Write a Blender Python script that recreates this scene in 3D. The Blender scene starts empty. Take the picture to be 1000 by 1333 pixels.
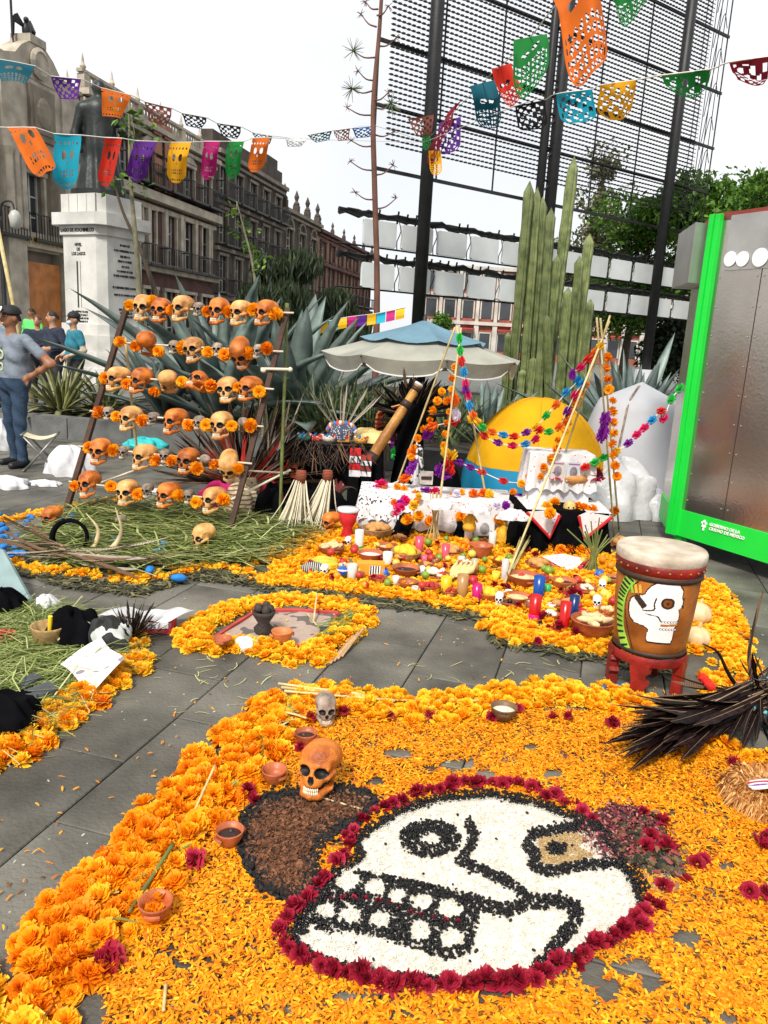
import bpy, math, random
import numpy as np
from mathutils import Vector, Matrix, Euler
random.seed(7); rng = np.random.default_rng(7)
sc = bpy.context.scene
col = sc.collection
# ------------------------------------------------------------------ camera, sky, sun, exposure
CAM_H, FPX = 1.62, 1000.0
PITCH, ROLL = math.radians(12.8), math.radians(3.2)
cam = bpy.data.cameras.new('camera'); camo = bpy.data.objects.new('camera', cam); col.objects.link(camo)
cam.sensor_fit = 'VERTICAL'; cam.sensor_height = 24.0; cam.lens = 24.0*FPX/1333.0
cam.clip_start = 0.05; cam.clip_end = 2000
camo.matrix_world = Matrix.Translation((0, 0, CAM_H)) @ Matrix.Rotation(math.pi/2-PITCH, 4, 'X') @ Matrix.Rotation(ROLL, 4, 'Z')
sc.camera = camo
sc.render.resolution_x, sc.render.resolution_y = 768, 1024
SUN_EL, SUN_AZ = math.radians(48), math.radians(200)      # azimuth clockwise from +Y
w = bpy.data.worlds.new('World'); sc.world = w; w.use_nodes = True
nt = w.node_tree; nt.nodes.clear()
def wn(t, **k):
    n = nt.nodes.new(t)
    for a, b in k.items(): setattr(n, a, b)
    return n
wo = wn('ShaderNodeOutputWorld'); bg = wn('ShaderNodeBackground'); bg.inputs['Strength'].default_value = 0.1
sky = wn('ShaderNodeTexSky', sky_type='NISHITA'); sky.sun_disc = False
sky.sun_elevation = SUN_EL; sky.sun_rotation = SUN_AZ; sky.dust_density = 3.0
tc = wn('ShaderNodeTexCoord'); nz = wn('ShaderNodeTexNoise'); nz.inputs['Scale'].default_value = 2.2; nz.inputs['Detail'].default_value = 6
rp = wn('ShaderNodeValToRGB'); rp.color_ramp.elements[0].position = .30; rp.color_ramp.elements[0].color = (.75,)*3+(1,)
rp.color_ramp.elements[1].position = .55; rp.color_ramp.elements[1].color = (1, 1, 1, 1)
mx = wn('ShaderNodeMix', data_type='RGBA'); mx.inputs[7].default_value = (5.9, 5.95, 6.05, 1)
nt.links.new(tc.outputs['Generated'], nz.inputs['Vector']); nt.links.new(nz.outputs['Fac'], rp.inputs['Fac'])
nt.links.new(rp.outputs['Color'], mx.inputs[0]); nt.links.new(sky.outputs['Color'], mx.inputs[6])
nt.links.new(mx.outputs[2], bg.inputs['Color']); nt.links.new(bg.outputs['Background'], wo.inputs['Surface'])
sl = bpy.data.lights.new('sun', 'SUN'); sl.energy = 2.7; sl.angle = math.radians(10); sl.color = (1, .95, .87)
so = bpy.data.objects.new('sun', sl); col.objects.link(so)
sd = Vector((math.sin(SUN_AZ)*math.cos(SUN_EL), math.cos(SUN_AZ)*math.cos(SUN_EL), math.sin(SUN_EL)))
so.rotation_euler = sd.to_track_quat('Z', 'Y').to_euler(); so.location = (0, 0, 30)
vs = sc.view_settings; vs.view_transform = 'Standard'; vs.look = 'None'; vs.exposure = 0.82; vs.gamma = 1
# ------------------------------------------------------------------ surveying helpers: photo direction -> real place
RM = np.array(camo.matrix_world.to_3x3())
EYE = np.array([0, 0, CAM_H])
def ray(x, y): return RM @ np.array([(x-500)/FPX, -(y-666.5)/FPX, -1.0])
def G(x, y, z=0.0):
    d = ray(x, y); return EYE + d*((z-CAM_H)/d[2])
def D(x, y, Y):
    d = ray(x, y); return EYE + d*(Y/d[1])
def OnPlane(x, y, p0, n):
    d = ray(x, y); return EYE + d*(np.dot(np.array(p0)-EYE, n)/np.dot(d, n))
def PX(q):
    v = (np.atleast_2d(q)-EYE) @ RM
    return np.stack([500+FPX*v[:, 0]/-v[:, 2], 666.5-FPX*v[:, 1]/-v[:, 2]], 1)
def in_poly(pts, poly):
    pts = np.atleast_2d(pts); x, y = pts[:, 0], pts[:, 1]; r = np.zeros(len(pts), bool); n = len(poly); j = n-1
    for i in range(n):
        xi, yi = poly[i][:2]; xj, yj = poly[j][:2]
        c = ((yi > y) != (yj > y)) & (x < (xj-xi)*(y-yi)/((yj-yi) or 1e-9)+xi); r ^= c; j = i
    return r
def seg_dist(pts, line):
    pts = np.atleast_2d(pts); d = np.full(len(pts), 1e9)
    for a, b in zip(line[:-1], line[1:]):
        a = np.array(a[:2], float); b = np.array(b[:2], float); ab = b-a
        t = np.clip(((pts-a) @ ab)/(ab @ ab), 0, 1); d = np.minimum(d, np.linalg.norm(pts-(a+t[:, None]*ab), axis=1))
    return d
def resample(line, step):
    L = np.array(line, float); s = np.r_[0, np.cumsum(np.linalg.norm(np.diff(L, axis=0), axis=1))]
    n = max(2, int(s[-1]/step)+1); u = np.linspace(0, s[-1], n)
    return np.stack([np.interp(u, s, L[:, k]) for k in range(L.shape[1])], 1)
def smooth_line(pts, n=24):
    P = np.array(pts, float); P = np.vstack([2*P[0]-P[1], P, 2*P[-1]-P[-2]]); out = []
    m = len(P)-3
    for i in range(m):
        k = max(2, n//m)
        for t in np.linspace(0, 1, k, endpoint=False):
            a, b, c, d = P[i:i+4]
            out.append(.5*((2*b)+(-a+c)*t+(2*a-5*b+4*c-d)*t*t+(-a+3*b-3*c+d)*t**3))
    out.append(P[-2]); return np.array(out)
# ------------------------------------------------------------------ mesh builder
def rotm(rx=0, ry=0, rz=0): return np.array(Euler((rx, ry, rz)).to_matrix())
def frame_to(d):
    d = np.array(d, float); d /= np.linalg.norm(d)
    a = np.array([0, 0, 1.]) if abs(d[2]) < .9 else np.array([1., 0, 0])
    x = np.cross(a, d); x /= np.linalg.norm(x); return x, np.cross(d, x), d
class MB:
    def __init__(s): s.v = []; s.f = []; s.m = []; s.n = 0; s.t = []; s.mi = 0; s.ti = 0.0
    def add(s, V, F):
        V = np.asarray(V, float); s.v.append(V); s.f += [tuple(i+s.n for i in f) for f in F]
        s.m += [s.mi]*len(F); s.t.append(np.full(len(V), s.ti)); s.n += len(V); return s
    def box(s, c, size, R=None, taper=1.0):
        x, y, z = [k/2 for k in size]
        V = np.array([[-x, -y, -z], [x, -y, -z], [x, y, -z], [-x, y, -z], [-x*taper, -y*taper, z], [x*taper, -y*taper, z], [x*taper, y*taper, z], [-x*taper, y*taper, z]])
        if R is not None: V = V @ np.asarray(R).T
        return s.add(V+np.array(c), [(3, 2, 1, 0), (4, 5, 6, 7), (0, 1, 5, 4), (1, 2, 6, 5), (2, 3, 7, 6), (3, 0, 4, 7)])
    def tube(s, pts, r, n=6, cap=True):
        P = np.array(pts, float); k = len(P); r = np.broadcast_to(np.array(r, float), (k,)) if np.ndim(r) == 0 or len(np.atleast_1d(r)) == k else np.interp(np.linspace(0, 1, k), np.linspace(0, 1, len(r)), r)
        T = np.gradient(P, axis=0); x, y, _ = frame_to(T[0]); V = []
        for i in range(k):
            t = T[i]/(np.linalg.norm(T[i])+1e-12); x = x-t*np.dot(x, t); x /= np.linalg.norm(x)+1e-12; y = np.cross(t, x)
            a = np.arange(n)*2*math.pi/n
            V.append(P[i]+r[i]*(np.cos(a)[:, None]*x+np.sin(a)[:, None]*y))
        F = [(i*n+j, i*n+(j+1) % n, (i+1)*n+(j+1) % n, (i+1)*n+j) for i in range(k-1) for j in range(n)]
        if cap: F += [tuple(range(n))[::-1], tuple((k-1)*n+j for j in range(n))]
        return s.add(np.vstack(V), F)
    def lathe(s, prof, n=16, c=(0, 0, 0), R=None, close=True):
        P = np.array(prof, float); a = np.arange(n)*2*math.pi/n; k = len(P)
        V = np.vstack([np.stack([p[0]*np.cos(a), p[0]*np.sin(a), np.full(n, p[1])], 1) for p in P])
        if R is not None: V = V @ np.asarray(R).T
        F = [(i*n+j, i*n+(j+1) % n, (i+1)*n+(j+1) % n, (i+1)*n+j) for i in range(k-1) for j in range(n)]
        if close: F += [tuple(range(n))[::-1], tuple((k-1)*n+j for j in range(n))]
        return s.add(V+np.array(c), F)
    def ell(s, c, r, nu=10, nv=7, R=None, jit=0.0):
        r = np.broadcast_to(np.array(r, float), (3,)); V = [[0, 0, -1.]]
        for i in range(1, nv):
            b = -math.pi/2+math.pi*i/nv
            for j in range(nu): a = 2*math.pi*j/nu; V.append([math.cos(a)*math.cos(b), math.sin(a)*math.cos(b), math.sin(b)])
        V.append([0, 0, 1.]); V = np.array(V)*r
        if jit: V = V*(1+rng.uniform(-jit, jit, (len(V), 1)))
        if R is not None: V = V @ np.asarray(R).T
        F = [(0, 1+(j+1) % nu, 1+j) for j in range(nu)]
        F += [(1+i*nu+j, 1+i*nu+(j+1) % nu, 1+(i+1)*nu+(j+1) % nu, 1+(i+1)*nu+j) for i in range(nv-2) for j in range(nu)]
        e = len(V)-1; F += [(e, 1+(nv-2)*nu+j, 1+(nv-2)*nu+(j+1) % nu) for j in range(nu)]
        return s.add(V+np.array(c), F)
    def prism(s, poly, o, x, y, z, h):
        """polygon (u,v) in frame o,x,y extruded by h along z"""
        P = np.array(poly, float); o, x, y, z = [np.array(k, float) for k in (o, x, y, z)]
        A = o+P[:, :1]*x+P[:, 1:2]*y; n = len(P)
        F = [tuple(range(n))[::-1], tuple(range(n, 2*n))]+[(i, (i+1) % n, n+(i+1) % n, n+i) for i in range(n)]
        return s.add(np.vstack([A, A+z*h]), F)
    def grid(s, fn, nu, nv, close_u=False):
        V = [fn(i/(nu-(0 if close_u else 1)), j/(nv-1)) for j in range(nv) for i in range(nu)]
        F = [(j*nu+i, j*nu+(i+1) % nu, (j+1)*nu+(i+1) % nu, (j+1)*nu+i) for j in range(nv-1) for i in range(nu if close_u else nu-1)]
        return s.add(np.array(V), F)
    def mesh(s, name, mats, smooth=False):
        me = bpy.data.meshes.new(name)
        V = np.vstack(s.v) if s.v else np.zeros((0, 3))
        me.from_pydata(V.tolist(), [], s.f)
        for m in (mats if isinstance(mats, (list, tuple)) else [mats]): me.materials.append(m)
        if any(s.m): me.polygons.foreach_set('material_index', s.m)
        if smooth: me.polygons.foreach_set('use_smooth', [True]*len(me.polygons))
        T = np.concatenate(s.t) if s.t else np.zeros(0)
        if T.any(): me.attributes.new('tint', 'FLOAT', 'POINT').data.foreach_set('value', T.astype(np.float32))
        me.update(); return me
    def build(s, name, mats, parent=None, smooth=False, loc=None, rot=None):
        return put(name, s.mesh(name, mats, smooth), parent, loc, rot)
def put(name, me, parent=None, loc=None, rot=None, scale=None):
    o = bpy.data.objects.new(name, me); col.objects.link(o)
    if parent: o.parent = parent
    if loc is not None: o.location = Vector([float(q) for q in loc])
    if rot is not None: o.rotation_euler = Euler([float(q) for q in rot])
    if scale is not None: o.scale = (scale,)*3 if np.ndim(scale) == 0 else [float(q) for q in scale]
    return o
def fast_mesh(name, V, F, mats, tint=None, smooth=False, mi=None):
    """V (n,3), F (m,k) numpy, all faces the same size"""
    V = np.asarray(V, np.float32); F = np.asarray(F, np.int32); k = F.shape[1]
    me = bpy.data.meshes.new(name); me.vertices.add(len(V)); me.vertices.foreach_set('co', V.ravel())
    me.loops.add(F.size); me.loops.foreach_set('vertex_index', F.ravel()); me.polygons.add(len(F))
    me.polygons.foreach_set('loop_start', np.arange(len(F), dtype=np.int32)*k)
    if smooth: me.polygons.foreach_set('use_smooth', np.ones(len(F), bool))
    if mi is not None: me.polygons.foreach_set('material_index', np.asarray(mi, np.int32))
    for m in (mats if isinstance(mats, (list, tuple)) else [mats]): me.materials.append(m)
    if tint is not None: me.attributes.new('tint', 'FLOAT', 'POINT').data.foreach_set('value', np.asarray(tint, np.float32))
    me.update(calc_edges=True); return me
def scatter(V, F, pos, R, s, tint=None, t0=None):
    """many copies of a small mesh baked into arrays: V(n,3) F(m,k) pos(N,3) R(N,3,3) s(N,) or (N,3)"""
    N = len(pos); s = np.asarray(s, float); s = s[:, None] if s.ndim == 1 else s
    W = np.einsum('nij,nkj->nki', R, V[None]*s[:, None, :])+pos[:, None, :]
    FF = (F[None]+(np.arange(N)*len(V))[:, None, None]).reshape(-1, F.shape[1])
    T = None
    if tint is not None:
        T = np.repeat(np.asarray(tint), len(V))
        if t0 is not None: T = T+np.tile(t0, N)
    return W.reshape(-1, 3), FF, T
def rand_rot(N, tilt=.4):
    a = rng.uniform(0, 2*math.pi, N); b = rng.normal(0, tilt, N); c = rng.normal(0, tilt, N)
    R = np.zeros((N, 3, 3))
    ca, sa, cb, sb, cc, s_c = np.cos(a), np.sin(a), np.cos(b), np.sin(b), np.cos(c), np.sin(c)
    Rz = np.zeros((N, 3, 3)); Rz[:, 0, 0] = ca; Rz[:, 0, 1] = -sa; Rz[:, 1, 0] = sa; Rz[:, 1, 1] = ca; Rz[:, 2, 2] = 1
    Rx = np.zeros((N, 3, 3)); Rx[:, 1, 1] = cb; Rx[:, 1, 2] = -sb; Rx[:, 2, 1] = sb; Rx[:, 2, 2] = cb; Rx[:, 0, 0] = 1
    Ry = np.zeros((N, 3, 3)); Ry[:, 0, 0] = cc; Ry[:, 0, 2] = s_c; Ry[:, 2, 0] = -s_c; Ry[:, 2, 2] = cc; Ry[:, 1, 1] = 1
    return Rx @ Ry @ Rz
def thing(name, label, cat, loc=(0, 0, 0), rotz=0, group=None, rot=None):
    o = bpy.data.objects.new(name, None); col.objects.link(o); o.empty_display_size = .1
    o.location = Vector([float(q) for q in loc]); o.rotation_euler = Euler(rot) if rot else Euler((0, 0, rotz))
    return tag(o, label, cat, group)
def tag(o, label=None, cat=None, group=None, kind=None):
    if label: o['label'] = label
    if cat: o['category'] = cat
    if group: o['group'] = group
    if kind: o['kind'] = kind
    return o
def struct(o): o['kind'] = 'structure'; return o
# ------------------------------------------------------------------ surface nets (organic shapes from distance fields)
def sd_ell(P, c, r):
    q = (P-np.array(c))/np.array(r); k = np.linalg.norm(q, axis=-1); return (k-1)*min(r)
def sd_cap(P, a, b, ra, rb=None):
    rb = ra if rb is None else rb; a = np.array(a, float); b = np.array(b, float); ab = b-a
    t = np.clip(((P-a) @ ab)/(ab @ ab+1e-12), 0, 1); return np.linalg.norm(P-(a+t[..., None]*ab), axis=-1)-(ra+(rb-ra)*t)
def smin(a, b, k): h = np.clip(.5+.5*(b-a)/k, 0, 1); return b+(a-b)*h-k*h*(1-h)
def smax(a, b, k): return -smin(-a, -b, k)
def surface_nets(fn, lo, hi, h):
    lo = np.array(lo, float); n = np.ceil((np.array(hi)-lo)/h).astype(int)+1
    ax = [lo[i]+h*np.arange(n[i]) for i in range(3)]
    P = np.stack(np.meshgrid(*ax, indexing='ij'), -1); S = fn(P)
    ins = S < 0
    c = np.zeros(tuple(n-1), int)
    for dx in (0, 1):
        for dy in (0, 1):
            for dz in (0, 1): c += ins[dx:n[0]-1+dx, dy:n[1]-1+dy, dz:n[2]-1+dz]
    act = (c > 0) & (c < 8); idx = np.full(act.shape, -1); ijk = np.argwhere(act); idx[act] = np.arange(len(ijk))
    acc = np.zeros((len(ijk), 3)); cnt = np.zeros(len(ijk))
    corners = [(a, b, d) for a in (0, 1) for b in (0, 1) for d in (0, 1)]
    for a in corners:
        for b in corners:
            if sum(abs(np.subtract(a, b))) != 1 or a > b: continue
            sa = S[tuple((ijk+a).T)]; sb = S[tuple((ijk+b).T)]; m = (sa < 0) != (sb < 0)
            t = np.where(m, sa/np.where(m, sa-sb, 1), 0)
            acc += np.where(m[:, None], np.array(a)+t[:, None]*(np.array(b)-np.array(a)), 0); cnt += m
    V = lo+h*(ijk+acc/cnt[:, None]); F = []
    for ax_ in range(3):
        u, v = (ax_+1) % 3, (ax_+2) % 3
        sl0 = [slice(0, n[k]-(1 if k == ax_ else 0)) for k in range(3)]; sl1 = list(sl0); sl1[ax_] = slice(1, n[ax_])
        A = ins[tuple(sl0)]; B = ins[tuple(sl1)]
        e = np.argwhere(A != B); e = e[(e[:, u] > 0) & (e[:, v] > 0) & (e[:, u] < n[u]-1) & (e[:, v] < n[v]-1)]
        if not len(e): continue
        fl = A[tuple(e.T)]
        du = np.zeros(3, int); du[u] = 1; dv = np.zeros(3, int); dv[v] = 1
        q = np.stack([idx[tuple((e-du-dv).T)], idx[tuple((e-dv).T)], idx[tuple(e.T)], idx[tuple((e-du).T)]], 1)
        q[~fl] = q[~fl][:, ::-1]; F.append(q)
    return V, np.vstack(F)
# ------------------------------------------------------------------ procedural materials
MATS = {}
def M(name, c=(.5, .5, .5), rough=.6, var=.18, scale=9.0, bump=.15, bscale=None, metal=0.0, rnd=0.0, spec=.4, c2=None, trans=0.0, tint=None, coord='Object', detail=4.0, hue=0.0, sheen=0.0):
    if name in MATS: return MATS[name]
    m = bpy.data.materials.new(name); m.use_nodes = True; t = m.node_tree; N = t.nodes; L = t.links
    b = N['Principled BSDF']; b.inputs['Roughness'].default_value = rough; b.inputs['Metallic'].default_value = metal
    b.inputs['Specular IOR Level'].default_value = spec
    if sheen: b.inputs['Sheen Weight'].default_value = sheen
    tcn = N.new('ShaderNodeTexCoord'); no = N.new('ShaderNodeTexNoise'); no.inputs['Scale'].default_value = scale; no.inputs['Detail'].default_value = detail
    csock = tcn.outputs[coord]
    if coord == 'Object':                     # every object gets its own patch of the pattern
        oo = N.new('ShaderNodeObjectInfo'); vm = N.new('ShaderNodeVectorMath'); vm.operation = 'MULTIPLY_ADD'; vm.inputs[1].default_value = (37, 53, 71)
        L.new(oo.outputs['Random'], vm.inputs[0]); L.new(csock, vm.inputs[2]); csock = vm.outputs[0]
    L.new(csock, no.inputs['Vector'])
    r = N.new('ShaderNodeValToRGB'); e = r.color_ramp.elements
    lo = tuple(max(0, k*(1-var)) for k in c); hi = tuple(min(1, k*(1+var)) for k in c) if c2 is None else c2
    e[0].position, e[1].position = .32, .68; e[0].color = lo+(1,); e[1].color = hi+(1,)
    L.new(no.outputs['Fac'], r.inputs['Fac']); src = r.outputs['Color']
    if tint is not None:                      # per-piece colour: attribute 'tint' through its own ramp
        at = N.new('ShaderNodeAttribute'); at.attribute_name = 'tint'
        rr = N.new('ShaderNodeValToRGB'); rr.color_ramp.elements[0].color = tuple(tint[0])+(1,); rr.color_ramp.elements[1].color = tuple(tint[-1])+(1,)
        for i, cc in enumerate(tint[1:-1]): rr.color_ramp.elements.new((i+1)/(len(tint)-1)).color = tuple(cc)+(1,)
        fac = at.outputs['Fac']
        if rnd:
            oi = N.new('ShaderNodeObjectInfo'); mm = N.new('ShaderNodeMath'); mm.operation = 'MULTIPLY_ADD'; mm.inputs[1].default_value = rnd
            L.new(oi.outputs['Random'], mm.inputs[0]); L.new(at.outputs['Fac'], mm.inputs[2]); fac = mm.outputs[0]
        L.new(fac, rr.inputs['Fac'])
        mxx = N.new('ShaderNodeMix'); mxx.data_type = 'RGBA'; mxx.blend_type = 'MULTIPLY'; mxx.inputs[0].default_value = 1
        L.new(rr.outputs['Color'], mxx.inputs[6]); L.new(src, mxx.inputs[7]); src = mxx.outputs[2]
    elif rnd or hue:
        oi = N.new('ShaderNodeObjectInfo'); hs = N.new('ShaderNodeHueSaturation')
        mr = N.new('ShaderNodeMapRange'); mr.inputs['To Min'].default_value = 1-rnd; mr.inputs['To Max'].default_value = 1+rnd
        L.new(oi.outputs['Random'], mr.inputs['Value']); L.new(mr.outputs[0], hs.inputs['Value'])
        if hue:
            wn_ = N.new('ShaderNodeTexWhiteNoise'); wn_.noise_dimensions = '1D'; L.new(oi.outputs['Random'], wn_.inputs['W'])
            m2 = N.new('ShaderNodeMapRange'); m2.inputs['To Min'].default_value = .5-hue; m2.inputs['To Max'].default_value = .5+hue
            L.new(wn_.outputs['Value'], m2.inputs['Value']); L.new(m2.outputs[0], hs.inputs['Hue'])
        L.new(src, hs.inputs['Color']); src = hs.outputs['Color']
    L.new(src, b.inputs['Base Color'])
    if bump:
        n2 = N.new('ShaderNodeTexNoise'); n2.inputs['Scale'].default_value = bscale or scale*6; n2.inputs['Detail'].default_value = 3
        L.new(csock, n2.inputs['Vector']); bp = N.new('ShaderNodeBump'); bp.inputs['Strength'].default_value = bump; bp.inputs['Distance'].default_value = .02
        L.new(n2.outputs['Fac'], bp.inputs['Height']); L.new(bp.outputs['Normal'], b.inputs['Normal'])
    if trans:
        tr = N.new('ShaderNodeBsdfTranslucent'); L.new(src, tr.inputs['Color']); ms = N.new('ShaderNodeMixShader'); ms.inputs[0].default_value = trans
        L.new(b.outputs[0], ms.inputs[1]); L.new(tr.outputs[0], ms.inputs[2]); L.new(ms.outputs[0], N['Material Output'].inputs['Surface'])
    MATS[name] = m; return m
def dot_print(name, base, ink, scale=30., thr=.5, rough=.8, kind='VORONOI'):
    """cloth or paper with a small printed/embroidered pattern"""
    if name in MATS: return MATS[name]
    m = M(name, base, rough, .08, 20, .2); t = m.node_tree; N = t.nodes; L = t.links; b = N['Principled BSDF']
    src = b.inputs['Base Color'].links[0].from_socket; tcn = N.new('ShaderNodeTexCoord')
    if kind == 'VORONOI':
        v = N.new('ShaderNodeTexVoronoi'); v.inputs['Scale'].default_value = scale; out = v.outputs['Distance']
    elif kind == 'NOISE':
        v = N.new('ShaderNodeTexNoise'); v.inputs['Scale'].default_value = scale; v.inputs['Detail'].default_value = 1; out = v.outputs['Fac']
    else:
        v = N.new('ShaderNodeTexWave'); v.inputs['Scale'].default_value = scale; v.inputs['Distortion'].default_value = .6; out = v.outputs['Fac']
        v.bands_direction = 'Y' if kind == 'WAVE_Y' else ('Z' if kind == 'WAVE_Z' else 'X')
    L.new(tcn.outputs['Object'], v.inputs['Vector'])
    lt = N.new('ShaderNodeMath'); lt.operation = 'LESS_THAN'; lt.inputs[1].default_value = thr; L.new(out, lt.inputs[0])
    mxx = N.new('ShaderNodeMix'); mxx.data_type = 'RGBA'; mxx.inputs[7].default_value = tuple(ink)+(1,)
    L.new(lt.outputs[0], mxx.inputs[0]); L.new(src, mxx.inputs[6]); L.new(mxx.outputs[2], b.inputs['Base Color'])
    return m
def text_mesh(txt, size, mat, name='lettering', extrude=.002, align='CENTER', bold=0.0):
    cu = bpy.data.curves.new(name, 'FONT'); cu.body = txt; cu.size = size; cu.extrude = extrude; cu.align_x = align; cu.offset = bold; cu.resolution_u = 2
    o = bpy.data.objects.new(name, cu); col.objects.link(o)
    dg = bpy.context.evaluated_depsgraph_get(); me = bpy.data.meshes.new_from_object(o.evaluated_get(dg)); bpy.data.objects.remove(o)
    me.materials.clear(); me.materials.append(mat); return me
def put_text(txt, size, mat, parent, o, x, up, name='lettering', **k):
    """text lying in the plane spanned by x (reading direction) and up, in the parent's local space"""
    me = text_mesh(txt, size, mat, name, **k); x = Vector(x).normalized(); u = Vector(up).normalized(); n = x.cross(u)
    mat4 = Matrix((x, u, n)).transposed().to_4x4(); mat4.translation = Vector([float(q) for q in o])
    ob = put(name, me, parent); ob.matrix_local = mat4; return ob
# ================================================================== the square: paving, bed, kerb
ms_slab = M('paving_stone', (.100, .095, .078), .6, .48, 2.6, .4, 60, rnd=.22, spec=.35)
m_joint = M('paving_joint', (.03, .03, .028), .9, .2, 20, .2)
m_far = M('paving_far', (.13, .132, .122), .7, .15, .8, .2, 30)
g = MB(); g.grid(lambda u, v: (-400+800*u, -60+560*v, -.016), 2, 2)
plaza = struct(g.build('plaza_ground', m_joint))
g = MB(); g.grid(lambda u, v: (-400+800*u, 11.2+400*v, -.004), 2, 2)
struct(g.build('far_pavement', m_far))
SA = math.radians(15.6); sdv = np.array([math.sin(SA), math.cos(SA)]); snv = np.array([math.cos(SA), -math.sin(SA)])
SW, SLN = .407, .765
slab_meshes = []
for k in range(4):
    b = MB(); e = .004; x, y = SW/2-.003, SLN/2-.003
    pts = [(-x, -y), (x, -y), (x, y), (-x, y)]
    V = [(px*.0+px, py, -.04) for px, py in pts]+[(px, py, -.004) for px, py in pts]+[(px-math.copysign(e, px), py-math.copysign(e, py), 0) for px, py in pts]
    b.add(V, [(0, 1, 5, 4), (1, 2, 6, 5), (2, 3, 7, 6), (3, 0, 4, 7), (4, 5, 9, 8), (5, 6, 10, 9), (6, 7, 11, 10), (7, 4, 8, 11), (8, 9, 10, 11)])
    slab_meshes.append(b.mesh('paving_slab', ms_slab))
cnt = 0
pavement = struct(MB().box((0, 0, -.0155), (.3, .3, .001)).build('stone_pavement', m_joint)); pavement.location = (0, 3, 0)
for i in range(-40, 40):
    off = (0, .365, .05, .39)[i % 4]
    for j in range(-5, 22):
        s_ = 1.88+off+SLN*(j+.5); c_ = -1.60+SW*(i+.5)
        p = sdv*s_+snv*c_
        if p[1] < 1.0 or p[1] > 11.6: continue
        hx = .56*p[1]+.35
        if abs(p[0]) > hx: continue
        if p[1] > 9.2 and p[0] > -2: continue
        o = put('paving_slab', random.choice(slab_meshes), pavement, (p[0], p[1]-3, random.uniform(-.0012, .0012)), (random.uniform(-.0012, .0012), random.uniform(-.0012, .0012), -SA+random.choice((0, math.pi))))
        cnt += 1
print('slabs', cnt)
# planting bed behind the offering, edged with a stone kerb
m_kerb = M('kerb_stone', (.11, .112, .108), .75, .25, 5, .4, 50, rnd=.1)
m_soil = M('bed_soil', (.035, .028, .02), .95, .4, 6, .6, 60)
m_lawn = M('bed_lawn', (.045, .07, .02), .95, .35, 3, .8, 90)
KA, KB = np.array([-5.4, 10.95]), np.array([4.6, 7.6+1.05])
kd = (KB-KA)/np.linalg.norm(KB-KA); kn = np.array([-kd[1], kd[0]])
bed = MB(); q = [KA+kn*.12, KB+kn*.12, KB+kn*13+kd*14, KA+kn*13-kd*1.0]
bed.add([(a[0], a[1], .21) for a in q], [(0, 1, 2, 3)]); struct(bed.build('bed_soil', m_soil))
lw = MB(); q2 = [KA+kd*4.6+kn*1.6, KB+kd*.2+kn*1.6, KB+kd*12+kn*11.5, KA+kd*4.0+kn*11.5]
lw.add([(a[0], a[1], .225) for a in q2], [(0, 1, 2, 3)]); struct(lw.build('lawn', m_lawn))
kerb = thing('planter_kerb', 'low dark stone kerb edging the agave planting bed', 'kerb', (KA[0], KA[1], 0))
kb = MB(); kb.box((0, 0, .14), (.985, .26, .30)); km = kb.mesh('kerb_stone', m_kerb)
Lk = np.linalg.norm(KB-KA)
for i in range(int(Lk)):
    p = kd*(i+.5); put('kerb_stone', km, kerb, (p[0], p[1], random.uniform(-.006, .006)), (0, 0, math.atan2(kd[1], kd[0])))
kb = MB(); kb.box((0, 0, .14), (.26, 12, .29)); kb.build('kerb_return', m_kerb, kerb, loc=((kn*6.1)[0]-.02, (kn*6.1)[1], 0), rot=(0, 0, math.atan2(kd[1], kd[0])))
# ================================================================== the old facades along the street
FD = np.array([.199, .98]); FN = np.array([.98, -.199])          # along the street / out towards the square
F0 = np.array([-15.8, 33.0])
def fu(px):                                                       # metres along the facade seen at photo column px
    a = (px-500)/1000.*1.0
    Y = 22.5/(.203-a); return (Y-33)/.98
m_grey = M('facade_grey_stone', (.20, .17, .13), .85, .3, 1.2, .4, 14)
m_grey2 = M('facade_trim_stone', (.38, .335, .265), .85, .28, 1.6, .4, 14)
m_tez = M('facade_red_stone', (.10, .05, .042), .9, .35, 1.5, .5, 10)
m_dark = M('facade_dark_stone', (.065, .052, .042), .9, .35, 1.2, .5, 10)
m_brown = M('facade_brown_stone', (.22, .13, .09), .9, .3, 1.2, .5, 10)
m_glass = M('window_glass', (.03, .035, .04), .12, .3, .8, 0, spec=.8)
m_fr = M('window_frame_paint', (.45, .44, .40), .6, .15, 3, .1)
m_iron = M('balcony_iron', (.012, .012, .013), .5, .2, 5, .1)
m_wood = M('door_wood', (.42, .15, .035), .5, .3, 2.5, .2)
ROTF = math.atan2(FD[1], FD[0])
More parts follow.
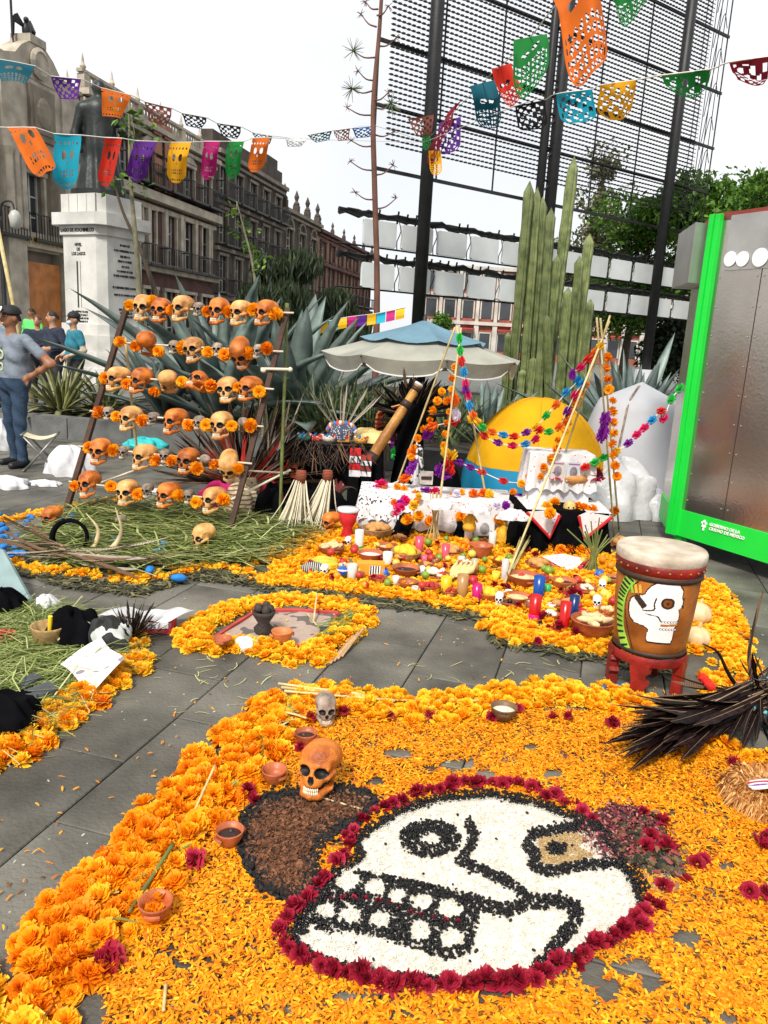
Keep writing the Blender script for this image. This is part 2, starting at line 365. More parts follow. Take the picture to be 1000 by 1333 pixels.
def facade(name, label, px0, px1, H, wallm, trim, rows, floors, base_u=None, depth=9.0, extra=None):
    """rows: list of (z_sill, height, width, style); floors: z of string courses"""
    u0, u1 = (fu(px0), fu(px1)) if base_u is None else base_u
    W = u1-u0; o = F0+FD*u0
    t = thing(name, label, 'building', (o[0], o[1], 0), ROTF)      # local: x along the street, -y out to the square
    n = extra.get('n') if extra else None
    n = n or max(2, round(W/3.2)); pitch = W/n
    # wall built as piers and spandrels so that every window is a real opening
    b = MB(); zs = [0]
    for (zsill, h, w, st) in rows: zs += [zsill, zsill+h]
    zs.append(H)
    for k in range(0, len(zs)-1, 2): b.box((W/2, depth/2, (zs[k]+zs[k+1])/2), (W, depth, zs[k+1]-zs[k]))
    for (zsill, h, w, st) in rows:
        xs = 0.0
        for i in range(n+1):
            xe = (i+.5)*pitch-w/2 if i < n else W
            if xe > xs: b.box(((xs+xe)/2, depth/2, zsill+h/2), (xe-xs, depth, h))
            xs = (i+.5)*pitch+w/2
        b.box((W/2, depth/2+.35, zsill+h/2), (W-.01, depth-.7-.02, h))
    b.build('wall', wallm, t)
    for z, hh, pr in floors: MB().box((W/2, -pr/2, z), (W-.02, pr, hh)).build('string_course', trim, t)
    MB().box((W/2, -.2, H+.12), (W+.1, .6, .26)).box((W/2, -.1, H-.22), (W, .3, .2)).build('cornice', trim, t)
    cache = {}
    for (zsill, h, w, st) in rows:
        fr = MB(); d = .16                                        # stone surround
        fr.box((-w/2-d/2, -.06, h/2), (d, .16, h+d)); fr.box((w/2+d/2, -.06, h/2), (d, .16, h+d)); fr.box((0, -.08, h+d/2), (w+2.6*d, .22, d*1.1)); fr.box((0, -.12, -d/2), (w+3*d, .3, d))
        if st == 'arch':
            for k in range(9):
                a = math.pi*k/8; fr.box((math.cos(a)*(w/2+.08), -.07, h+math.sin(a)*(w/2+.05)), (.3, .2, .22), rotm(0, -a+math.pi/2, 0))
        if st == 'ped': fr.prism([(-w/2-.3, 0), (w/2+.3, 0), (0, .5)], (0, .02, h+.22), (1, 0, 0), (0, 0, 1), (0, -1, 0), .2)
        fm = fr.mesh('window_surround', trim)
        sh = MB(); sh.box((0, .26, h/2), (w, .03, h)); pm = sh.mesh('pane', m_glass)
        bars = MB(); bars.box((0, .22, h/2), (.09, .06, h)); 
        for zz in (.33, .66): bars.box((0, .225, h*zz), (w, .05, .06))
        for sx in (-1, 1): bars.box((sx*(w/2-.05), .215, h/2), (.09, .06, h))
        bm_ = bars.mesh('glazing_bars', m_fr)
        bal = MB(); bal.box((0, -.42, -.2), (w+1.0, .85, .12)); 
        for k in range(12): bal.box((-(w+.9)/2+(w+.9)*k/11, -.8, .32), (.03, .03, .95))
        bal.box((0, -.8, .82), (w+.95, .05, .05)); bal.box((-(w+.9)/2, -.42, .82), (.04, .8, .05)); bal.box(((w+.9)/2, -.42, .82), (.04, .8, .05))
        bl = bal.mesh('balcony', m_iron)
        for i in range(n):
            x = (i+.5)*pitch
            s = put('window', fm, t, (x, 0, zsill)); put('pane', pm, s); put('glazing_bars', bm_, s)
            if st in ('bal', 'ped'): put('balcony', bl, s)
    return t, W, pitch, n
def parapet(t, W, H, trim, pinn=4.0, h=.9):
    b = MB()
    for k in range(int(W/.32)): b.lathe([(.06, 0), (.1, .2), (.05, .45), (.08, .6)], 5, (.16+k*.32, 0, H+.25))
    b.build('balusters', trim, t); MB().box((W/2, 0, H+.25+.66), (W, .3, .14)).build('parapet_rail', trim, t)
    m = MB(); m.box((0, 0, .45), (.55, .5, .95)).lathe([(.22, .92), (.28, 1.05), (.12, 1.2), (.2, 1.45), (.1, 1.7), (.05, 2.1), (.0, 2.4)], 8)
    me = m.mesh('pinnacle', trim)
    for k in range(int(W/pinn)+1): put('pinnacle', me, t, (min(W-.3, .3+k*pinn), 0, H+.22), scale=(.75, .75, .62))
# pawn-house palace with the portal
pal, Wp, pp, npal = facade('stone_palace', 'pale grey stone palace with arched wooden portal and bronze eagle on its gable', 0, 0, 10.6, m_grey, m_grey2,
    [(.6, 2.3, 1.1, ''), (4.95, 2.5, 1.1, 'bal'), (8.5, 1.5, 1.0, '')], [(4.5, .3, .4), (8.2, .3, .4)], base_u=(-7.0, 5.0), extra={'n': 5})
uD = 1.25+7.0
d = MB(); d.box((uD-1.9, -.35, 5.45), (1.1, .7, 10.9)).box((uD+1.9, -.35, 5.45), (1.1, .7, 10.9)).box((uD, -.3, 9.45), (2.8, .6, 3.0)).box((uD, -.3, 4.75), (2.9, .7, .6)); d.build('portal_pier', m_grey2, pal)
d = MB(); d.prism([(-2.9, 0), (2.9, 0), (2.5, .4), (1.4, .7), (1.0, 1.1), (.5, 1.4), (-.5, 1.4), (-1.0, 1.1), (-1.4, .7), (-2.5, .4)], (uD, .3, 10.9), (1, 0, 0), (0, 0, 1), (0, -1, 0), .9)
d.box((uD, -.2, 12.42), (1.0, .9, .3)); d.lathe([(.55, 0), (.6, .12), (.45, .2), (.4, .12)], 14, (uD, -.6, 11.6), rotm(math.pi/2, 0, 0)); d.build('gable', m_grey2, pal)
d = MB(); d.box((uD, -.66, 9.7), (1.6, .16, 2.0)).box((uD, -.72, 9.7), (1.2, .12, 1.5)); d.ell((uD, -.78, 9.75), (.5, .12, .6)); d.build('carved_panel', m_grey, pal)
for sx in (-1, 1):
    for kx in range(3): MB().lathe([(.16, 5.1), (.2, 5.3), (.17, 7.7), (.24, 8.0)], 8, (uD+sx*(1.5+kx*.38), -.72, 0)).build('portal_column', m_grey2, pal)
MB().box((uD, -.30, 1.95), (2.5, .12, 3.9)).build('portal_door', m_wood, pal)
dm = pal.children[-1]
for sx in (-1, 1):
    for zz in (.55, 1.45, 2.35, 3.3): MB().box((uD+sx*.58, -.38, zz), (.85, .06, .7)).build('door_panel', M('door_panel_wood', (.22, .07, .02), .5, .25, 3, .2), dm)
put_text('MONTE DE PIEDAD', .42, M('gilt_letters', (.45, .30, .08), .4, .1, 5, 0), pal, (uD, -.67, 4.6), (1, 0, 0), (0, 0, 1), extrude=.02)
eg = MB(); eg.ell((uD, -.2, 17.0), (.45, .4, .75)); eg.ell((uD-.15, -.3, 17.85), (.22, .25, .25)); eg.tube([(uD-.3, -.4, 17.85), (uD-.55, -.45, 17.7)], [.1, .01])
for sx in (-1, 1):
    for k in range(7): eg.tube([(uD+sx*.3, -.1, 17.3), (uD+sx*(.9+.1*k), .1, 18.05-.1*k), (uD+sx*(1.15+.02*k), .15, 17.9-.28*k)], [.14, .16, .05], 5)
eo = eg.build('eagle', m_iron, pal, True); eo.scale = (.45,)*3; eo.location = (uD*.55, -.05, 12.5-16.3*.45)
MB().tube([(uD-.7, 0, 12), (uD-.7, 0, 17)], .05, 6).build('flagpole', m_iron, pal)
parapet(pal, Wp, 10.65, m_grey2, 3.6)
t2, W2, _, _ = facade('red_stone_palace', 'dark red stone palace with pale window surrounds and balustrade', 0, 0, 11.6, m_tez, m_grey2,
    [(.5, 3.0, 1.4, ''), (4.95, 2.7, 1.3, 'bal'), (9.0, 1.7, 1.1, 'ped')], [(4.6, .3, .45), (8.3, .45, .6), (7.8, .2, .2)], base_u=(5.02, 19.4), extra={'n': 6})
for k in range(8): MB().box((W2*(k+.02)/7.6+.1, -.12, 6.2), (.35, .22, 3.4)).build('pilaster', m_grey2, t2)
parapet(t2, W2, 11.7, m_grey2, 2.4)
t3, W3, _, _ = facade('four_storey_building', 'blackened four storey building with tall narrow balcony windows', 0, 0, 12.4, m_dark, M('dark_trim', (.20, .17, .14), .85, .3, 2, .3),
    [(.5, 2.6, 1.5, ''), (4.0, 2.3, 1.2, 'bal'), (7.1, 2.1, 1.2, 'bal'), (9.95, 1.8, 1.2, 'bal')], [(3.6, .3, .4), (6.7, .25, .3), (9.6, .25, .3)], base_u=(19.42, 32.3), extra={'n': 5})
MB().box((W3/2, .5, 13.1), (W3, .8, 1.3)).box((W3*.85, .6, 14.0), (2.2, .8, .9)).build('attic', m_dark, t3)
t4, W4, _, _ = facade('arched_window_building', 'dark stone building with a top row of arched windows', 0, 0, 11.0, m_dark, m_grey,
    [(.5, 2.8, 1.5, ''), (4.5, 2.2, 1.2, 'bal'), (7.9, 1.9, 1.6, 'arch')], [(4.0, .3, .4), (7.4, .3, .4)], base_u=(32.32, 42.0), extra={'n': 3})
pn = MB(); pn.box((0, 0, .4), (.6, .6, .9)).lathe([(.3, .85), (.35, 1.0), (.15, 1.3), (.28, 1.7), (.0, 2.4)], 8); pme = pn.mesh('finial', m_dark)
for k in range(4): put('finial', pme, t4, (.4+(W4-.8)*k/3, 0, 11.2), scale=.8)
t5, W5, _, _ = facade('reddish_corner_building', 'reddish brown stone building at the far end of the street', 0, 0, 10.7, m_brown, m_tez,
    [(.5, 3.0, 1.6, ''), (5.0, 2.8, 1.5, 'bal'), (8.4, 1.6, 1.5, '')], [(4.4, .3, .4), (8.0, .3, .4)], base_u=(42.02, 64), extra={'n': 7})
for k in range(6): put('finial', pme, t5, (.4+(W5-.8)*k/5, 0, 10.9), scale=.55)
# far building closing the square
m_fw = M('far_white_stone', (.48, .45, .40), .85, .2, 1, .2); m_frd = M('far_red_brick', (.26, .085, .06), .9, .3, 1, .3)
fb = thing('far_arcade_building', 'far red and white building with arcades at the end of the square', 'building', (2.5, 84, 0))
W6 = 34; b = MB(); b.box((W6/2, 4, 4.6), (W6, 7.2, 9.2)); b.build('wall', m_frd, fb)
for z in (3.6, 6.4, 9.2): MB().box((W6/2, .22, z), (W6, .5, .35)).build('string_course', m_fw, fb)
cm = MB(); cm.box((0, .25, 1.8), (.5, .4, 3.5)).box((0, .25, 5.0), (.34, .36, 2.7)).box((0, .25, 7.8), (.34, .36, 2.5)); cme = cm.mesh('pier', m_fw)
wm = MB(); wm.box((0, .37, 0), (1.1, .06, 1.7)); wme = wm.mesh('window', m_glass)
fm = MB(); fm.box((-.62, .34, 0), (.14, .12, 1.9)).box((.62, .34, 0), (.14, .12, 1.9)).box((0, .34, .95), (1.4, .14, .14)); fme = fm.mesh('frame', m_fw)
for k in range(18):
    x = .3+k*(W6-.6)/17; put('pier', cme, fb, (x, 0, 0))
    if k < 17:
        for z in (1.7, 5.0, 7.8):
            wo_ = put('window', wme, fb, (x+.98, 0, z)); put('frame', fme, wo_)
for k in range(0, 17, 2): MB().box((.98+.3+k*(W6-.6)/17, -.3, 3.0), (1.5, .9, .12)).build('awning', M('red_awning', (.45, .05, .04), .8, .2, 3, .1), fb)
# ================================================================== statue on its white pedestal
m_marb = M('pedestal_marble', (.50, .49, .455), .6, .22, 1.2, .25, 12)
m_bron = M('dark_bronze', (.018, .022, .02), .45, .4, 2, .3, metal=.3)
m_ink = M('engraved_letters', (.03, .03, .03), .8, .1, 5, 0)
PY = 21.5; pb = D(137, 430, PY); PXc = pb[0]
ped = thing('statue_pedestal', 'white marble pedestal with engraved dark lettering below a bronze statue', 'pedestal', (PXc, PY, 0), math.radians(-27))
def octa(a, c): return [(-a, -a+c), (-a+c, -a), (a-c, -a), (a, -a+c), (a, a-c), (a-c, a), (-a+c, a), (-a, a-c)]
def pblock(a, c, z0, z1, nm): MB().prism(octa(a, c), (0, 0, z0), (1, 0, 0), (0, 1, 0), (0, 0, 1), z1-z0).build(nm, m_marb, ped)
pblock(1.36, .3, 0, .45, 'step'); pblock(1.27, .3, .45, .9, 'step'); pblock(1.18, .28, .9, 1.35, 'plinth'); pblock(1.09, .26, 1.35, 1.65, 'base_moulding')
pblock(.98, .24, 1.65, 4.05, 'shaft'); pblock(1.05, .24, 4.0+.05, 4.3, 'frieze'); pblock(1.22, .26, 4.3, 4.62, 'cornice'); pblock(1.0, .24, 4.62, 5.12, 'cap')
for k in range(5): MB().box((-.8+.4*k, -.995, 4.87), (.012, .02, .48)).build('joint', m_kerb, ped)
put_text('LAGO DE XOCHIMILCO', .14, m_ink, ped, (0, -1.055, 4.12), (1, 0, 0), (0, 0, 1), extrude=.006, bold=.004)
put_text('NIVEL\nDE\nLOS LAGOS', .12, m_ink, ped, (-.05, -.985, 3.75), (1, 0, 0), (0, 0, 1), extrude=.006, bold=.004)
MB().box((-.12, -.985, 2.72), (.055, .02, 1.25)).box((0.02, -.985, 2.72), (.01, .012, 1.25)).build('level_mark', m_ink, ped)
def glyphs(x0, x1, z, y, parent, nrm='front', h=.06):
    b = MB(); x = x0
    while x < x1:
        ww = random.uniform(.02, .05); b.box((x+ww/2, y, z+random.uniform(-.006, .006)), (ww, .012, h*random.uniform(.7, 1))) if nrm == 'front' else b.box((y, x+ww/2, z), (.012, ww, h*random.uniform(.7, 1)))
        x += ww+random.choice((.012, .012, .03))
    tag(b.build('inscription_line', m_ink, parent), kind='stuff')
for k in range(4): glyphs(-.42+.02*k, .28, 1.98-.09*k, -.985, ped)
for k, z in enumerate((3.85, 3.7, 3.55, 3.42, 3.28, 3.15, 3.02, 2.7, 2.5, 2.1, 2.0, 1.9)):
    hw = (.2, .45, .2, .3, .15, .35, .5, .55, .5, .3, .25, .35)[k]; glyphs(-hw, hw, z, .985, ped, 'side', .07)
ped.scale = (.80, .80, .93)
st = thing('bronze_statue', 'dark bronze robed figure standing on the white marble pedestal', 'statue', (PXc, PY, 5.12*.93), math.radians(30)); st.scale = (.9, .9, .93)
def statue_sdf(P):
    d = sd_cap(P, (0, 0, .1), (0, .02, 1.5), .68, .40); d = smin(d, sd_cap(P, (0, 0, 1.4), (0, 0, 2.25), .46, .42), .2)
    d = smin(d, sd_cap(P, (-.42, 0, 2.3), (.42, 0, 2.3), .17), .2); d = smin(d, sd_cap(P, (0, -.02, 2.35), (0, -.05, 2.65), .15, .12), .1)
    d = smin(d, sd_ell(P, (0, -.07, 2.82), (.18, .21, .25)), .05); d = smin(d, sd_ell(P, (0, .1, 2.9), (.19, .17, .2)), .05)
    d = smin(d, sd_cap(P, (.5, 0, 2.25), (.72, -.2, 1.7), .15, .12), .1); d = smin(d, sd_cap(P, (.72, -.2, 1.7), (.45, -.62, 1.75), .12, .09), .06)
    d = smin(d, sd_cap(P, (-.5, 0, 2.25), (-.68, .0, 1.6), .15, .12), .1); d = smin(d, sd_cap(P, (-.68, 0, 1.6), (-.6, -.25, 1.15), .12, .08), .06)
    a = np.arctan2(P[..., 1], P[..., 0]); return d+.035*np.sin(a*11+P[..., 2]*1.5)*np.clip(2.0-P[..., 2], 0, 1)
V, Fq = surface_nets(statue_sdf, (-1.1, -1.1, 0.0), (1.1, 1.1, 3.2), .06)
V[:, 2] = np.maximum(V[:, 2], 0); put('figure', fast_mesh('figure', V, Fq, m_bron, smooth=True), st)
MB().lathe([(.85, 0), (.85, .16), (.7, .17)], 14).build('plinth', m_bron, st)
# ================================================================== trees, cacti, agaves
m_bark = M('tree_bark', (.07, .05, .035), .9, .35, 6, .6)
def leafmat(name, a, b, c=None): return M(name, (1, 1, 1), .55, .12, 2, 0, tint=[a, b]+([c] if c else []), trans=.25, spec=.3)
m_leafg = leafmat('leaf_green', (.02, .055, .008), (.08, .19, .02), (.22, .36, .045))
m_leafd = leafmat('leaf_dark', (.012, .022, .012), (.035, .055, .025), (.08, .10, .04))
m_leafp = leafmat('leaf_pale', (.07, .075, .035), (.15, .15, .07), (.26, .24, .12))
LQ = np.array([[-.5, 0, 0], [0, -.28, .08], [.5, 0, 0], [0, .28, .08]]); LF = np.array([[0, 1, 2, 3]])
def crown(blobs, per, size, hang=False):
    pos, sz, ti = [], [], []
    for (c, r, n) in blobs:
        n = int(n*per); d = rng.normal(size=(n, 3)); d /= np.linalg.norm(d, axis=1)[:, None]
        rad = rng.uniform(.35, 1.05, n)**.6
        lump = 1+.22*np.sin(d[:, 0]*7+c[0]*3)*np.sin(d[:, 1]*6+c[2])*np.sin(d[:, 2]*8)
        p = np.array(c)+d*np.array(r)*(rad*lump)[:, None]
        pos.append(p); sz.append(rng.uniform(.6, 1.3, n)*size); ti.append(np.clip(rng.normal(.45, .22, n), 0, 1))
    pos = np.vstack(pos); sz = np.concatenate(sz); ti = np.concatenate(ti)
    R = rand_rot(len(pos), .9)
    S = np.stack([sz*(.35 if hang else 1), sz*(.35 if hang else 1), sz], 1)
    if hang:
        R = rand_rot(len(pos), .25); V = np.array([[0, 0, .9], [-.35, 0, 0], [0, 0, -.9], [.35, 0, 0]])
        return scatter(V, LF, pos, R, S, ti)
    return scatter(LQ, LF, pos, R, S, ti)
def tree(label, base, H, blobs, per, size, mat, tr=.18, hang=False, name='tree', group=None, limbs=5):
    t = thing(name, label, 'tree', base, 0, group)
    b = MB(); top = np.array(blobs[0][0]); b.tube(smooth_line([(0, 0, 0), (.1*tr, 0, H*.3), tuple(top*[.6, .6, .75]), tuple(top)], 9), [tr, tr*.8, tr*.55, tr*.25], 8)
    for c, r, n in blobs[1:1+limbs]:
        c = np.array(c); s0 = np.array([0, 0, min(H*.45, c[2]*.55)]); b.tube(smooth_line([s0, (s0+c)/2+[0, 0, .2], c], 6), [tr*.5, tr*.1], 5)
    b.build('trunk', m_bark, t, True)
    V, Fq, T = crown(blobs, per, size, hang); put('crown', fast_mesh('crown', V, Fq, mat, T), t)
    return t
def blobs(n, spread, z0, z1, r, seed):
    rr = random.Random(seed); out = []
    for k in range(n):
        z = rr.uniform(z0, z1); f = 1-abs((z-(z0+z1)/2)/((z1-z0)/2+.01))*.5
        a = rr.uniform(0, 6.28); d = rr.uniform(0, spread)*f
        s = r*rr.uniform(.7, 1.25); out.append(((math.cos(a)*d, math.sin(a)*d, z), (s, s, s*.8), 1))
    out.sort(key=lambda q: -q[0][2]); return out
def at_ground(px, Y): p = D(px, 450, Y); return (p[0], p[1], 0)
tree('broad bright green tree with dense crown behind the metal kiosk', at_ground(905, 27), 8.0, blobs(26, 2.6, 3.4, 7.0, 1.05, 3), 620, .21, m_leafg)
tree('bright green tree crown behind the panels beside the tall cactus', at_ground(815, 29), 6.5, blobs(18, 2.0, 2.6, 6.6, .95, 4), 620, .2, m_leafg)
tree('leaning leafy green tree at the edge of the square beyond the kiosk', at_ground(985, 24), 7.0, blobs(20, 2.4, 3.0, 6.4, 1.0, 5), 620, .2, m_leafg)
tree('tall airy grey green tree seen through the lattice screen', at_ground(765, 33), 9.6, blobs(20, 1.5, 4.5, 9.2, .75, 8), 230, .2, m_leafp, .15)
tree('dull olive tree lower in front of the grey green one', at_ground(742, 34), 6, blobs(14, 1.5, 3.6, 6.5, .8, 9), 240, .2, m_leafp, .15)
tree('dark weeping tree in front of the four storey building', at_ground(372, 40), 6.3, blobs(16, 2.0, 1.6, 4.8, .85, 11), 380, .42, m_leafd, .2, True)
tree('dark low tree beyond the umbrella at the street end', at_ground(437, 43), 4.2, blobs(20, 1.9, 1.0, 3.4, .85, 12), 420, .4, m_leafd, .2, True)
tree('small round green tree far off above the umbrella', at_ground(570, 52), 3.4, blobs(10, .9, 1.2, 3.0, .6, 13), 260, .24, m_leafg, .12)
tree('dark hedge-like tree under the panels beside the steel pole', at_ground(870, 31), 3.4, blobs(14, 2.2, 1.0, 3.0, .8, 14), 420, .24, m_leafd, .12)
# saplings in the bed
m_twig = M('sapling_bark', (.16, .15, .09), .8, .3, 8, .3)
def sapling(label, pts, Y, r, leaves, seed, m=m_twig):
    rr = random.Random(seed); W = [D(x, y, Y) for x, y in pts]; base = W[0].copy()
    t = thing('sapling', label, 'tree', base); L = [q-base for q in W]
    b = MB(); b.tube(smooth_line(L, 20), [r, r*.3], 6)
    b.build('trunk', m, t, True); lb = MB()
    for (x, y) in leaves:
        p = D(x, y, Y+rr.uniform(-.15, .15))-base; nearest = min(L, key=lambda q: np.linalg.norm(q-p))
        lb.mi = 0; lb.tube([nearest*.8+p*.2, p], .005, 3)
        for k in range(7):
            lb.mi = 1; lb.ti = rr.random(); c = p+np.array([rr.gauss(0, .09), rr.gauss(0, .09), rr.gauss(0, .09)])
            q = (LQ*rr.uniform(.10, .18)) @ rotm(rr.uniform(-1, 1), rr.uniform(-1, 1), rr.uniform(0, 6)).T+c; lb.add(q, [(0, 1, 2, 3)])
    lb.build('leaves', [m, m_leafg], t)
sapling('slender pale sapling rising in front of the white pedestal', [(184, 425), (178, 330), (170, 230), (168, 130)], 13, .055, [(150, 152), (162, 160), (165, 245), (176, 178), (187, 240), (172, 165), (178, 150), (190, 165)], 1)
sapling('dark bare sapling leaning in front of the white pedestal', [(212, 410), (185, 330), (160, 275), (143, 215)], 13.4, .045, [(150, 240), (146, 232)], 2, m_bark)
sapling('thin leafy sapling growing out of the agave bed', [(338, 430), (330, 350), (318, 300), (308, 262)], 15, .035, [(308, 280), (315, 300), (322, 320), (330, 325), (335, 340), (345, 330), (318, 312), (340, 352), (328, 298), (306, 290)], 3)
# organ pipe cactus
m_cact = M('cactus_skin', (.09, .125, .035), .55, .35, 5, .3, rnd=.2, c2=(.19, .22, .08))
cb = D(705, 520, 16.5); cb[2] = .2
cact = thing('columnar_cactus', 'tall organ pipe cactus clump with ribbed green columns behind the tents', 'cactus', cb)
def cactus_stem(p0, p1, r):
    n = 32; P = np.linspace(p0, p1, 22); ax = (p1-p0)/np.linalg.norm(p1-p0); x, y, _ = frame_to(ax); V = []
    for i, c in enumerate(P):
        u = i/21; f = 1.0 if u < .94 else math.sqrt(max(.0, 1-((u-.94)/.06)**2))*.97+.03
        f *= 1+.06*math.sin(i*1.7+p0[0]*9)+.04*math.sin(i*.6+p0[1]*7)
        for j in range(n):
            a = 2*math.pi*j/n; rr = r*f*(1.0 if j % 4 == 0 else (.80 if j % 2 else .62)); V.append(c+rr*(math.cos(a)*x+math.sin(a)*y))
    b = MB(); b.add(V, [(i*n+j, i*n+(j+1) % n, (i+1)*n+(j+1) % n, (i+1)*n+j) for i in range(21) for j in range(n)]+[tuple(21*n+j for j in range(n))])
    return b
for k, (xb, xt, yt, w_) in enumerate([(664, 690, 235, 13), (680, 700, 243, 12), (686, 707, 256, 13), (700, 718, 270, 12), (708, 748, 203, 14), (706, 726, 332, 13), (727, 740, 374, 13), (738, 755, 333, 12), (742, 768, 304, 13), (754, 769, 389, 11), (656, 662, 432, 9), (660, 666, 476, 9), (676, 681, 481, 10), (687, 695, 465, 11), (702, 706, 473, 10), (716, 712, 410, 11)]):
    Y = 16.5+random.uniform(-.7, .7)+(-.5 if yt > 420 else 0); p0 = D(xb, 530, Y); p1 = D(xt, yt, Y+random.uniform(-.2, .2)); p0[2] = .18
    cactus_stem(p0-cb, p1-cb, w_*Y/1000/2*1.0).build('stem', m_cact, cact, True)
# agaves
m_agav = M('agave_leaf', (.10, .15, .135), .5, .25, 3, .15, rnd=.3, c2=(.20, .255, .225), spec=.4)
m_agvar = M('variegated_leaf', (.07, .09, .03), .55, .3, 3, .15, rnd=.25, c2=(.30, .30, .12))
m_sans = M('spiky_leaf', (.05, .085, .035), .55, .3, 8, .1, rnd=.3, c2=(.14, .18, .07))
def blade(L, wd, droop, tipw=.0, thick=.2, fold=.25, n=9):
    """a leaf growing along +x, rising to z, folded like a gutter, with thickness"""
    V = []; 
    for i in range(n):
        u = i/(n-1); x = L*(u-.25*droop*u*u); z = L*droop*(-.55*u*u)
        w = wd*(.62+1.5*u*(1-u)**.8*1.0 if u < .999 else 0)*(1-u**6); w = max(w, .002)
        if tipw: w = wd*(.35+.9*math.sin(min(1, u*1.15)*math.pi*.92))*.7+.003
        V += [(x, -w, z+fold*w), (x, 0, z), (x, w, z+fold*w), (x, 0, z-thick*w)]
    F = []
    for i in range(n-1):
        a, b = i*4, i*4+4
        F += [(a, b, b+1, a+1), (a+1, b+1, b+2, a+2), (a+2, b+2, b+3, a+3), (a+3, b+3, b, a)]
    return MB().add(V, F)
def agave(name, label, base, n, L, wd, mat, lo=.25, hi=1.45, seed=0, droop=.4, group=None):
    rr = random.Random(seed); t = thing(name, label, 'plant', base, 0, group)
    ms = [blade(L*s, wd, droop*dd).mesh('leaf', mat, True) for s, dd in ((1, .5), (.9, 1.2), (.8, .2), (1.05, .8))]
    for k in range(n):
        u = k/(n-1); el = hi-(hi-lo)*u**1.25+rr.gauss(0, .08); az = k*2.39996+rr.gauss(0, .15)
        s = (.6+.4*u**.5)*rr.uniform(.85, 1.1)
        put('leaf', rr.choice(ms), t, (math.cos(az)*.08, math.sin(az)*.08, .05), (rr.gauss(0, .1), -el, az), s)
    MB().lathe([(.16, -.05), (.15, .1), (.05, .2)], 10).build('rosette_heart', mat, t)
    return t
def bedpt(px, Y): p = D(px, 500, Y); return (p[0], p[1], .2)
agave('blue_agave', 'huge blue green agave with broad leaves behind the middle of the skull rack', bedpt(292, 11.4), 46, 2.8, .17, m_agav, .4, 1.5, 1)
agave('blue_agave', 'blue green agave with upright leaves next to the pedestal end of the rack', bedpt(215, 11.8), 30, 1.5, .11, m_agav, .5, 1.45, 2)
agave('blue_agave', 'wide blue green agave spreading towards the umbrella', bedpt(385, 11.0), 38, 2.6, .2, m_agav, .3, 1.45, 3)
agave('blue_agave', 'grey blue agave with pointed leaves behind the white tent', bedpt(828, 10.6), 50, 2.0, .09, m_agav, .1, 1.5, 4, .2)
agave('blue_agave', 'pale blue agave low behind the umbrella beside the cactus', bedpt(640, 11.5), 26, 1.2, .08, m_agav, .1, 1.4, 5, .2)
agave('variegated_agave', 'yellow striped spiky plant beside the folding stool in the bed', bedpt(78, 11.6), 60, 1.15, .045, m_agvar, .0, 1.5, 6, .7)
agave('variegated_agave', 'smaller yellow striped spiky plant tucked under the blue agave', bedpt(135, 11.9), 40, 1.0, .045, m_agvar, .0, 1.4, 7, .7)
for k, (px, Y, n, L) in enumerate([(418, 10.2, 60, 1.15), (452, 10.4, 70, 1.2), (482, 10.0, 50, 1.1), (505, 10.3, 50, 1.1), (590, 10.8, 50, 1.05), (640, 9.9, 36, .6), (350, 10.3, 36, .8), (432, 9.9, 40, .8)]):
    agave('spiky_plant', ('narrow leaved spiky plant between the agave and the plumed headdress', 'tallest narrow leaved spiky plant under the umbrella edge', 'narrow leaved spiky plant behind the black table', 'narrow spiky plant right beneath the umbrella pole', 'spiky plant behind the paper garland of the cane tripod', 'short spiky plant at the front of the lawn', 'short spiky plant at the foot of the agave', 'low spiky plant just behind the kerb by the feathers')[k], bedpt(px, Y), n, L, .022, m_sans, .5, 1.5, 20+k, .25)
# flower stalk of an agave
m_stalk = M('stalk_skin', (.13, .055, .035), .75, .3, 4, .3)
S0 = D(492, 470, 14.0); S0[2] = .2
stk = thing('agave_flower_stalk', 'tall thin brown agave flower stalk with dry side tufts', 'plant', S0)
W = [D(x, y, 14.0)-S0 for x, y in ((491, 470), (491, 380), (488, 250), (486, 140), (494, 40), (500, -60))]; W[0][2] = 0
MB().tube(smooth_line(W, 24), [.065, .05, .045, .035, .025], 8).build('stem', m_stalk, stk, True)
for k, (x0, y0, x1, y1) in enumerate([(490, 35, 470, 18), (493, 60, 515, 50), (488, 75, 460, 66), (487, 105, 466, 92), (486, 118, 458, 116), (488, 140, 509, 135), (486, 150, 452, 140), (487, 175, 512, 172), (488, 190, 457, 183), (488, 222, 456, 210), (488, 228, 512, 215), (489, 260, 462, 250), (489, 272, 516, 258), (491, 20, 506, 8), (492, 12, 476, 2), (486, 130, 506, 120)]):
    a = D(x0, y0, 14.0)-S0; c = D(x1, y1, 14.0+random.uniform(-.3, .3))-S0
    b = MB(); b.tube(smooth_line([a, (a+c)/2-[0, 0, .05], c], 6), [.016, .008], 5)
    big = k in (2, 4, 5)
    for j in range(26 if big else 9):
        e = rng.normal(size=3); e /= np.linalg.norm(e); l = .2 if big else .09; b.mi = 1 if big else 0; b.tube([c, c+e*l], [.008, .003], 3)
    b.build('flower_branch', [m_stalk, m_sans], stk)
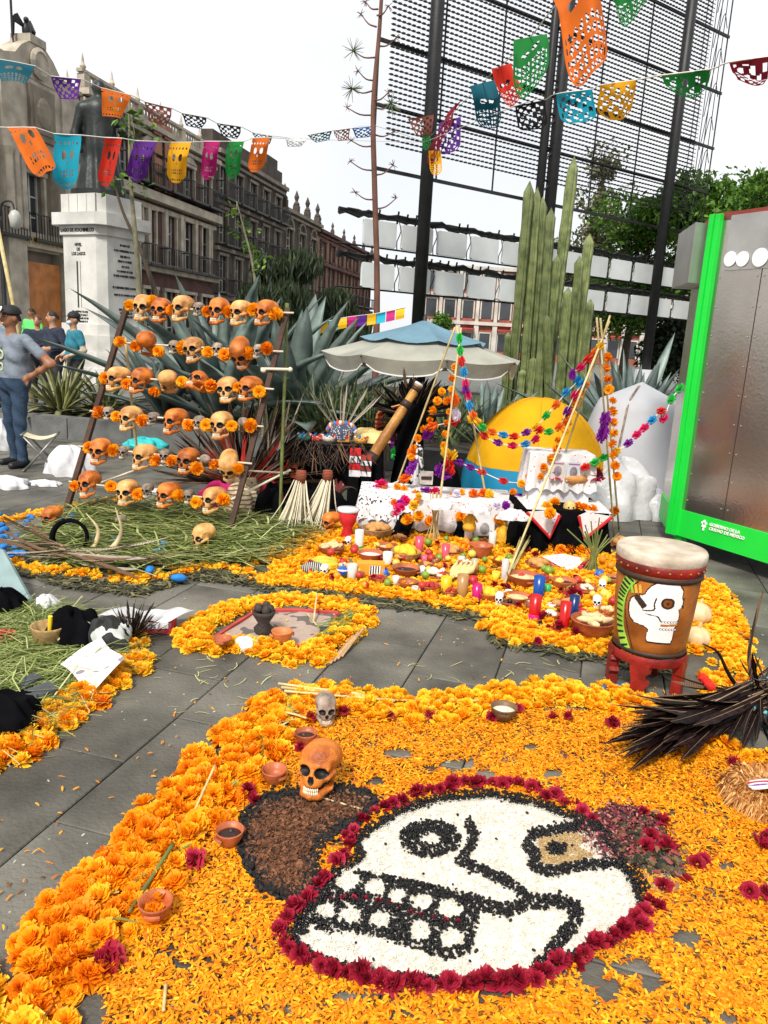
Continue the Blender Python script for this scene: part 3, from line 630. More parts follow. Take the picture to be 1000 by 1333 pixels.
# ================================================================== lattice screen on black poles with panel strips
m_blk = M('black_steel', (.012, .012, .013), .5, .3, 4, .15)
m_panel = M('panel_white', (.55, .57, .57), .45, .08, 2, .05, rnd=.08)
LA = D(465, 436, 17.5); LB = D(871, 460, 24.3); ld = LB-LA; ld[2] = 0; LLEN = np.linalg.norm(ld); ld /= LLEN; ln = np.array([-ld[1], ld[0], 0])
def LP(x, y, off=0.0): return OnPlane(x, y, LA-ln*off, ln)
LO = np.array([LA[0], LA[1], 0.2])
disp = thing('lattice_screen', 'huge open lattice screen on black poles with two strips of white panels', 'display frame', LO)
for k, (x, y) in enumerate(((545, 405), (716, 265), (848, 420))):
    p = LP(x, y, .35); q = p.copy(); q[2] = 0.2; e = p.copy(); e[2] = 15.0
    MB().tube([q-LO, e-LO], .145, 12).build('pole', m_blk, disp, True)
    if k == 1:
        q2 = q+ld*-.42; MB().tube([q2-LO, q2-LO+[0, 0, 14.8]], .09, 8).build('pole', m_blk, disp, True)
        b = MB()
        for j in range(40): zz = .2+j*.37; b.tube([q2-LO+[0, 0, zz], q-LO+[0, 0, zz+(.37 if j % 2 else 0)]], .025, 4)
        tag(b.build('lacing', m_blk, disp), kind='stuff')
    MB().lathe([(.28, 0), (.30, .5), (.3, .9), (.05, .92)], 14, tuple(q-LO)).build('pole_drum', M('drum_white', (.55, .57, .6), .5, .1, 4, .1), disp)
zrow0 = LP(505, 188)[2]; u0 = np.dot(LP(506, 100)-LA, ld); u1 = np.dot(LP(915, 130)-LA, ld)
sb = MB(); sb.box(((u1-u0)/2, 0, 0), (u1-u0, .016, .015))
for k in range(int((u1-u0)/.13)): sb.box((k*.13+.06, -.012, 0), (.07, .045, .032))
sme = sb.mesh('slat', m_blk); rz = math.atan2(ld[1], ld[0])
nrow = 74
for k in range(nrow):
    p = LA+ld*u0-LO; z = zrow0+k*.105-LO[2]
    put('slat', sme, disp, (p[0], p[1], z), (0, 0, rz))
UL = np.dot(LP(494, 120)-LA, ld); UR = np.dot(LP(943, 110)-LA, ld)
for z in [LP(490, 218)[2], LP(493, 135)[2], LP(500, 51)[2]]+[LP(500, 51)[2]+1.5*k for k in (1, 2, 3, 4)]:
    MB().box(((UL+UR)/2*ld[0]+LA[0]-LO[0]+ln[0]*.06, (UL+UR)/2*ld[1]+LA[1]-LO[1]+ln[1]*.06, z-LO[2]), (UR-UL, .06, .07), rotm(0, 0, rz)).build('crossbar', m_blk, disp)
zb = LP(490, 218)[2]
for u in np.linspace(UL, UR, 8):
    p = LA+ld*u+ln*.1-LO; MB().tube([(p[0], p[1], zb-LO[2]), (p[0], p[1], 15-LO[2])], .022, 5).build('upright', m_blk, disp)
for j in range(6):
    p = LA+ld*UR+ln*(.1+.16*j)-LO; MB().tube([(p[0], p[1], zb-LO[2]), (p[0], p[1], 15-LO[2])], .013, 4).build('upright', m_blk, disp)
for j in range(8):                                              # cable loops at the free end
    p = LA+ld*(u1+.15)-LO; zz = zrow0+j*.9-LO[2]
    MB().tube(smooth_line([(p[0], p[1], zz), p+ld*.3+[0, 0, zz+.35], p+ld*.55+[0, 0, zz+.1]], 8), .012, 4).build('cable', m_blk, disp)
m_rub = M('black_rubber', (.01, .01, .01), .7, .2, 10, .2)
for (yt, yb) in ((283, 317), (340, 373)):
    zt, zbm = LP(465, yt)[2], LP(465, yb)[2]; hp = zt-zbm; pit = LLEN/11.15
    pmsh = MB(); w_ = pit*.84
    pmsh.prism([(-w_/2+.03, -hp/2), (w_/2-.03, -hp/2), (w_/2, -hp/2+.03), (w_/2, hp/2-.03), (w_/2-.03, hp/2), (-w_/2+.03, hp/2), (-w_/2, hp/2-.03), (-w_/2, -hp/2+.03)], (0, .03, 0), (1, 0, 0), (0, 0, 1), (0, -1, 0), .07)
    pme_ = pmsh.mesh('panel', m_panel)
    for k in range(14):
        u = (k+.55)*pit-.1; p = LA+ld*u-LO
        pan = put('panel', pme_, disp, (p[0], p[1], (zt+zbm)/2-LO[2]), (0, 0, rz))
        b = MB(); x = pit*.46; b.tube(smooth_line([(x, -.04, hp*.62), (x+.05, -.07, hp*.2), (x-.03, -.05, -hp*.2), (x, -.02, -hp*.52)], 8), .014, 4); b.build('cable', m_rub, pan)
    for z, th in ((zt+.10, .11), (zbm-.03, .035)):
        b = MB(); rr = random.Random(int(yt+th*100)); L = []
        for u in np.linspace(-.6, 13.9*pit, 60): p = LA+ld*u-LO; L.append((p[0], p[1], z-LO[2]+(rr.uniform(-.03, .03) if th > .1 else 0)))
        if th > .1:
            for q in range(4): b.tube([(a, c, e+rr.uniform(-.05, .05)) for a, c, e in L], .05, 5)
            for q in range(50):
                a = L[rr.randrange(60)]; b.tube([(a[0], a[1], a[2]-.13), (a[0]+.03, a[1]-.06, a[2]+.13)], .022, 4)
        else: b.tube(L, .02, 4)
        b.build('cable_bundle' if th > .1 else 'rail', m_rub, disp)
# street lamp in front of the palace
lq = G(12, 420); lq = D(8, 430, 27); lamp = thing('street_lamp', 'black iron street lamp with a scrolled arm before the palace', 'street lamp', (lq[0], lq[1], 0))
MB().lathe([(.22, 0), (.2, .5), (.09, .7), (.06, 4.6), (.08, 4.7), (.04, 4.9)], 10).build('post', m_blk, lamp, True)
MB().tube(smooth_line([(0, 0, 4.8), (.15, -.1, 5.25), (.5, -.2, 5.3), (.62, -.25, 5.0)], 10), .035, 6).build('arm', m_blk, lamp)
MB().lathe([(.02, .3), (.12, .25), (.2, .1), (.16, -.25), (.05, -.3)], 10, (.62, -.25, 4.75)).build('lantern', M('lantern_glass', (.4, .4, .36), .3, .1, 3, 0), lamp, True)
# ================================================================== papel picado flags on strings
def paper(name, c): return M('paper_'+name, c, .75, .12, 4, .05, trans=.35, spec=.2)
PC = dict(orange=(.62, .13, .01), cyan=(.01, .30, .42), red=(.55, .03, .015), purple=(.10, .02, .22), yellow=(.75, .36, .01), magenta=(.38, .01, .13), green=(.01, .17, .03), teal=(.01, .10, .14), black=(.01, .01, .01), brown=(.22, .07, .05), blue=(.02, .12, .35), maroon=(.2, .01, .02), white=(.7, .7, .68))
def skull_holes(u, v):
    h = ((u-.32)/.1)**2+((v-.36)/.085)**2 < 1 or ((u-.68)/.1)**2+((v-.36)/.085)**2 < 1
    h |= abs(u-.5) < .05*(v-.46)/.08 and .46 < v < .55
    if .66 < v < .80 and .2 < u < .8: h |= (int(u*18) % 2 == 0) and (int((v-.66)*26) % 2 == 0)
    h |= .1 < v < .2 and int(u*12) % 2 == 0 and int(v*30) % 2 == 0
    h |= v > .86 and ((u*7) % 1-.5)**2+((v-.92)*12)**2 < .1
    return h
def lace_holes(u, v):
    if u < .06 or u > .94 or v < .08 or v > .95: return False
    a = math.sin(u*23)*math.sin(v*19+u*3); return a > .12 or ((u-.5)/.2)**2+((v-.5)/.2)**2 < .5 and math.sin(u*50) > 0
def dot_holes(u, v):
    if u < .08 or u > .92 or v < .05: return False
    if .25 < v < .45: return ((u-.35)/.12)**2+((v-.35)/.06)**2 < 1 or ((u-.62)/.1)**2+((v-.36)/.06)**2 < 1
    return v > .55 and ((u*8) % 1-.5)**2+((v*11) % 1-.5)**2 < .12
def flag(colr, tl, tr, bot, Yt, dY, pat, label, shape='tongue', bulge=.04, Yr=None, group='papel picado flags on strings'):
    """tl,tr: ends of the top edge; bot: middle of the bottom edge; Yt: distance of the top, dY: how far the wind carries the bottom"""
    A, B = D(*tl, Yt), D(*tr, Yr or Yt); C = D(*bot, Yt+dY); o = (A+B)/2
    x = B-A; wd = np.linalg.norm(x); dn = C-o; nn = np.cross(x, dn); nn /= np.linalg.norm(nn)
    nu, nv = 30, 40; V = []
    ph = random.uniform(0, 6)
    for j in range(nv+1):
        v = j/nv
        for i in range(nu+1):
            u = i/nu; k = 1.0
            if shape == 'tongue' and v > .72: k = math.sqrt(max(.05, 1-((v-.72)/.30)**2))
            if shape == 'fan': k = 1-.45*v
            s = (u-.5)*k
            V.append(o+x*s+dn*v+nn*(bulge*math.sin(v*3.0+ph)*1.0+bulge*.8*math.cos(s*5+ph*.5)-bulge*.5)*min(1, v*3)-o)
    hole = {'skull': skull_holes, 'lace': lace_holes, 'dots': dot_holes}[pat]
    F = [(j*(nu+1)+i, j*(nu+1)+i+1, (j+1)*(nu+1)+i+1, (j+1)*(nu+1)+i) for j in range(nv) for i in range(nu) if not hole((i+.5)/nu, (j+.5)/nv)]
    ob = MB().add(V, F).build('paper_flag', paper(colr, PC[colr]), loc=o); tag(ob, label, 'flag', group); return A, B
def string_obj(pts, label, r=.005, grp='flag strings'):
    o = np.array(pts[0]); b = MB(); b.tube(smooth_line([np.array(p)-o for p in pts], 40), r, 4)
    tag(b.build('flag_string', M('string_white', (.6, .58, .52), .8, .1, 5, 0), loc=o), label, 'string')
E1 = LP(553, 185, .6)
up = [('teal', (-8, 76), (46, 86), (18, 108), 8.0, -.1, 'dots'), ('purple', (66, 99), (106, 103), (88, 130), 8.7, .1, 'lace'), ('orange', (131, 114), (171, 124), (146, 152), 9.4, 0, 'skull'), ('brown', (188, 132), (224, 141), (204, 160), 10.1, .2, 'lace'), ('black', (236, 147), (269, 153), (253, 166), 10.9, .2, 'lace'), ('black', (282, 160), (314, 165), (297, 178), 11.7, .2, 'lace'), ('teal', (328, 172), (355, 177), (341, 184), 12.5, .2, 'lace')]
pts = []
for c, tl, tr, bt, Y, dY, pat in up:
    A, B = flag(c, tl, tr, bt, Y, dY, pat, {'teal': 'small teal lace paper flag'+(' high over the palace gable' if tl[0] < 50 else ' over the dark building roof'), 'purple': 'short purple lace paper flag blown flat', 'orange': 'short orange paper flag with cut skull', 'brown': 'pale brown lace paper flag', 'black': 'black outline lace paper flag'+(' above the red stone palace' if tl[0] < 260 else ' above the four storey building')}[c]+' on the upper string', 'fan', .03, Y+.25, 'flags on the upper string'); pts += [A, B]
string_obj([D(-60, 66, 7.2)]+pts+[D(420, 182, 14.5), E1], 'upper white string of small paper flags before the facades')
lo_ = [('orange', (10, 166), (46, 166), (60, 225), 7.2, -.5, 'skull'), ('cyan', (70, 174), (106, 176), (91, 248), 7.4, 0, 'skull'), ('red', (136, 179), (159, 180), (140, 242), 7.7, .1, 'skull'), ('purple', (176, 183), (205, 184), (176, 236), 8.0, .15, 'skull'), ('yellow', (222, 185), (249, 185), (229, 238), 8.3, .1, 'skull'), ('magenta', (266, 184), (287, 184), (269, 234), 8.6, .1, 'skull'), ('green', (297, 184), (318, 184), (303, 233), 8.9, 0, 'skull'), ('orange', (329, 180), (352, 179), (331, 224), 9.2, .1, 'skull')]
pts = []
nm2 = ['long orange skull paper flag swinging out over the palace', 'long cyan skull paper flag', 'narrow red paper flag in front of the statue', 'long purple skull paper flag', 'long golden yellow skull paper flag', 'long magenta skull paper flag', 'long green skull paper flag', 'orange skull paper flag with pale cut eyes at the dark building']
for (c, tl, tr, bt, Y, dY, pat), l in zip(lo_, nm2):
    A, B = flag(c, tl, tr, bt, Y, dY, pat, l, 'tongue', .05, None, 'flags on the lower string'); pts += [A, B]
far_ = [('white', (370, 180), (398, 178), (384, 191), 12, .2, 'lace'), ('teal', (400, 176), (432, 170), (420, 184), 13, .2, 'lace'), ('brown', (434, 170), (456, 167), (446, 183), 14, .2, 'lace'), ('blue', (458, 167), (490, 164), (474, 179), 15, .2, 'lace')]
for c, tl, tr, bt, Y, dY, pat in far_:
    A, B = flag(c, tl, tr, bt, Y, dY, pat, {'white': 'tiny white paper flag curled over far along the lower string', 'teal': 'small dark teal lace flag nearing the flower stalk', 'brown': 'small brown lace flag nearing the flower stalk', 'blue': 'small blue lace flag beside the flower stalk'}[c], 'fan', .03, Y+.3, 'flags on the lower string'); pts += [A, B]
string_obj([D(-60, 163, 6.9)]+pts+[E1], 'lower white string of long paper flags ending at the black pole')
# bundle at the pole and flags over the altar
Yp = E1[1]-.35
flag('maroon', (567, 178), (603, 128), (572, 198), Yp, -.4, 'dots', 'dark red paper flag blown sideways against the black pole', 'tongue', .08)
flag('purple', (571, 160), (600, 152), (585, 200), Yp-.1, -.2, 'lace', 'purple paper flag wrapped round the black pole')
flag('yellow', (558, 196), (574, 196), (568, 229), Yp-.3, -.1, 'dots', 'orange yellow paper flag dangling on the black pole')
flag('green', (549, 178), (560, 176), (556, 196), Yp-.4, -.1, 'lace', 'tiny green paper flag caught at the black pole')
flag('brown', (531, 155), (565, 149), (552, 176), Yp-.5, .1, 'lace', 'brown lace paper flag between the flower stalk and the black pole', 'fan')
r3 = [('teal', (622, 110), (634, 106), (640, 167), 9.6, .2, 'dots', 'dark teal paper flag blown upward beside the red one'), ('red', (645, 92), (660, 80), (668, 142), 8.8, -.1, 'dots', 'red paper flag twisting between teal and green ones'), ('green', (683, 52), (698, 44), (689, 132), 7.3, -.4, 'dots', 'large green paper flag filled by the wind'), ('orange', (732, -6), (752, -14), (770, 99), 5.6, -.6, 'dots', 'largest orange paper flag hanging overhead'), ('green', (796, -24), (842, -26), (818, 46), 5.2, -.2, 'dots', 'dark green paper flag beside the largest orange flag overhead')]
pts = [E1]
for c, tl, tr, bt, Y, dY, pat, l in r3:
    A = D(*tl, Y); B = D(*tr, Y); m_ = (A+B)/2; C = D(*bot, Y) if False else None
    wpx = {'teal': 38, 'red': 30, 'green': 52, 'orange': 58}[c]; cx = (tl[0]+tr[0])/2; cy = (tl[1]+tr[1])/2
    flag(c, (cx-wpx*.42, cy+4), (cx+wpx*.42, cy-4), bt, Y, dY, pat, l, 'tongue', .09, None, 'flags over the altar'); pts.append(m_)
string_obj(pts+[D(900, -60, 4.2)], 'string of large paper flags rising from the pole overhead')
r4 = [('black', (671, 138), (709, 130), (692, 168), 9.0, .1, 'lace', 'black lace paper flag below the green one'), ('cyan', (724, 122), (771, 116), (752, 159), 7.8, .1, 'lace', 'cyan lace paper flag with rounded hem'), ('yellow', (781, 111), (828, 104), (802, 155), 7.1, .2, 'lace', 'golden yellow lace paper flag'), ('green', (861, 98), (925, 90), (893, 126), 6.2, .4, 'lace', 'green lace paper flag lifted flat in front of the lattice'), ('maroon', (949, 81), (1012, 72), (978, 110), 5.6, .3, 'lace', 'dark red lace paper flag beyond the end of the lattice')]
pts = [E1]
for c, tl, tr, bt, Y, dY, pat, l in r4:
    A, B = flag(c, tl, tr, bt, Y, dY, pat, l, 'fan' if c in ('green', 'maroon') else 'tongue', .05, None, 'flags over the altar'); pts += [A, B]
string_obj(pts+[D(1080, 60, 5.0)], 'string of lace paper flags from the pole across the lattice')
# little bunting behind the umbrella
bc = ['magenta', 'yellow', 'cyan', 'yellow', 'magenta', 'purple', 'yellow', 'cyan', 'magenta', 'yellow', 'purple', 'orange']
sp = [(404, 424), (445, 414), (490, 408), (528, 400)]; sl_ = resample(smooth_line([D(x, y, 11.5) for x, y in sp], 20), .13)
string_obj(sl_, 'short string of little bright pennants behind the umbrella')
for k, p in enumerate(sl_[:-1]):
    q = sl_[k+1]; c = bc[k % 12]; n_ = q-p; b = MB(); h = .15
    b.grid(lambda u, v: n_*u*.92+np.array([0, .02*math.sin(3*v+k), -h*v]), 3, 4)
    o = b.build('pennant', M('pennant_'+c, tuple(min(1, k_*1.5) for k_ in PC[c]), .7, .1, 4, 0, trans=.3), loc=p)
    tag(o, 'small %s pennant on the string behind the umbrella' % {'cyan': 'sky blue'}.get(c, c), 'pennant', 'pennants behind the umbrella')
# ================================================================== flowers: one bloom, placed many times
def bloom(layers, seg=2, ruffle=.12, seed=0, dome=.42, R0=.5):
    rr = np.random.default_rng(seed); V, Fq, T = [], [], []
    for k, (n, rad, zz, wd) in enumerate(layers):
        for i in range(n):
            a = 2*math.pi*(i+rr.uniform(-.25, .25))/n+k*.7; ln_ = rad*rr.uniform(.88, 1.12)
            b0 = len(V); w = wd*rr.uniform(.8, 1.2); c, s = math.cos(a), math.sin(a); tip = rr.uniform(-.06, .1)
            for q in range(seg+1):
                u = q/seg; r = .06+(ln_-.06)*u; z = zz*(.35+.65*math.sin(min(1, u*1.1)*1.5))-(.18*u*u if k == 0 else 0)+tip*u*u
                hw = w*(.35+.75*u)/2; ru = ruffle*rr.uniform(-1, 1)*u*.5
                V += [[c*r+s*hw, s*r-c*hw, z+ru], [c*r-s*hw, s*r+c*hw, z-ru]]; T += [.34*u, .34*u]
            for q in range(seg): j = b0+2*q; Fq.append([j, j+1, j+3, j+2])
    return np.array(V), np.array(Fq), np.array(T)
HI = [bloom([(17, .50, .14, .19), (16, .47, .24, .18), (15, .41, .32, .17), (13, .34, .38, .16), (10, .26, .43, .15), (7, .18, .46, .13), (4, .1, .48, .1)], 2, .15, s) for s in range(5)]
LO_ = [bloom([(8, .50, .16, .38), (7, .38, .32, .34), (5, .22, .42, .26)], 1, .16, s) for s in range(4)]
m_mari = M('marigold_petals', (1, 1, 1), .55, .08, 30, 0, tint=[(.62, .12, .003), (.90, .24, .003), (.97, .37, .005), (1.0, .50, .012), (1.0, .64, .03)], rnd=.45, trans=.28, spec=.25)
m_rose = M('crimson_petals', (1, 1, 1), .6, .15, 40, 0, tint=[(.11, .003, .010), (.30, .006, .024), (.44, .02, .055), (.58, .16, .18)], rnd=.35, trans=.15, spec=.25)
m_pet = M('loose_petals', (1, 1, 1), .6, .08, 30, 0, tint=[(.10, .05, .01), (.62, .13, .003), (.84, .27, .004), (.92, .40, .007), (.97, .56, .025)], trans=.2, spec=.25)
FL = []                                   # every marigold head: x, y, z, size, where
def band(line_px, width, dens, size, where, zmax=.05, jitter=True, world=False):
    W = np.array([G(x, y)[:2] for x, y in line_px]) if not world else np.array(line_px); s = resample(W, .02); n = int(dens*np.linalg.norm(np.diff(W, axis=0), axis=1).sum()*width)
    i = rng.integers(0, len(s)-1, n); t = s[np.minimum(i+1, len(s)-1)]-s[np.maximum(i-1, 0)]; t /= np.linalg.norm(t, axis=1)[:, None]+1e-9
    o = np.clip(rng.normal(0, .3, n), -.6, .6)*width; p = s[i]+np.stack([-t[:, 1], t[:, 0]], 1)*o[:, None]
    add_flowers(p, size, where, zmax, np.abs(o)/width)
def fill(poly_px, dens, size, where, zmax=.03):
    W = np.array([G(x, y)[:2] for x, y in poly_px]); lo, hi = W.min(0), W.max(0); n = int(dens*np.prod(hi-lo)); p = rng.uniform(lo, hi, (n, 2))
    add_flowers(p[in_poly(p, W)], size, where, zmax)
def add_flowers(p, size, where, zmax, e=None):
    """thin to blooms that do not overlap too much, the rest pile on top"""
    grid = {}
    for k, q in enumerate(p):
        s = size*random.uniform(.72, 1.18); c = (math.floor(q[0]/(size*.6)), math.floor(q[1]/(size*.6))); h = grid.get(c, 0)
        if h > 1: continue
        grid[c] = h+1; FL.append((q[0], q[1], .004+h*size*.30*(1 if e is None else 1-e[k]), s, where))
# the thick border round the petal carpet
band([(-75, 1420), (40, 1300), (110, 1215), (190, 1120), (262, 1042), (312, 985), (352, 940), (385, 915)], .25, 1500, .08, 'carpet')
band([(385, 915), (450, 913), (520, 925), (580, 925), (640, 912), (700, 905), (760, 908), (830, 918), (900, 940)], .21, 1300, .07, 'carpet')
band([(905, 975), (960, 980), (1010, 990), (1060, 1000)], .12, 300, .075, 'carpet')
# offering beside the drum, heap of the big altar
ALT = [(335, 762), (385, 708), (430, 684), (560, 694), (680, 704), (790, 722), (900, 742), (948, 800), (955, 850), (800, 850), (730, 842), (655, 832), (640, 802), (560, 786), (400, 768)]
fill(ALT, 820, .058, 'altar')
band([(330, 752), (400, 764), (480, 770), (560, 783), (638, 800)], .14, 560, .062, 'altar')
band([(640, 800), (652, 828), (730, 842), (800, 850), (880, 850), (950, 845)], .16, 560, .064, 'altar')
band([(920, 760), (940, 800), (955, 850), (960, 880), (930, 915)], .22, 520, .066, 'altar')
# rim of the bed of green stems
band([(8, 732), (60, 744), (120, 750), (180, 758), (225, 748), (270, 738), (335, 748)], .16, 520, .06, 'rim')
band([(-10, 682), (40, 672), (90, 662), (150, 652), (210, 640)], .14, 420, .06, 'rim')
band([(330, 735), (385, 700), (430, 680), (460, 672)], .2, 420, .06, 'altar')
# frame of the small fire offering
FS = [(238, 835), (300, 795), (372, 782), (440, 790), (478, 802), (440, 832), (400, 862), (340, 845), (270, 845), (238, 835)]
band(FS, .15, 1300, .07, 'fire')
# edge of the bundle beside the path
band([(-40, 1010), (20, 975), (70, 935), (120, 905), (160, 878), (180, 855)], .18, 1300, .074, 'bundle')
band([(150, 880), (176, 850), (172, 830), (185, 838)], .12, 400, .07, 'bundle')
band([(10, 838), (45, 832), (85, 840)], .1, 300, .062, 'bundle')
FL = np.array([(a, b, c, d, ('carpet', 'altar', 'rim', 'fire', 'bundle').index(w_)) for a, b, c, d, w_ in FL])
pxy = PX(np.c_[FL[:, :3]]); vis = (pxy[:, 0] > 0) & (pxy[:, 0] < 1000) & (pxy[:, 1] < 1333)
dist = np.linalg.norm(FL[:, :3]-EYE, axis=1); order = np.argsort(np.where(vis, dist/FL[:, 3]*.07, 1e3+dist)); near = order[:300]; rest = order[300:]
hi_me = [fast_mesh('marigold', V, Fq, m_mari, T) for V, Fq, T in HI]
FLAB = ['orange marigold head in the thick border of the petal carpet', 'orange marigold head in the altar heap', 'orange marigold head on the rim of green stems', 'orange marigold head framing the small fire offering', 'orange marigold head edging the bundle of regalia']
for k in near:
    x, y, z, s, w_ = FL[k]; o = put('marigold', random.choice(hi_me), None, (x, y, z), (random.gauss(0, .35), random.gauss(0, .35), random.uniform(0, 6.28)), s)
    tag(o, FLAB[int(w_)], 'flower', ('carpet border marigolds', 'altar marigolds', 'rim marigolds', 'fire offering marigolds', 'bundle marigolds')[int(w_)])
def merge(parts):
    V, Fq, T, n = [], [], [], 0
    for v, f, t in parts: V.append(v); Fq.append(f+n); T.append(t); n += len(v)
    return np.vstack(V), np.vstack(Fq), np.concatenate(T)
parts = []
for src, sel in ((HI, rest[dist[rest] < 4.6]), (LO_, rest[dist[rest] >= 4.6])):
    for j in range(len(src)):
        s = sel[j::len(src)]
        if len(s): parts.append(scatter(src[j][0], src[j][1], FL[s, :3], rand_rot(len(s), .35), FL[s, 3], rng.uniform(0, .5, len(s)), src[j][2]))
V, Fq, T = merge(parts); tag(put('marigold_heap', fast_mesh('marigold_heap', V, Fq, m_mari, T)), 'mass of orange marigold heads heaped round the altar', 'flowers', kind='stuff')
print('flowers', len(FL), len(V))
# ------------------------------------------------------------------ the seed and petal skull on the ground
SKULL = [(462, 1098), (478, 1085), (520, 1058), (570, 1042), (640, 1036), (700, 1048), (745, 1066), (778, 1080), (800, 1110), (822, 1145), (834, 1175), (828, 1205), (805, 1225), (760, 1240), (720, 1262), (690, 1278), (620, 1284), (540, 1280), (470, 1270), (410, 1254), (384, 1234), (378, 1215), (400, 1180), (430, 1150), (440, 1135), (470, 1120)]
TEETHZ = [(436, 1140), (475, 1140), (520, 1148), (565, 1158), (612, 1172), (624, 1190), (618, 1215), (612, 1246), (585, 1254), (550, 1244), (495, 1224), (440, 1217), (404, 1214), (384, 1230), (386, 1195), (416, 1160)]
TOOTH = [(452, 1152, 16, 11), (487, 1160, 14, 11), (517, 1171, 12, 10), (548, 1179, 15, 10), (586, 1188, 16, 12), (423, 1190, 13, 10), (456, 1197, 15, 11), (494, 1203, 14, 11), (547, 1216, 14, 12), (588, 1226, 17, 12)]
BROW = [(610, 1076), (618, 1094), (608, 1112), (600, 1126), (622, 1136), (655, 1150), (682, 1168)]
JAW = [(612, 1176), (634, 1184), (658, 1190), (690, 1180), (725, 1178), (750, 1188), (748, 1203), (732, 1225), (716, 1245), (702, 1260)]
CURL = [(772, 1080), (728, 1083), (693, 1091), (686, 1104), (698, 1119), (692, 1131), (718, 1139), (760, 1131), (800, 1128), (825, 1138), (838, 1160)]
TAN = [(700, 1095), (740, 1085), (765, 1095), (752, 1108), (772, 1116), (740, 1130), (705, 1128)]
TAN2 = [(830, 1138), (870, 1145), (880, 1155), (860, 1165), (835, 1158)]
PINK = [(752, 1085), (765, 1064), (795, 1048), (825, 1052), (850, 1068), (862, 1090), (838, 1112), (800, 1122), (772, 1112)]
DARKP = [(800, 1075), (850, 1060), (880, 1100), (895, 1140), (870, 1150), (820, 1130), (800, 1110)]
SCROLL = [(322, 1075), (345, 1050), (400, 1040), (455, 1038), (480, 1048), (462, 1068), (425, 1082), (408, 1100), (402, 1130), (405, 1165), (380, 1170), (345, 1152), (322, 1112)]
SCRIM = SCROLL+[SCROLL[0]]
BARE = [(517, 983, 22, 8), (595, 998, 26, 8), (632, 1012, 14, 9), (490, 1020, 12, 6), (770, 1268, 20, 22), (792, 1292, 18, 18), (820, 1265, 30, 10), (848, 1282, 16, 14), (893, 1224, 22, 12), (655, 1296, 40, 8), (450, 1300, 22, 8), (118, 1318, 22, 30), (720, 1010, 16, 6), (405, 965, 8, 4), (945, 1130, 12, 8), (950, 1330, 12, 10), (560, 1002, 10, 5), (690, 975, 12, 5), (860, 968, 10, 4)]
def ellm(p, e): return ((p[:, 0]-e[0])/e[2])**2+((p[:, 1]-e[1])/e[3])**2
lo, hi = np.array([-1.25, 1.15]), np.array([2.3, 3.45])
CARP = np.array([G(x, y)[:2] for x, y in [(-60, 1420), (110, 1250), (200, 1160), (280, 1075), (330, 1010), (385, 935), (450, 930), (560, 945), (700, 925), (830, 930), (960, 975), (1160, 1000), (1500, 1420), (500, 1560)]])
def noise2(p, f, s=0): return (np.sin(p[:, 0]*f*1.3+s)*np.cos(p[:, 1]*f+2*s)+np.sin(p[:, 0]*f*2.7+p[:, 1]*f*1.9+s)+np.cos(p[:, 1]*f*3.3-p[:, 0]*f*.8+s*3))/3
SKX = [(x, y) for x, y in SKULL]
N0 = 290000; P2 = rng.uniform(lo, hi, (N0, 2)); Q = PX(np.c_[P2, np.zeros(N0)])
ok = in_poly(P2, CARP) & (Q[:, 1] < 1480)
core = in_poly(Q, SKX) | in_poly(Q, SCROLL) | (seg_dist(Q, SCRIM) < 13) | in_poly(Q, PINK) | in_poly(Q, DARKP)
HOOK = [(398, 1098), (430, 1088), (464, 1100), (452, 1124), (425, 1143), (402, 1140)]
core &= ~in_poly(Q, HOOK)
prob = np.clip(.78+.55*noise2(P2, 9)+.35*noise2(P2, 31, 1), .08, 1)
for e in BARE: prob *= np.clip((ellm(Q, e)-.65)*2.0, 0.0, 1)
ok &= ~core & (rng.uniform(size=N0) < prob); P2 = P2[ok]
EX = np.array([G(random.uniform(0, 900), random.uniform(760, 1250))[:2] for _ in range(420)]); P2 = np.vstack([P2, EX[~in_poly(EX, CARP)]])
PV = np.array([[-.5, -.05, 0], [-.5, .05, 0], [-.1, -.16, .10], [-.1, .16, .10], [.45, -.13, .03], [.5, .10, -.02]]); PF = np.array([[0, 2, 3, 1], [2, 4, 5, 3]])
n = len(P2); z = rng.uniform(.003, .015, n); tt = np.clip(rng.normal(.62, .17, n), .12, 1); tt[rng.uniform(size=n) < .06] = .05
V, Fq, T = scatter(PV, PF, np.c_[P2, z], rand_rot(n, .28), np.stack([rng.uniform(.014, .028, n), rng.uniform(.015, .026, n), rng.uniform(.015, .035, n)], 1), tt)
tag(put('petal_carpet', fast_mesh('petal_carpet', V, Fq, m_pet, T)), 'loose golden marigold petals strewn over the paving', 'petals', kind='stuff'); print('petals', n)
ICO_V = []; ph = (1+5**.5)/2
for a in (-1, 1):
    for b in (-ph, ph): ICO_V += [(0, a, b), (a, b, 0), (b, 0, a)]
ICO_V = np.array(ICO_V)/math.sqrt(1+ph*ph)
from itertools import combinations
ICO_F = np.array([t if np.dot(np.cross(ICO_V[t[1]]-ICO_V[t[0]], ICO_V[t[2]]-ICO_V[t[0]]), ICO_V[t[0]]) > 0 else (t[0], t[2], t[1]) for t in combinations(range(12), 3) if all(abs(np.linalg.norm(ICO_V[a]-ICO_V[b])-1.0515) < .05 for a, b in combinations(t, 2))])
OCT_V = np.array([(1, 0, 0), (-1, 0, 0), (0, 1, 0), (0, -1, 0), (0, 0, 1), (0, 0, -1)], float); OCT_F = np.array([(0, 2, 4), (2, 1, 4), (1, 3, 4), (3, 0, 4), (2, 0, 5), (1, 2, 5), (3, 1, 5), (0, 3, 5)])
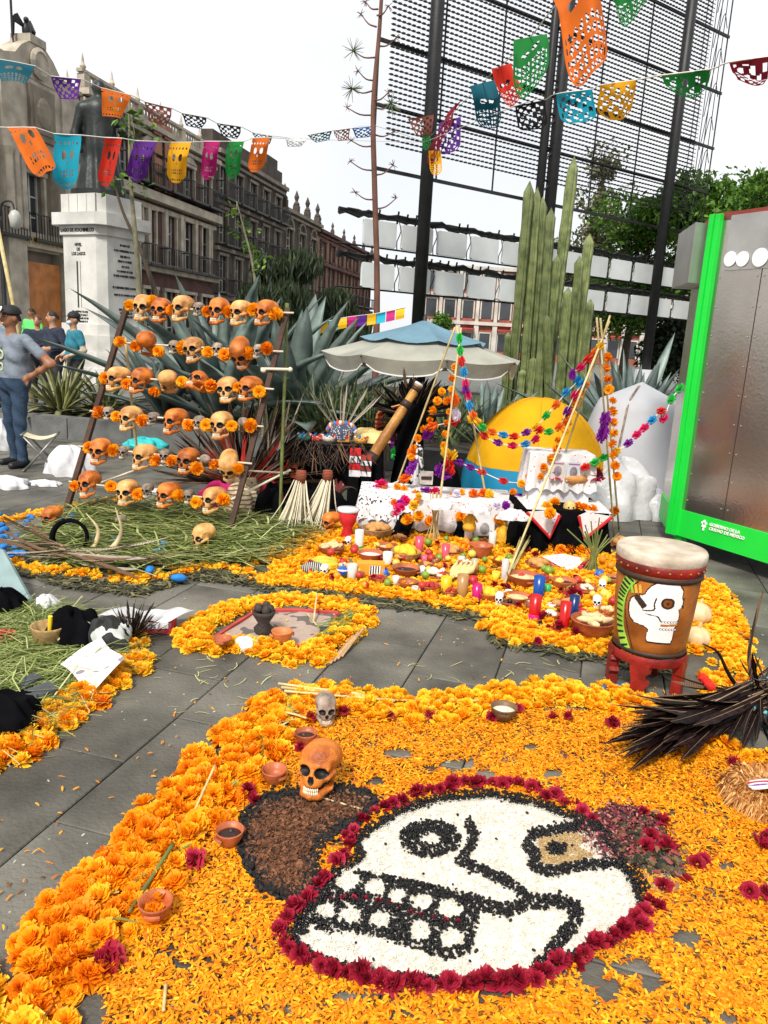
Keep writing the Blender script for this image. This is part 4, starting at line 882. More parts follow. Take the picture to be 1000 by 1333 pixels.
def seeds(name, label, mask, N, box, V0, F0, size, mat, zl=.004, zh=.012, tl=(.0, 1.0), asp=(1, .7, .6)):
    p = rng.uniform(box[0], box[1], (N, 2)); q = PX(np.c_[p, np.zeros(N)]); m = mask(q)
    p = p[m]; n = len(p); s = rng.uniform(.75, 1.2, n)*size
    V, Fq, T = scatter(V0, F0, np.c_[p, rng.uniform(zl, zh, n)], rand_rot(n, .4), np.stack([s*asp[0], s*asp[1], s*asp[2]], 1), rng.uniform(tl[0], tl[1], n))
    tag(put(name, fast_mesh(name, V, Fq, mat, T, smooth=len(V0) == 12)), label, 'seeds', kind='stuff'); print(name, n)
SB = (np.array([-.55, 1.6]), np.array([1.15, 2.62]))
def jit(q, s=2.2): return q+rng.normal(0, s, q.shape)
def blackm(q, j=1.3):
    q2 = jit(q, j)
    b = (seg_dist(q2, BROW) < 6) | (seg_dist(q2, JAW) < 8.5) | (seg_dist(q2, CURL) < 6) | in_poly(q2, TEETHZ)
    e = ellm(q2, (560, 1096, 39, 24)); b |= (e < 1) & (ellm(q2, (561, 1096, 13, 8)) > 1)
    b |= (ellm(q2, (724, 1109, 13, 8)) < 1)
    for t in TOOTH: b &= ~(ellm(q2, (t[0], t[1], t[2]*1.06, t[3]*1.1)) < 1)
    b |= seg_dist(q2, SKULL+[SKULL[0]]) < 5
    return b
m_rice = M('white_rice', (1, 1, 1), .6, .05, 60, .0, tint=[(.52, .47, .37), (.66, .62, .53), (.74, .71, .64)], spec=.3)
m_bean = M('black_beans', (.005, .0045, .005), .4, .3, 40, 0, spec=.3)
# rice bed: a thin mound with real relief under loose grains
gx = np.arange(SB[0][0], SB[1][0], .012); gy = np.arange(SB[0][1], SB[1][1], .012); X, Yg = np.meshgrid(gx, gy); pp_ = np.c_[X.ravel(), Yg.ravel()]
qq = PX(np.c_[pp_, np.zeros(len(pp_))]); ins = in_poly(qq, SKULL); nx = len(gx); idx = np.arange(len(pp_)).reshape(X.shape)
cells = np.stack([idx[:-1, :-1], idx[:-1, 1:], idx[1:, 1:], idx[1:, :-1]], -1).reshape(-1, 4); cells = cells[ins[cells].all(1)]
edge = np.clip(seg_dist(qq, SKULL+[SKULL[0]])/10, 0, 1); zz = .002+.007*edge+.0018*rng.normal(size=len(pp_))*edge
tag(put('rice_bed', fast_mesh('rice_bed', np.c_[pp_, zz], cells, m_rice, rng.uniform(.3, .9, len(pp_)))), 'white rice filling the skull drawing on the ground', 'rice', kind='stuff')
seeds('rice_grains', 'loose white rice grains on the skull drawing', lambda q: in_poly(jit(q, 1.5), SKULL) & ~in_poly(q, TAN), 60000, SB, OCT_V, OCT_F, .0042, m_rice, .007, .013, (0, 1), (1, .4, .4))
seeds('bean_outline', 'black beans drawing the eye, teeth and jaw of the skull', lambda q: blackm(q), 52000, SB, ICO_V, ICO_F, .0064, m_bean, .008, .02, (0, 0), (1, .72, .65))
seeds('strewn_beans', 'stray black beans scattered over the white rice', lambda q: in_poly(q, SKULL) & (rng.uniform(size=len(q)) < .006), 24000, SB, ICO_V, ICO_F, .0068, m_bean, .012, .016, (0, 0), (1, .72, .65))
m_tan = M('tan_seeds', (1, 1, 1), .6, .1, 50, 0, tint=[(.30, .18, .07), (.45, .30, .13), (.58, .42, .2)])
seeds('amaranth_seeds', 'tan seeds filling the scroll at the back of the skull', lambda q: (in_poly(jit(q), TAN) | in_poly(jit(q), TAN2)) & ~blackm(q), 70000, (np.array([.4, 1.9]), np.array([1.1, 2.5])), OCT_V, OCT_F, .0036, m_tan, .008, .014)
m_pinkp = M('burgundy_petals', (1, 1, 1), .7, .1, 50, 0, tint=[(.015, .008, .008), (.09, .012, .02), (.26, .03, .05), (.45, .2, .16)], trans=.1)
def flakes(name, label, mask, N, box, size, mat, zh=.02, tr=(0, 1), tilt=.5):
    p = rng.uniform(box[0], box[1], (N, 2)); q = PX(np.c_[p, np.zeros(N)]); p = p[mask(q)]; n = len(p); s = rng.uniform(.6, 1.3, n)*size
    V, Fq, T = scatter(PV, PF, np.c_[p, rng.uniform(.003, zh, n)], rand_rot(n, tilt), np.stack([s, s*1.6, s], 1), rng.uniform(tr[0], tr[1], n))
    tag(put(name, fast_mesh(name, V, Fq, mat, T)), label, 'petals', kind='stuff')
flakes('burgundy_petals', 'dried burgundy and pink petals behind the skull drawing', lambda q: in_poly(jit(q, 4), PINK), 17000, (np.array([.4, 1.9]), np.array([1.2, 2.6])), .013, m_pinkp, .02)
m_char = M('charcoal', (1, 1, 1), .85, .2, 40, .0, tint=[(.004, .004, .004), (.009, .008, .008), (.024, .022, .02)])
m_mulch = M('brown_mulch', (1, 1, 1), .9, .2, 40, .0, tint=[(.05, .018, .008), (.13, .05, .02), (.24, .10, .045)])
flakes('brown_mulch', 'brown shredded bark filling the speech scroll beside the skull', lambda q: in_poly(jit(q, 3), SCROLL), 60000, (np.array([-.7, 1.8]), np.array([.1, 2.6])), .017, m_mulch, .022)
seeds('charcoal_edge', 'black charcoal crumbs edging the brown scroll', lambda q: (seg_dist(jit(q, 4), SCRIM) < 11) | ((ellm(jit(q, 3), (420, 1085, 22, 9)) < 1)), 26000, (np.array([-.75, 1.8]), np.array([.15, 2.6])), ICO_V, ICO_F, .008, m_char, .004, .02, (0, 1), (1, .8, .6))
flakes('dark_leaf_litter', 'dark dry leaves trailing behind the seed skull', lambda q: in_poly(jit(q, 7), DARKP), 4200, (np.array([.6, 1.8]), np.array([1.3, 2.6])), .026, M('olive_litter', (1, 1, 1), .8, .2, 40, 0, tint=[(.008, .012, .008), (.03, .035, .015), (.2, .12, .05), (.3, .03, .05)]), .02)
# crimson blooms
rose_v = [bloom([(9, .5, .2, .34), (9, .42, .34, .32), (8, .32, .45, .28), (6, .2, .52, .22), (3, .1, .55, .16)], 2, .3, s+50) for s in range(4)]
rose_me = [fast_mesh('crimson_flower', V, Fq, m_rose, T) for V, Fq, T in rose_v]
def rose(px, py, s, label, group, z=.006, tilt=.5):
    p = G(px, py); return tag(put('crimson_flower', random.choice(rose_me), None, (p[0], p[1], z), (random.gauss(0, tilt), random.gauss(0, tilt), random.uniform(0, 6)), s), label, 'flower', group)
ring = [(452, 1092), (470, 1076), (500, 1058), (540, 1040), (580, 1026), (640, 1022), (690, 1030), (740, 1050), (765, 1066)]
ring2 = [(440, 1128), (450, 1110), (462, 1098)]
ring3 = [(836, 1195), (822, 1215), (795, 1232), (755, 1250), (715, 1270), (690, 1280), (620, 1290), (540, 1290), (480, 1283), (425, 1268), (385, 1250), (365, 1225), (372, 1200), (395, 1178), (425, 1150)]
for rg in (ring, ring2, ring3):
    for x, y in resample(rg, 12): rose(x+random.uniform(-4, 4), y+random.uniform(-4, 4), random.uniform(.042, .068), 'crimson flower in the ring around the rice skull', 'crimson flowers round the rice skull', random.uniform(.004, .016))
for x, y in resample([(430, 1176), (452, 1174), (480, 1176), (505, 1182), (530, 1193), (560, 1198), (595, 1206)], 15): rose(x, y, random.uniform(.014, .024), 'small crimson bloom between the two rows of teeth', 'crimson blooms between the teeth', .012)
for x, y in ((838, 1062), (862, 1075), (850, 1092), (872, 1108), (905, 1128), (890, 1150), (865, 1158), (858, 1185), (848, 1180), (835, 1210), (915, 1122), (842, 1105)): rose(x, y, random.uniform(.045, .075), 'crimson flower in the dry heap behind the rice skull', 'crimson flowers behind the skull')
for x, y, s, l in ((145, 1256, .085, 'big dark crimson cockscomb in the corner of the border'), (132, 1268, .06, 'small dark crimson bloom under the big cockscomb'), (256, 1128, .07, 'withered mauve bloom beside the clay bowls'), (322, 1038, .06, 'pink bloom between the border and the brown scroll'), (388, 980, .05, 'magenta bloom beside the orange skull'), (328, 1050, .05, 'pale pink bloom touching the brown scroll'), (446, 935, .06, 'crimson bloom beside the small grey skull'), (402, 943, .06, 'crimson bloom behind the small clay bowl'), (508, 940, .05, 'dark crimson bloom at the inner edge of the border'), (558, 938, .055, 'crimson bloom half buried in the border'), (642, 940, .06, 'crimson bloom under the gourd bowl'), (672, 928, .06, 'crimson bloom just behind the gourd bowl'), (722, 940, .05, 'crimson bloom between gourd bowl and drum'), (795, 948, .065, 'magenta bloom at the tip of the dark feathers'), (905, 960, .06, 'crimson bloom under the dark feathers'), (880, 948, .05, 'dull crimson bloom under the feather quills'), (955, 1000, .05, 'crimson bloom above the fur band'), (985, 1105, .07, 'crimson bloom below the fur band'), (1000, 1100, .06, 'crimson bloom touching the fur band'), (975, 1168, .06, 'lone crimson bloom on the golden petals'), (995, 1172, .05, 'small crimson bloom on the golden petals'), (740, 940, .05, 'small crimson bloom near the blue tube')): rose(x, y, s, l, None, .02)
# ------------------------------------------------------------------ green stems (bed under the skull rack) and trimmings
m_stem = M('green_stems', (1, 1, 1), .6, .1, 20, 0, tint=[(.11, .15, .035), (.24, .32, .075), (.44, .52, .16), (.70, .70, .34)], trans=.3)
m_trim = M('trim_leaves', (1, 1, 1), .8, .1, 20, 0, tint=[(.02, .02, .01), (.07, .075, .03), (.17, .15, .07)])
def stems(name, label, poly, N, L, r, dirs, zh, mat=None, spread=.35, tr=(0, 1)):
    W = np.array([G(x, y)[:2] for x, y in poly]); lo, hi = W.min(0), W.max(0); p = rng.uniform(lo, hi, (N*4, 2)); p = p[in_poly(p, W)][:N]; n = len(p)
    a = rng.normal(dirs, spread, n); l = L*rng.uniform(.4, 1.2, n); z = rng.uniform(.004, zh, n); bend = rng.normal(0, .12, n)*l; rise = rng.normal(0, .10, n)*l
    ca, sa = np.cos(a), np.sin(a); V = np.zeros((n, 8, 3)); w = r*rng.uniform(.5, 1.5, n)
    for k, u in enumerate((-.5, -.17, .17, .5)):
        cx = p[:, 0]+ca*l*u-sa*bend*(u*u*4-.5); cy = p[:, 1]+sa*l*u+ca*bend*(u*u*4-.5); cz = np.maximum(.003, z+rise*u+.3*np.abs(rise)*(1-4*u*u))
        ww = w*(1-.5*abs(u))
        V[:, 2*k] = np.stack([cx-sa*ww, cy+ca*ww, cz], 1); V[:, 2*k+1] = np.stack([cx+sa*ww, cy-ca*ww, cz+w*.25], 1)
    Fq = (np.array([[0, 2, 3, 1], [2, 4, 5, 3], [4, 6, 7, 5]])[None]+(np.arange(n)*8)[:, None, None]).reshape(-1, 4)
    tag(put(name, fast_mesh(name, V.reshape(-1, 3), Fq, mat or m_stem, np.repeat(tr[0]+(tr[1]-tr[0])*rng.beta(.55, .6, n), 8))), label, 'stems', kind='stuff')
stems('cut_stems', 'bed of cut green stems under the skull rack', [(20, 725), (60, 690), (110, 660), (300, 645), (425, 655), (405, 700), (330, 738), (260, 742), (150, 750)], 3400, .5, .0075, .1, .09, spread=.55)
stems('leaf_trim', 'dark green leafy trimmings fringing the marigold rim', [(5, 735), (60, 748), (180, 762), (270, 742), (330, 752), (330, 764), (250, 756), (180, 778), (90, 768), (20, 748)], 800, .09, .007, .0, .02, m_trim, spread=2)
stems('leaf_trim', 'dark green trimmings along the edge of the altar heap', [(330, 756), (400, 768), (560, 786), (640, 802), (655, 834), (800, 856), (880, 870), (870, 885), (790, 866), (640, 842), (625, 812), (560, 800), (400, 780), (330, 768)], 1200, .09, .007, .0, .015, m_trim, spread=2)
stems('bundle_stems', 'tangle of green stems under the regalia bundle', [(-20, 990), (-20, 800), (60, 790), (140, 830), (150, 870), (90, 920), (30, 965)], 2300, .42, .003, .4, .05, spread=.7)
stems('carpet_greens', 'green stem ends poking out of the carpet border', [(-60, 1400), (110, 1200), (240, 1060), (350, 935), (385, 915), (420, 930), (330, 1010), (230, 1130), (60, 1330)], 150, .12, .005, .9, .05, spread=.8, tr=(.2, 1))
stems('stray_twigs', 'thin dry twigs littering the paving', [(180, 880), (300, 850), (420, 870), (380, 900), (330, 930), (230, 930)], 26, .09, .0025, .6, .006, spread=1.4, tr=(.9, 1))
stems('stray_twigs', 'thin dry twigs littering the paving beyond the carpet', [(500, 870), (640, 850), (860, 880), (760, 905), (600, 905)], 24, .08, .0025, .6, .006, spread=1.4, tr=(.9, 1))
m_lit = M('litter_white', (.4, .4, .36), .8, .2, 20, 0)
b = MB()
for k in range(320):
    p = G(random.uniform(0, 1000), random.uniform(640, 1330)); s = random.uniform(.002, .007); b.box((p[0], p[1], .002), (s*random.uniform(1, 3), s, .002), rotm(0, 0, random.uniform(0, 3)))
tag(b.build('paving_litter', m_lit), 'tiny pale crumbs scattered on the paving', 'litter', kind='stuff')
def stick(label, a, c, r, mat, za=.02, zc=.02, group=None, name='bamboo_stick'):
    A, C = G(*a), G(*c); A[2], C[2] = za, zc; b = MB(); n = 14; L = [A+(C-A)*k/(n-1)-A for k in range(n)]
    b.tube(L, [r*(1.25 if k % 4 == 0 else 1) for k in range(n)], 7); return tag(b.build(name, mat, None, True, A), label, 'stick', group)
m_bam = M('dry_bamboo', (.50, .40, .18), .5, .25, 12, .1)
m_bamg = M('green_bamboo', (.10, .13, .03), .5, .3, 10, .1)
for k in range(3): stick('short yellow bamboo stick lying across the carpet border', (362+k*4, 903+k*5), (470+k*22, 916+k*4), .006, m_bam, .05, .045, 'bamboo sticks on the border')
stick('thin pale stem bridging the two border arms', (500, 922), (622, 925), .003, m_bam, .04, .05)
stick('thick green stem pushed into the border beside the clay bowl', (168, 1200), (226, 1124), .006, m_bamg, .03, .07)
stick('thin dry stem leaning in the border', (238, 1100), (280, 1025), .004, m_bam, .03, .09)
stick('dry stem on the golden petals beneath the bowls', (213, 1325), (216, 1290), .004, m_bam, .02, .02)
stick('dry twig touching the chin of the orange skull', (408, 1042), (470, 1060), .0035, m_bam, .02, .02)
b = MB(); A = G(757, 903); C = G(835, 893); A[2] = C[2] = .016; b.tube([A-A, C-A], .014, 12); tag(b.build('blue_tube', M('blue_plastic', (.01, .13, .36), .35, .1, 4, 0), None, True, A), 'bright blue plastic tube lying under the drum', 'tube')
# ================================================================== skulls
m_terra = M('orange_clay', (.36, .075, .008), .5, .3, 12, .3, rnd=.2, c2=(.66, .20, .025))
m_pale = M('pale_clay', (.52, .20, .045), .5, .3, 11, .3, rnd=.14, c2=(.76, .43, .15))
m_grey = M('grey_clay', (.18, .13, .10), .7, .3, 14, .2, rnd=.2, c2=(.34, .27, .21))
m_sock = M('painted_black', (.006, .005, .005), .6, .2, 10, 0)
m_tooth = M('tooth_enamel', (.72, .62, .45), .4, .15, 30, 0)
m_sugar = M('sugar_white', (.80, .78, .74), .6, .06, 30, .1)
def skull_sdf(P):
    X = np.abs(P[..., 0]); Q = P.copy(); Q[..., 0] = X
    d = sd_ell(P, (0, .020, .116), (.070, .086, .062)); d = smin(d, sd_ell(P, (0, -.035, .112), (.060, .046, .050)), .03)
    d = smin(d, sd_cap(Q, (.012, -.076, .092), (.046, -.062, .092), .011, .012), .018)            # brow
    d = smin(d, sd_cap(Q, (.050, -.058, .058), (.060, -.012, .070), .010, .009), .016)            # cheek bone
    d = smin(d, sd_ell(P, (0, -.058, .055), (.040, .034, .034)), .018); d = smin(d, sd_ell(P, (0, -.066, .030), (.031, .026, .020)), .014)   # upper jaw
    d = smin(d, sd_cap(P, (0, -.080, .078), (0, -.094, .064), .008, .006), .010)                  # nasal bone
    jaw = sd_cap(Q, (.052, -.004, .056), (.048, -.016, .012), .012, .012); jaw = smin(jaw, sd_cap(Q, (.048, -.016, .012), (.026, -.066, -.012), .013, .014), .012)
    jaw = smin(jaw, sd_cap(Q, (.026, -.066, -.012), (0, -.080, -.014), .014, .017), .012); d = smin(d, jaw, .006)
    d = smax(d, -sd_ell(Q, (.031, -.090, .076), (.0225, .032, .0205)), .006)                      # sockets
    d = smax(d, -sd_cap(P, (0, -.100, .056), (0, -.098, .038), .007, .0115), .004)                # nose
    d = smax(d, -sd_ell(Q, (.078, -.052, .098), (.018, .030, .024)), .012)                        # temples
    d = smax(d, -sd_ell(Q, (.047, -.030, .030), (.016, .026, .018)), .008)                        # hollow behind the teeth
    return d
V, Fq = surface_nets(skull_sdf, (-.09, -.12, -.045), (.09, .125, .205), .0042)
fc = V[Fq].mean(1); fx = np.abs(fc[:, 0])
sock = (((fx-.031)/.0235)**2+((fc[:, 2]-.076)/.0220)**2 < 1) & (fc[:, 1] < -.035)
nose = (((fc[:, 0])/.0125)**2+((fc[:, 2]-.045)/.0175)**2 < 1) & (fc[:, 1] < -.066) & (fc[:, 1] < -.062)
def submesh(name, sel, mat):
    f = Fq[sel]; u, inv = np.unique(f, return_inverse=True); return fast_mesh(name, V[u]-[0, 0, -.031], inv.reshape(-1, 4), mat, smooth=True)
sk_part = {}
for key, mt in (('orange', m_terra), ('pale', m_pale), ('grey', m_grey), ('white', m_sugar)):
    sk_part[key] = submesh('cranium', ~(sock | nose), mt)
e1 = submesh('eye_socket', sock & (fc[:, 0] > 0), m_sock); e2 = submesh('eye_socket', sock & (fc[:, 0] < 0), m_sock); n1 = submesh('nose_cavity', nose, m_sock)
def teeth(z, up):
    b = MB()
    for k in range(10):
        a = math.radians(-58+116*k/9); x = .029*math.sin(a)*1.02; y = -.062-.0325*math.cos(a)
        b.ell((x, y, z+.031), (.0032, .0032, .0075), 6, 4)
    return b.mesh('teeth', m_tooth, True)
tu, tl_ = teeth(.012, True), teeth(-.0005, False)
def skull(label, kind, base, yaw, s=1.0, rot=None, group=None, fine=True, holed=True):
    t = thing('skull', label, 'skull', base, 0, group); t.rotation_euler = Euler(rot if rot else (0, 0, yaw)); t.scale = (s*random.uniform(.93, 1.07), s*random.uniform(.93, 1.06), s*random.uniform(.93, 1.07))
    put('cranium', sk_part[kind], t); put('eye_socket', e1, t); put('eye_socket', e2, t); put('nose_cavity', n1, t)
    if fine: put('teeth', tu, t); put('teeth', tl_, t)
    return t
# ------------------------------------------------------------------ skull rack
RB0, RB1 = G(86, 668), G(299, 698); RT0 = D(167, 394, RB0[1]+.62)
rn = np.cross(RB1-RB0, RT0-RB0); rn /= np.linalg.norm(rn)
if rn[1] > 0: rn = -rn                              # towards the viewer's side
def RK(x, y, off=0.0): return OnPlane(x, y, RB0+rn*off, rn)
def zr(x, y): return 60+x/2.941, 370+y/2.941
m_post = M('rack_post_wood', (.055, .028, .018), .8, .35, 7, .4)
m_bone = M('cane_white', (.62, .56, .42), .6, .15, 14, .1)
rack = thing('skull_rack', 'leaning rack of dark posts and pale canes strung with skulls and marigolds', 'rack', RB0)
for a, b_ in (((86, 670), (167.5, 392)), ((298, 700), (375, 402))):
    p, q = RK(*a, -.05), RK(*b_, -.05); p[2] = max(p[2], 0)
    b = MB(); x, y, d_ = frame_to(q-p); L = np.linalg.norm(q-p)
    b.box(tuple((p+q)/2-RB0), (.055, .04, L), np.stack([x, y, d_], 1)); b.build('post', m_post, rack)
rows = [((305, 85), (948, 110)), ((262, 222), (908, 258)), ((203, 345), (872, 402)), ((168, 485), (832, 545)), ((123, 620), (788, 687)), ((88, 755), (702, 827))]
for a, c in rows:
    p, q = RK(*zr(*a)), RK(*zr(*c)); b = MB(); b.tube([p-RB0, (p+q)/2-RB0-[0, 0, .004], q-RB0], .008, 8); b.build('cane_bar', m_bone, rack, True)
# props behind and ties
def prop(a, c, r, mat, Ya, Yc, nm):
    A, C = D(*a, Ya), D(*c, Yc); A[2] = max(A[2], .0); MB().tube([A-RB0+(C-A)*k/9 for k in range(10)], [r*(1.2 if k % 3 == 0 else 1) for k in range(10)], 7).build(nm, mat, rack, True)
prop((181, 612), (163, 440), .012, m_bam, 7.4, 7.0, 'prop_cane')
prop((364, 688), (374, 395), .014, m_bamg, 6.35, 6.75, 'bamboo_prop')
prop((100, 640), (196, 605), .010, m_bone, 6.6, 7.2, 'cane_brace'); prop((196, 605), (375, 616), .009, m_bone, 7.2, 6.6, 'cane_brace'); prop((298, 652), (378, 612), .010, m_bone, 6.1, 6.6, 'cane_brace'); prop((85, 668), (165, 640), .011, m_bam, 6.35, 6.8, 'cane_brace')
b = MB(); pt = RK(350, 484); b.tube([RK(340, 480)-RB0, RK(379, 481)-RB0], .012, 7); b.ell(tuple(RK(343, 482)-RB0), (.025, .02, .022)); b.ell(tuple(RK(378, 481)-RB0), (.02, .018, .02)); b.build('bone', m_bone, rack, True)
SK = [  # row, x, y, kind, yaw(deg, + = turned to the viewer's left), flip
 [(373, 95, 'pale', 10), (442, 103, 'orange', 12), (525, 97, 'pale', 35), (585, 98, 'grey', 15), (663, 110, 'orange', 20), (748, 115, 'pale', 30), (845, 112, 'orange', 40)],
 [(388, 228, 'orange', 180), (490, 245, 'grey', 10), (567, 262, 'pale', 15), (657, 253, 'grey', 0), (745, 266, 'orange', 10, 'down'), (815, 260, 'grey', 30)],
 [(277, 367, 'pale', 40), (367, 375, 'orange', 40), (468, 372, 'pale', 170), (583, 387, 'orange', 20, 'up'), (697, 412, 'pale', 12), (783, 395, 'orange', 35)],
 [(238, 493, 'grey', 15), (325, 518, 'pale', 30), (410, 517, 'grey', 30), (497, 530, 'orange', 35), (587, 535, 'grey', 20), (673, 550, 'pale', 20), (755, 540, 'grey', 140)],
 [(210, 645, 'orange', 12), (300, 645, 'grey', 15), (378, 670, 'pale', 35), (455, 660, 'grey', 0), (545, 680, 'orange', 15), (610, 682, 'grey', 150), (700, 697, 'pale', 5, 'down')],
 [(168, 767, 'orange', 25), (313, 800, 'pale', 12), (390, 790, 'grey', 15), (470, 800, 'orange', 30), (547, 813, 'grey', 10), (645, 825, 'pale', 40)]]
ORD = ['first', 'second', 'third', 'fourth', 'fifth', 'sixth', 'seventh']; RN = ['top', 'second', 'third', 'fourth', 'fifth', 'lowest']
KN = dict(orange='orange clay skull', pale='pale clay skull', grey='small grey skull')
for r, row in enumerate(SK):
    for k, it in enumerate(row):
        x, y, kd_, yaw = it[:4]; fl_ = it[4] if len(it) > 4 else ''; s = .60 if kd_ == 'grey' else 1.12
        a, c = rows[r]; f = (x-a[0])/(c[0]-a[0]); cy = (a[1]+(c[1]-a[1])*f)*.45+y*.55; p = RK(*zr(x, cy))
        back = {170: ' facing away', 180: ' facing away', 150: ' facing away', 140: ' facing away'}.get(yaw, '') or (' hanging face down' if fl_ == 'down' else ' tipped face up' if fl_ == 'up' else '')
        rx = -.10+(.75 if fl_ == 'down' else -.7 if fl_ == 'up' else 0)
        eul = Matrix.Rotation(-math.radians(yaw), 3, 'Z') @ Matrix.Rotation(rx, 3, 'X') @ Matrix.Rotation(random.gauss(0, .08), 3, 'Y')
        cen = eul @ Vector((0, 0, .11*s)); base = Vector(p.tolist())-cen
        skull('%s%s, %s from the stool end of the %s rack cane' % (KN[kd_], back, ORD[k], RN[r]), kd_, base, 0, s, eul.to_euler(), 'skulls on the rack')
MG = [[(320, 80), (408, 62), (483, 100), (617, 105), (702, 105), (795, 97), (880, 115)], [(282, 220), (343, 237), (432, 258), (522, 242), (620, 260), (684, 270), (775, 262), (845, 245)], [(228, 360), (312, 383), (415, 412), (522, 375), (632, 390), (735, 395), (817, 412)],
      [(203, 490), (270, 507), (372, 522), (545, 540), (615, 540), (712, 543), (782, 540)], [(163, 625), (258, 635), (420, 675), (482, 675), (577, 705), (645, 690), (735, 705)], [(112, 772), (250, 775), (355, 805), (508, 808), (575, 835), (680, 825)]]
# loose marigold pom-poms threaded on the canes: a full ball of petals
ballV = []
for k in range(2):
    A = bloom([(11, .5, .02, .26), (11, .48, .2, .25), (10, .4, .36, .23), (8, .28, .46, .2), (5, .14, .5, .15)], 2, .2, 90+k); B = (A[0]*[1, 1, -1], A[1][:, ::-1], A[2]); ballV.append(merge([A, B]))
ball_me = [fast_mesh('marigold_ball', v, f, m_mari, t) for v, f, t in ballV]
for r, row in enumerate(MG):
    for k, (x, y) in enumerate(row):
        p = RK(*zr(x, y), .03); o = put('marigold_ball', random.choice(ball_me), None, p, (random.uniform(0, 3), random.uniform(0, 3), 0), random.uniform(.085, .105))
        tag(o, 'orange marigold threaded on the %s cane of the skull rack' % RN[r], 'flower', 'marigolds on the %s cane' % RN[r])
# skulls standing about
def gsk(label, px, py, kind, yaw, s, tilt=0.0):
    p = G(px, py); p[2] = .012; t = skull(label, kind, p, 0, s); t.rotation_euler = Euler((-tilt, 0, -math.radians(yaw))); return t
p = gsk('large orange clay skull with white teeth standing on the petal carpet', 412, 1038, 'orange', 16, 1.0, .26)
gsk('small grey skull set in the marigold border', 423, 943, 'grey', -12, .62)
gsk('orange clay skull lying at the foot of the skull rack', 68, 689, 'orange', 25, .9)
gsk('tiny grey skull half sunk in the green stems', 157, 690, 'grey', 35, .5)
gsk('pale clay skull resting on the green stems', 265, 719, 'pale', 35, .95)
gsk('orange clay skull beside the little red drum', 430, 694, 'orange', 45, .85)
gsk('red and orange painted skull on the white altar cloth', 590, 652, 'orange', -10, .8)
for k, (x, y, s, l) in enumerate([(422, 752, .38, 'white sugar skull at the front edge of the altar heap'), (453, 713, .36, 'white sugar skull beside the green and white candle'), (649, 790, .4, 'white sugar skull below the lemons'), (783, 770, .38, 'white sugar skull beside the drum'), (776, 793, .38, 'white sugar skull by the great tamale bowl'), (549, 752, .34, 'white sugar skull beside the dark sauce bowl')]):
    gsk(l, x, y, 'white', 15, s)
# ================================================================== drum
m_dw = M('drum_wood', (.27, .075, .012), .38, .4, 5, .15, c2=(.46, .16, .03)); m_hide = M('drum_hide', (.42, .33, .23), .7, .3, 6, .3, c2=(.66, .58, .47))
m_red = M('drum_red', (.16, .008, .005), .5, .4, 7, .2, c2=(.34, .016, .01)); m_dkb = M('drum_dark', (.03, .016, .01), .6, .3, 8, .2)
m_lime = M('drum_lime', (.28, .58, .06), .5, .15, 10, .05); m_bl = M('drum_black_paint', (.012, .012, .012), .5, .2, 10, 0); m_wh = M('drum_white_paint', (.78, .77, .75), .5, .06, 10, .05)
dc = (G(794, 893)+G(862, 908)+G(900, 880))/3; dc = np.array([1.345, 3.58, 0.0])
drum = thing('tall_drum', 'tall wooden drum painted with a white skull, standing on carved red legs', 'drum', dc)
ZB, ZT = .205, .695; RBm, RTp = .168, .198
def dr(z): return RBm+(RTp-RBm)*(z-ZB)/(ZT-ZB)+.006*math.sin((z-ZB)/(ZT-ZB)*math.pi)
MB().lathe([(dr(ZB)-.02, ZB)]+[(dr(z), z) for z in np.linspace(ZB, ZT, 9)]+[(dr(ZT)-.02, ZT)], 48).build('shell', m_dw, drum, True)
MB().lathe([(RTp+.002, ZT-.045), (RTp+.012, ZT-.03), (RTp+.012, ZT+.006), (RTp+.006, ZT+.017), (RTp-.02, ZT+.021), (.0, ZT+.017)], 48).build('skin', m_hide, drum, True)
MB().lathe([(dr(ZT-.09)+.002, ZT-.085), (RTp+.009, ZT-.07), (RTp+.010, ZT-.036), (RTp+.002, ZT-.03)], 48, close=False).build('red_band', m_red, drum, True)
MB().lathe([(dr(ZT-.12)+.001, ZT-.115), (dr(ZT-.1)+.008, ZT-.108), (dr(ZT-.09)+.008, ZT-.096), (dr(ZT-.08)+.001, ZT-.088)], 48, close=False).build('iron_hoop', m_dkb, drum, True)
MB().lathe([(dr(ZB)+.001, ZB+.002), (dr(ZB)+.008, ZB+.008), (dr(ZB)+.008, ZB+.018), (dr(ZB)+.001, ZB+.024)], 48, close=False).build('iron_hoop', m_dkb, drum, True)
for k in range(26):
    a = 2*math.pi*k/26; MB().ell((math.cos(a)*(RTp+.010), math.sin(a)*(RTp+.010), ZT-.058), .006, 6, 4).build('stud', M('brass_stud', (.45, .28, .08), .35, .2, 20, 0, metal=.8), drum)
MB().lathe([(RBm+.012, ZB-.045), (RBm+.018, ZB-.02), (RBm+.010, ZB)], 48, close=False).build('base_ring', m_red, drum, True)
for k, a0 in enumerate((math.radians(-118), math.radians(-35), math.radians(60), math.radians(150), math.radians(-185))):
    b = MB(); x = np.array([math.cos(a0), math.sin(a0), 0]); y = np.array([-math.sin(a0), math.cos(a0), 0])
    prof = [(-.055, ZB-.02), (.055, ZB-.02), (.04, .155), (.05, .135), (.03, .12), (.032, .09), (.048, .075), (.03, .05), (.038, .0), (-.038, 0), (-.035, .08), (-.045, .13)]
    b.prism(prof, x*(RBm-.03), y, (0, 0, 1), x, .045); b.build('leg', m_red, drum)
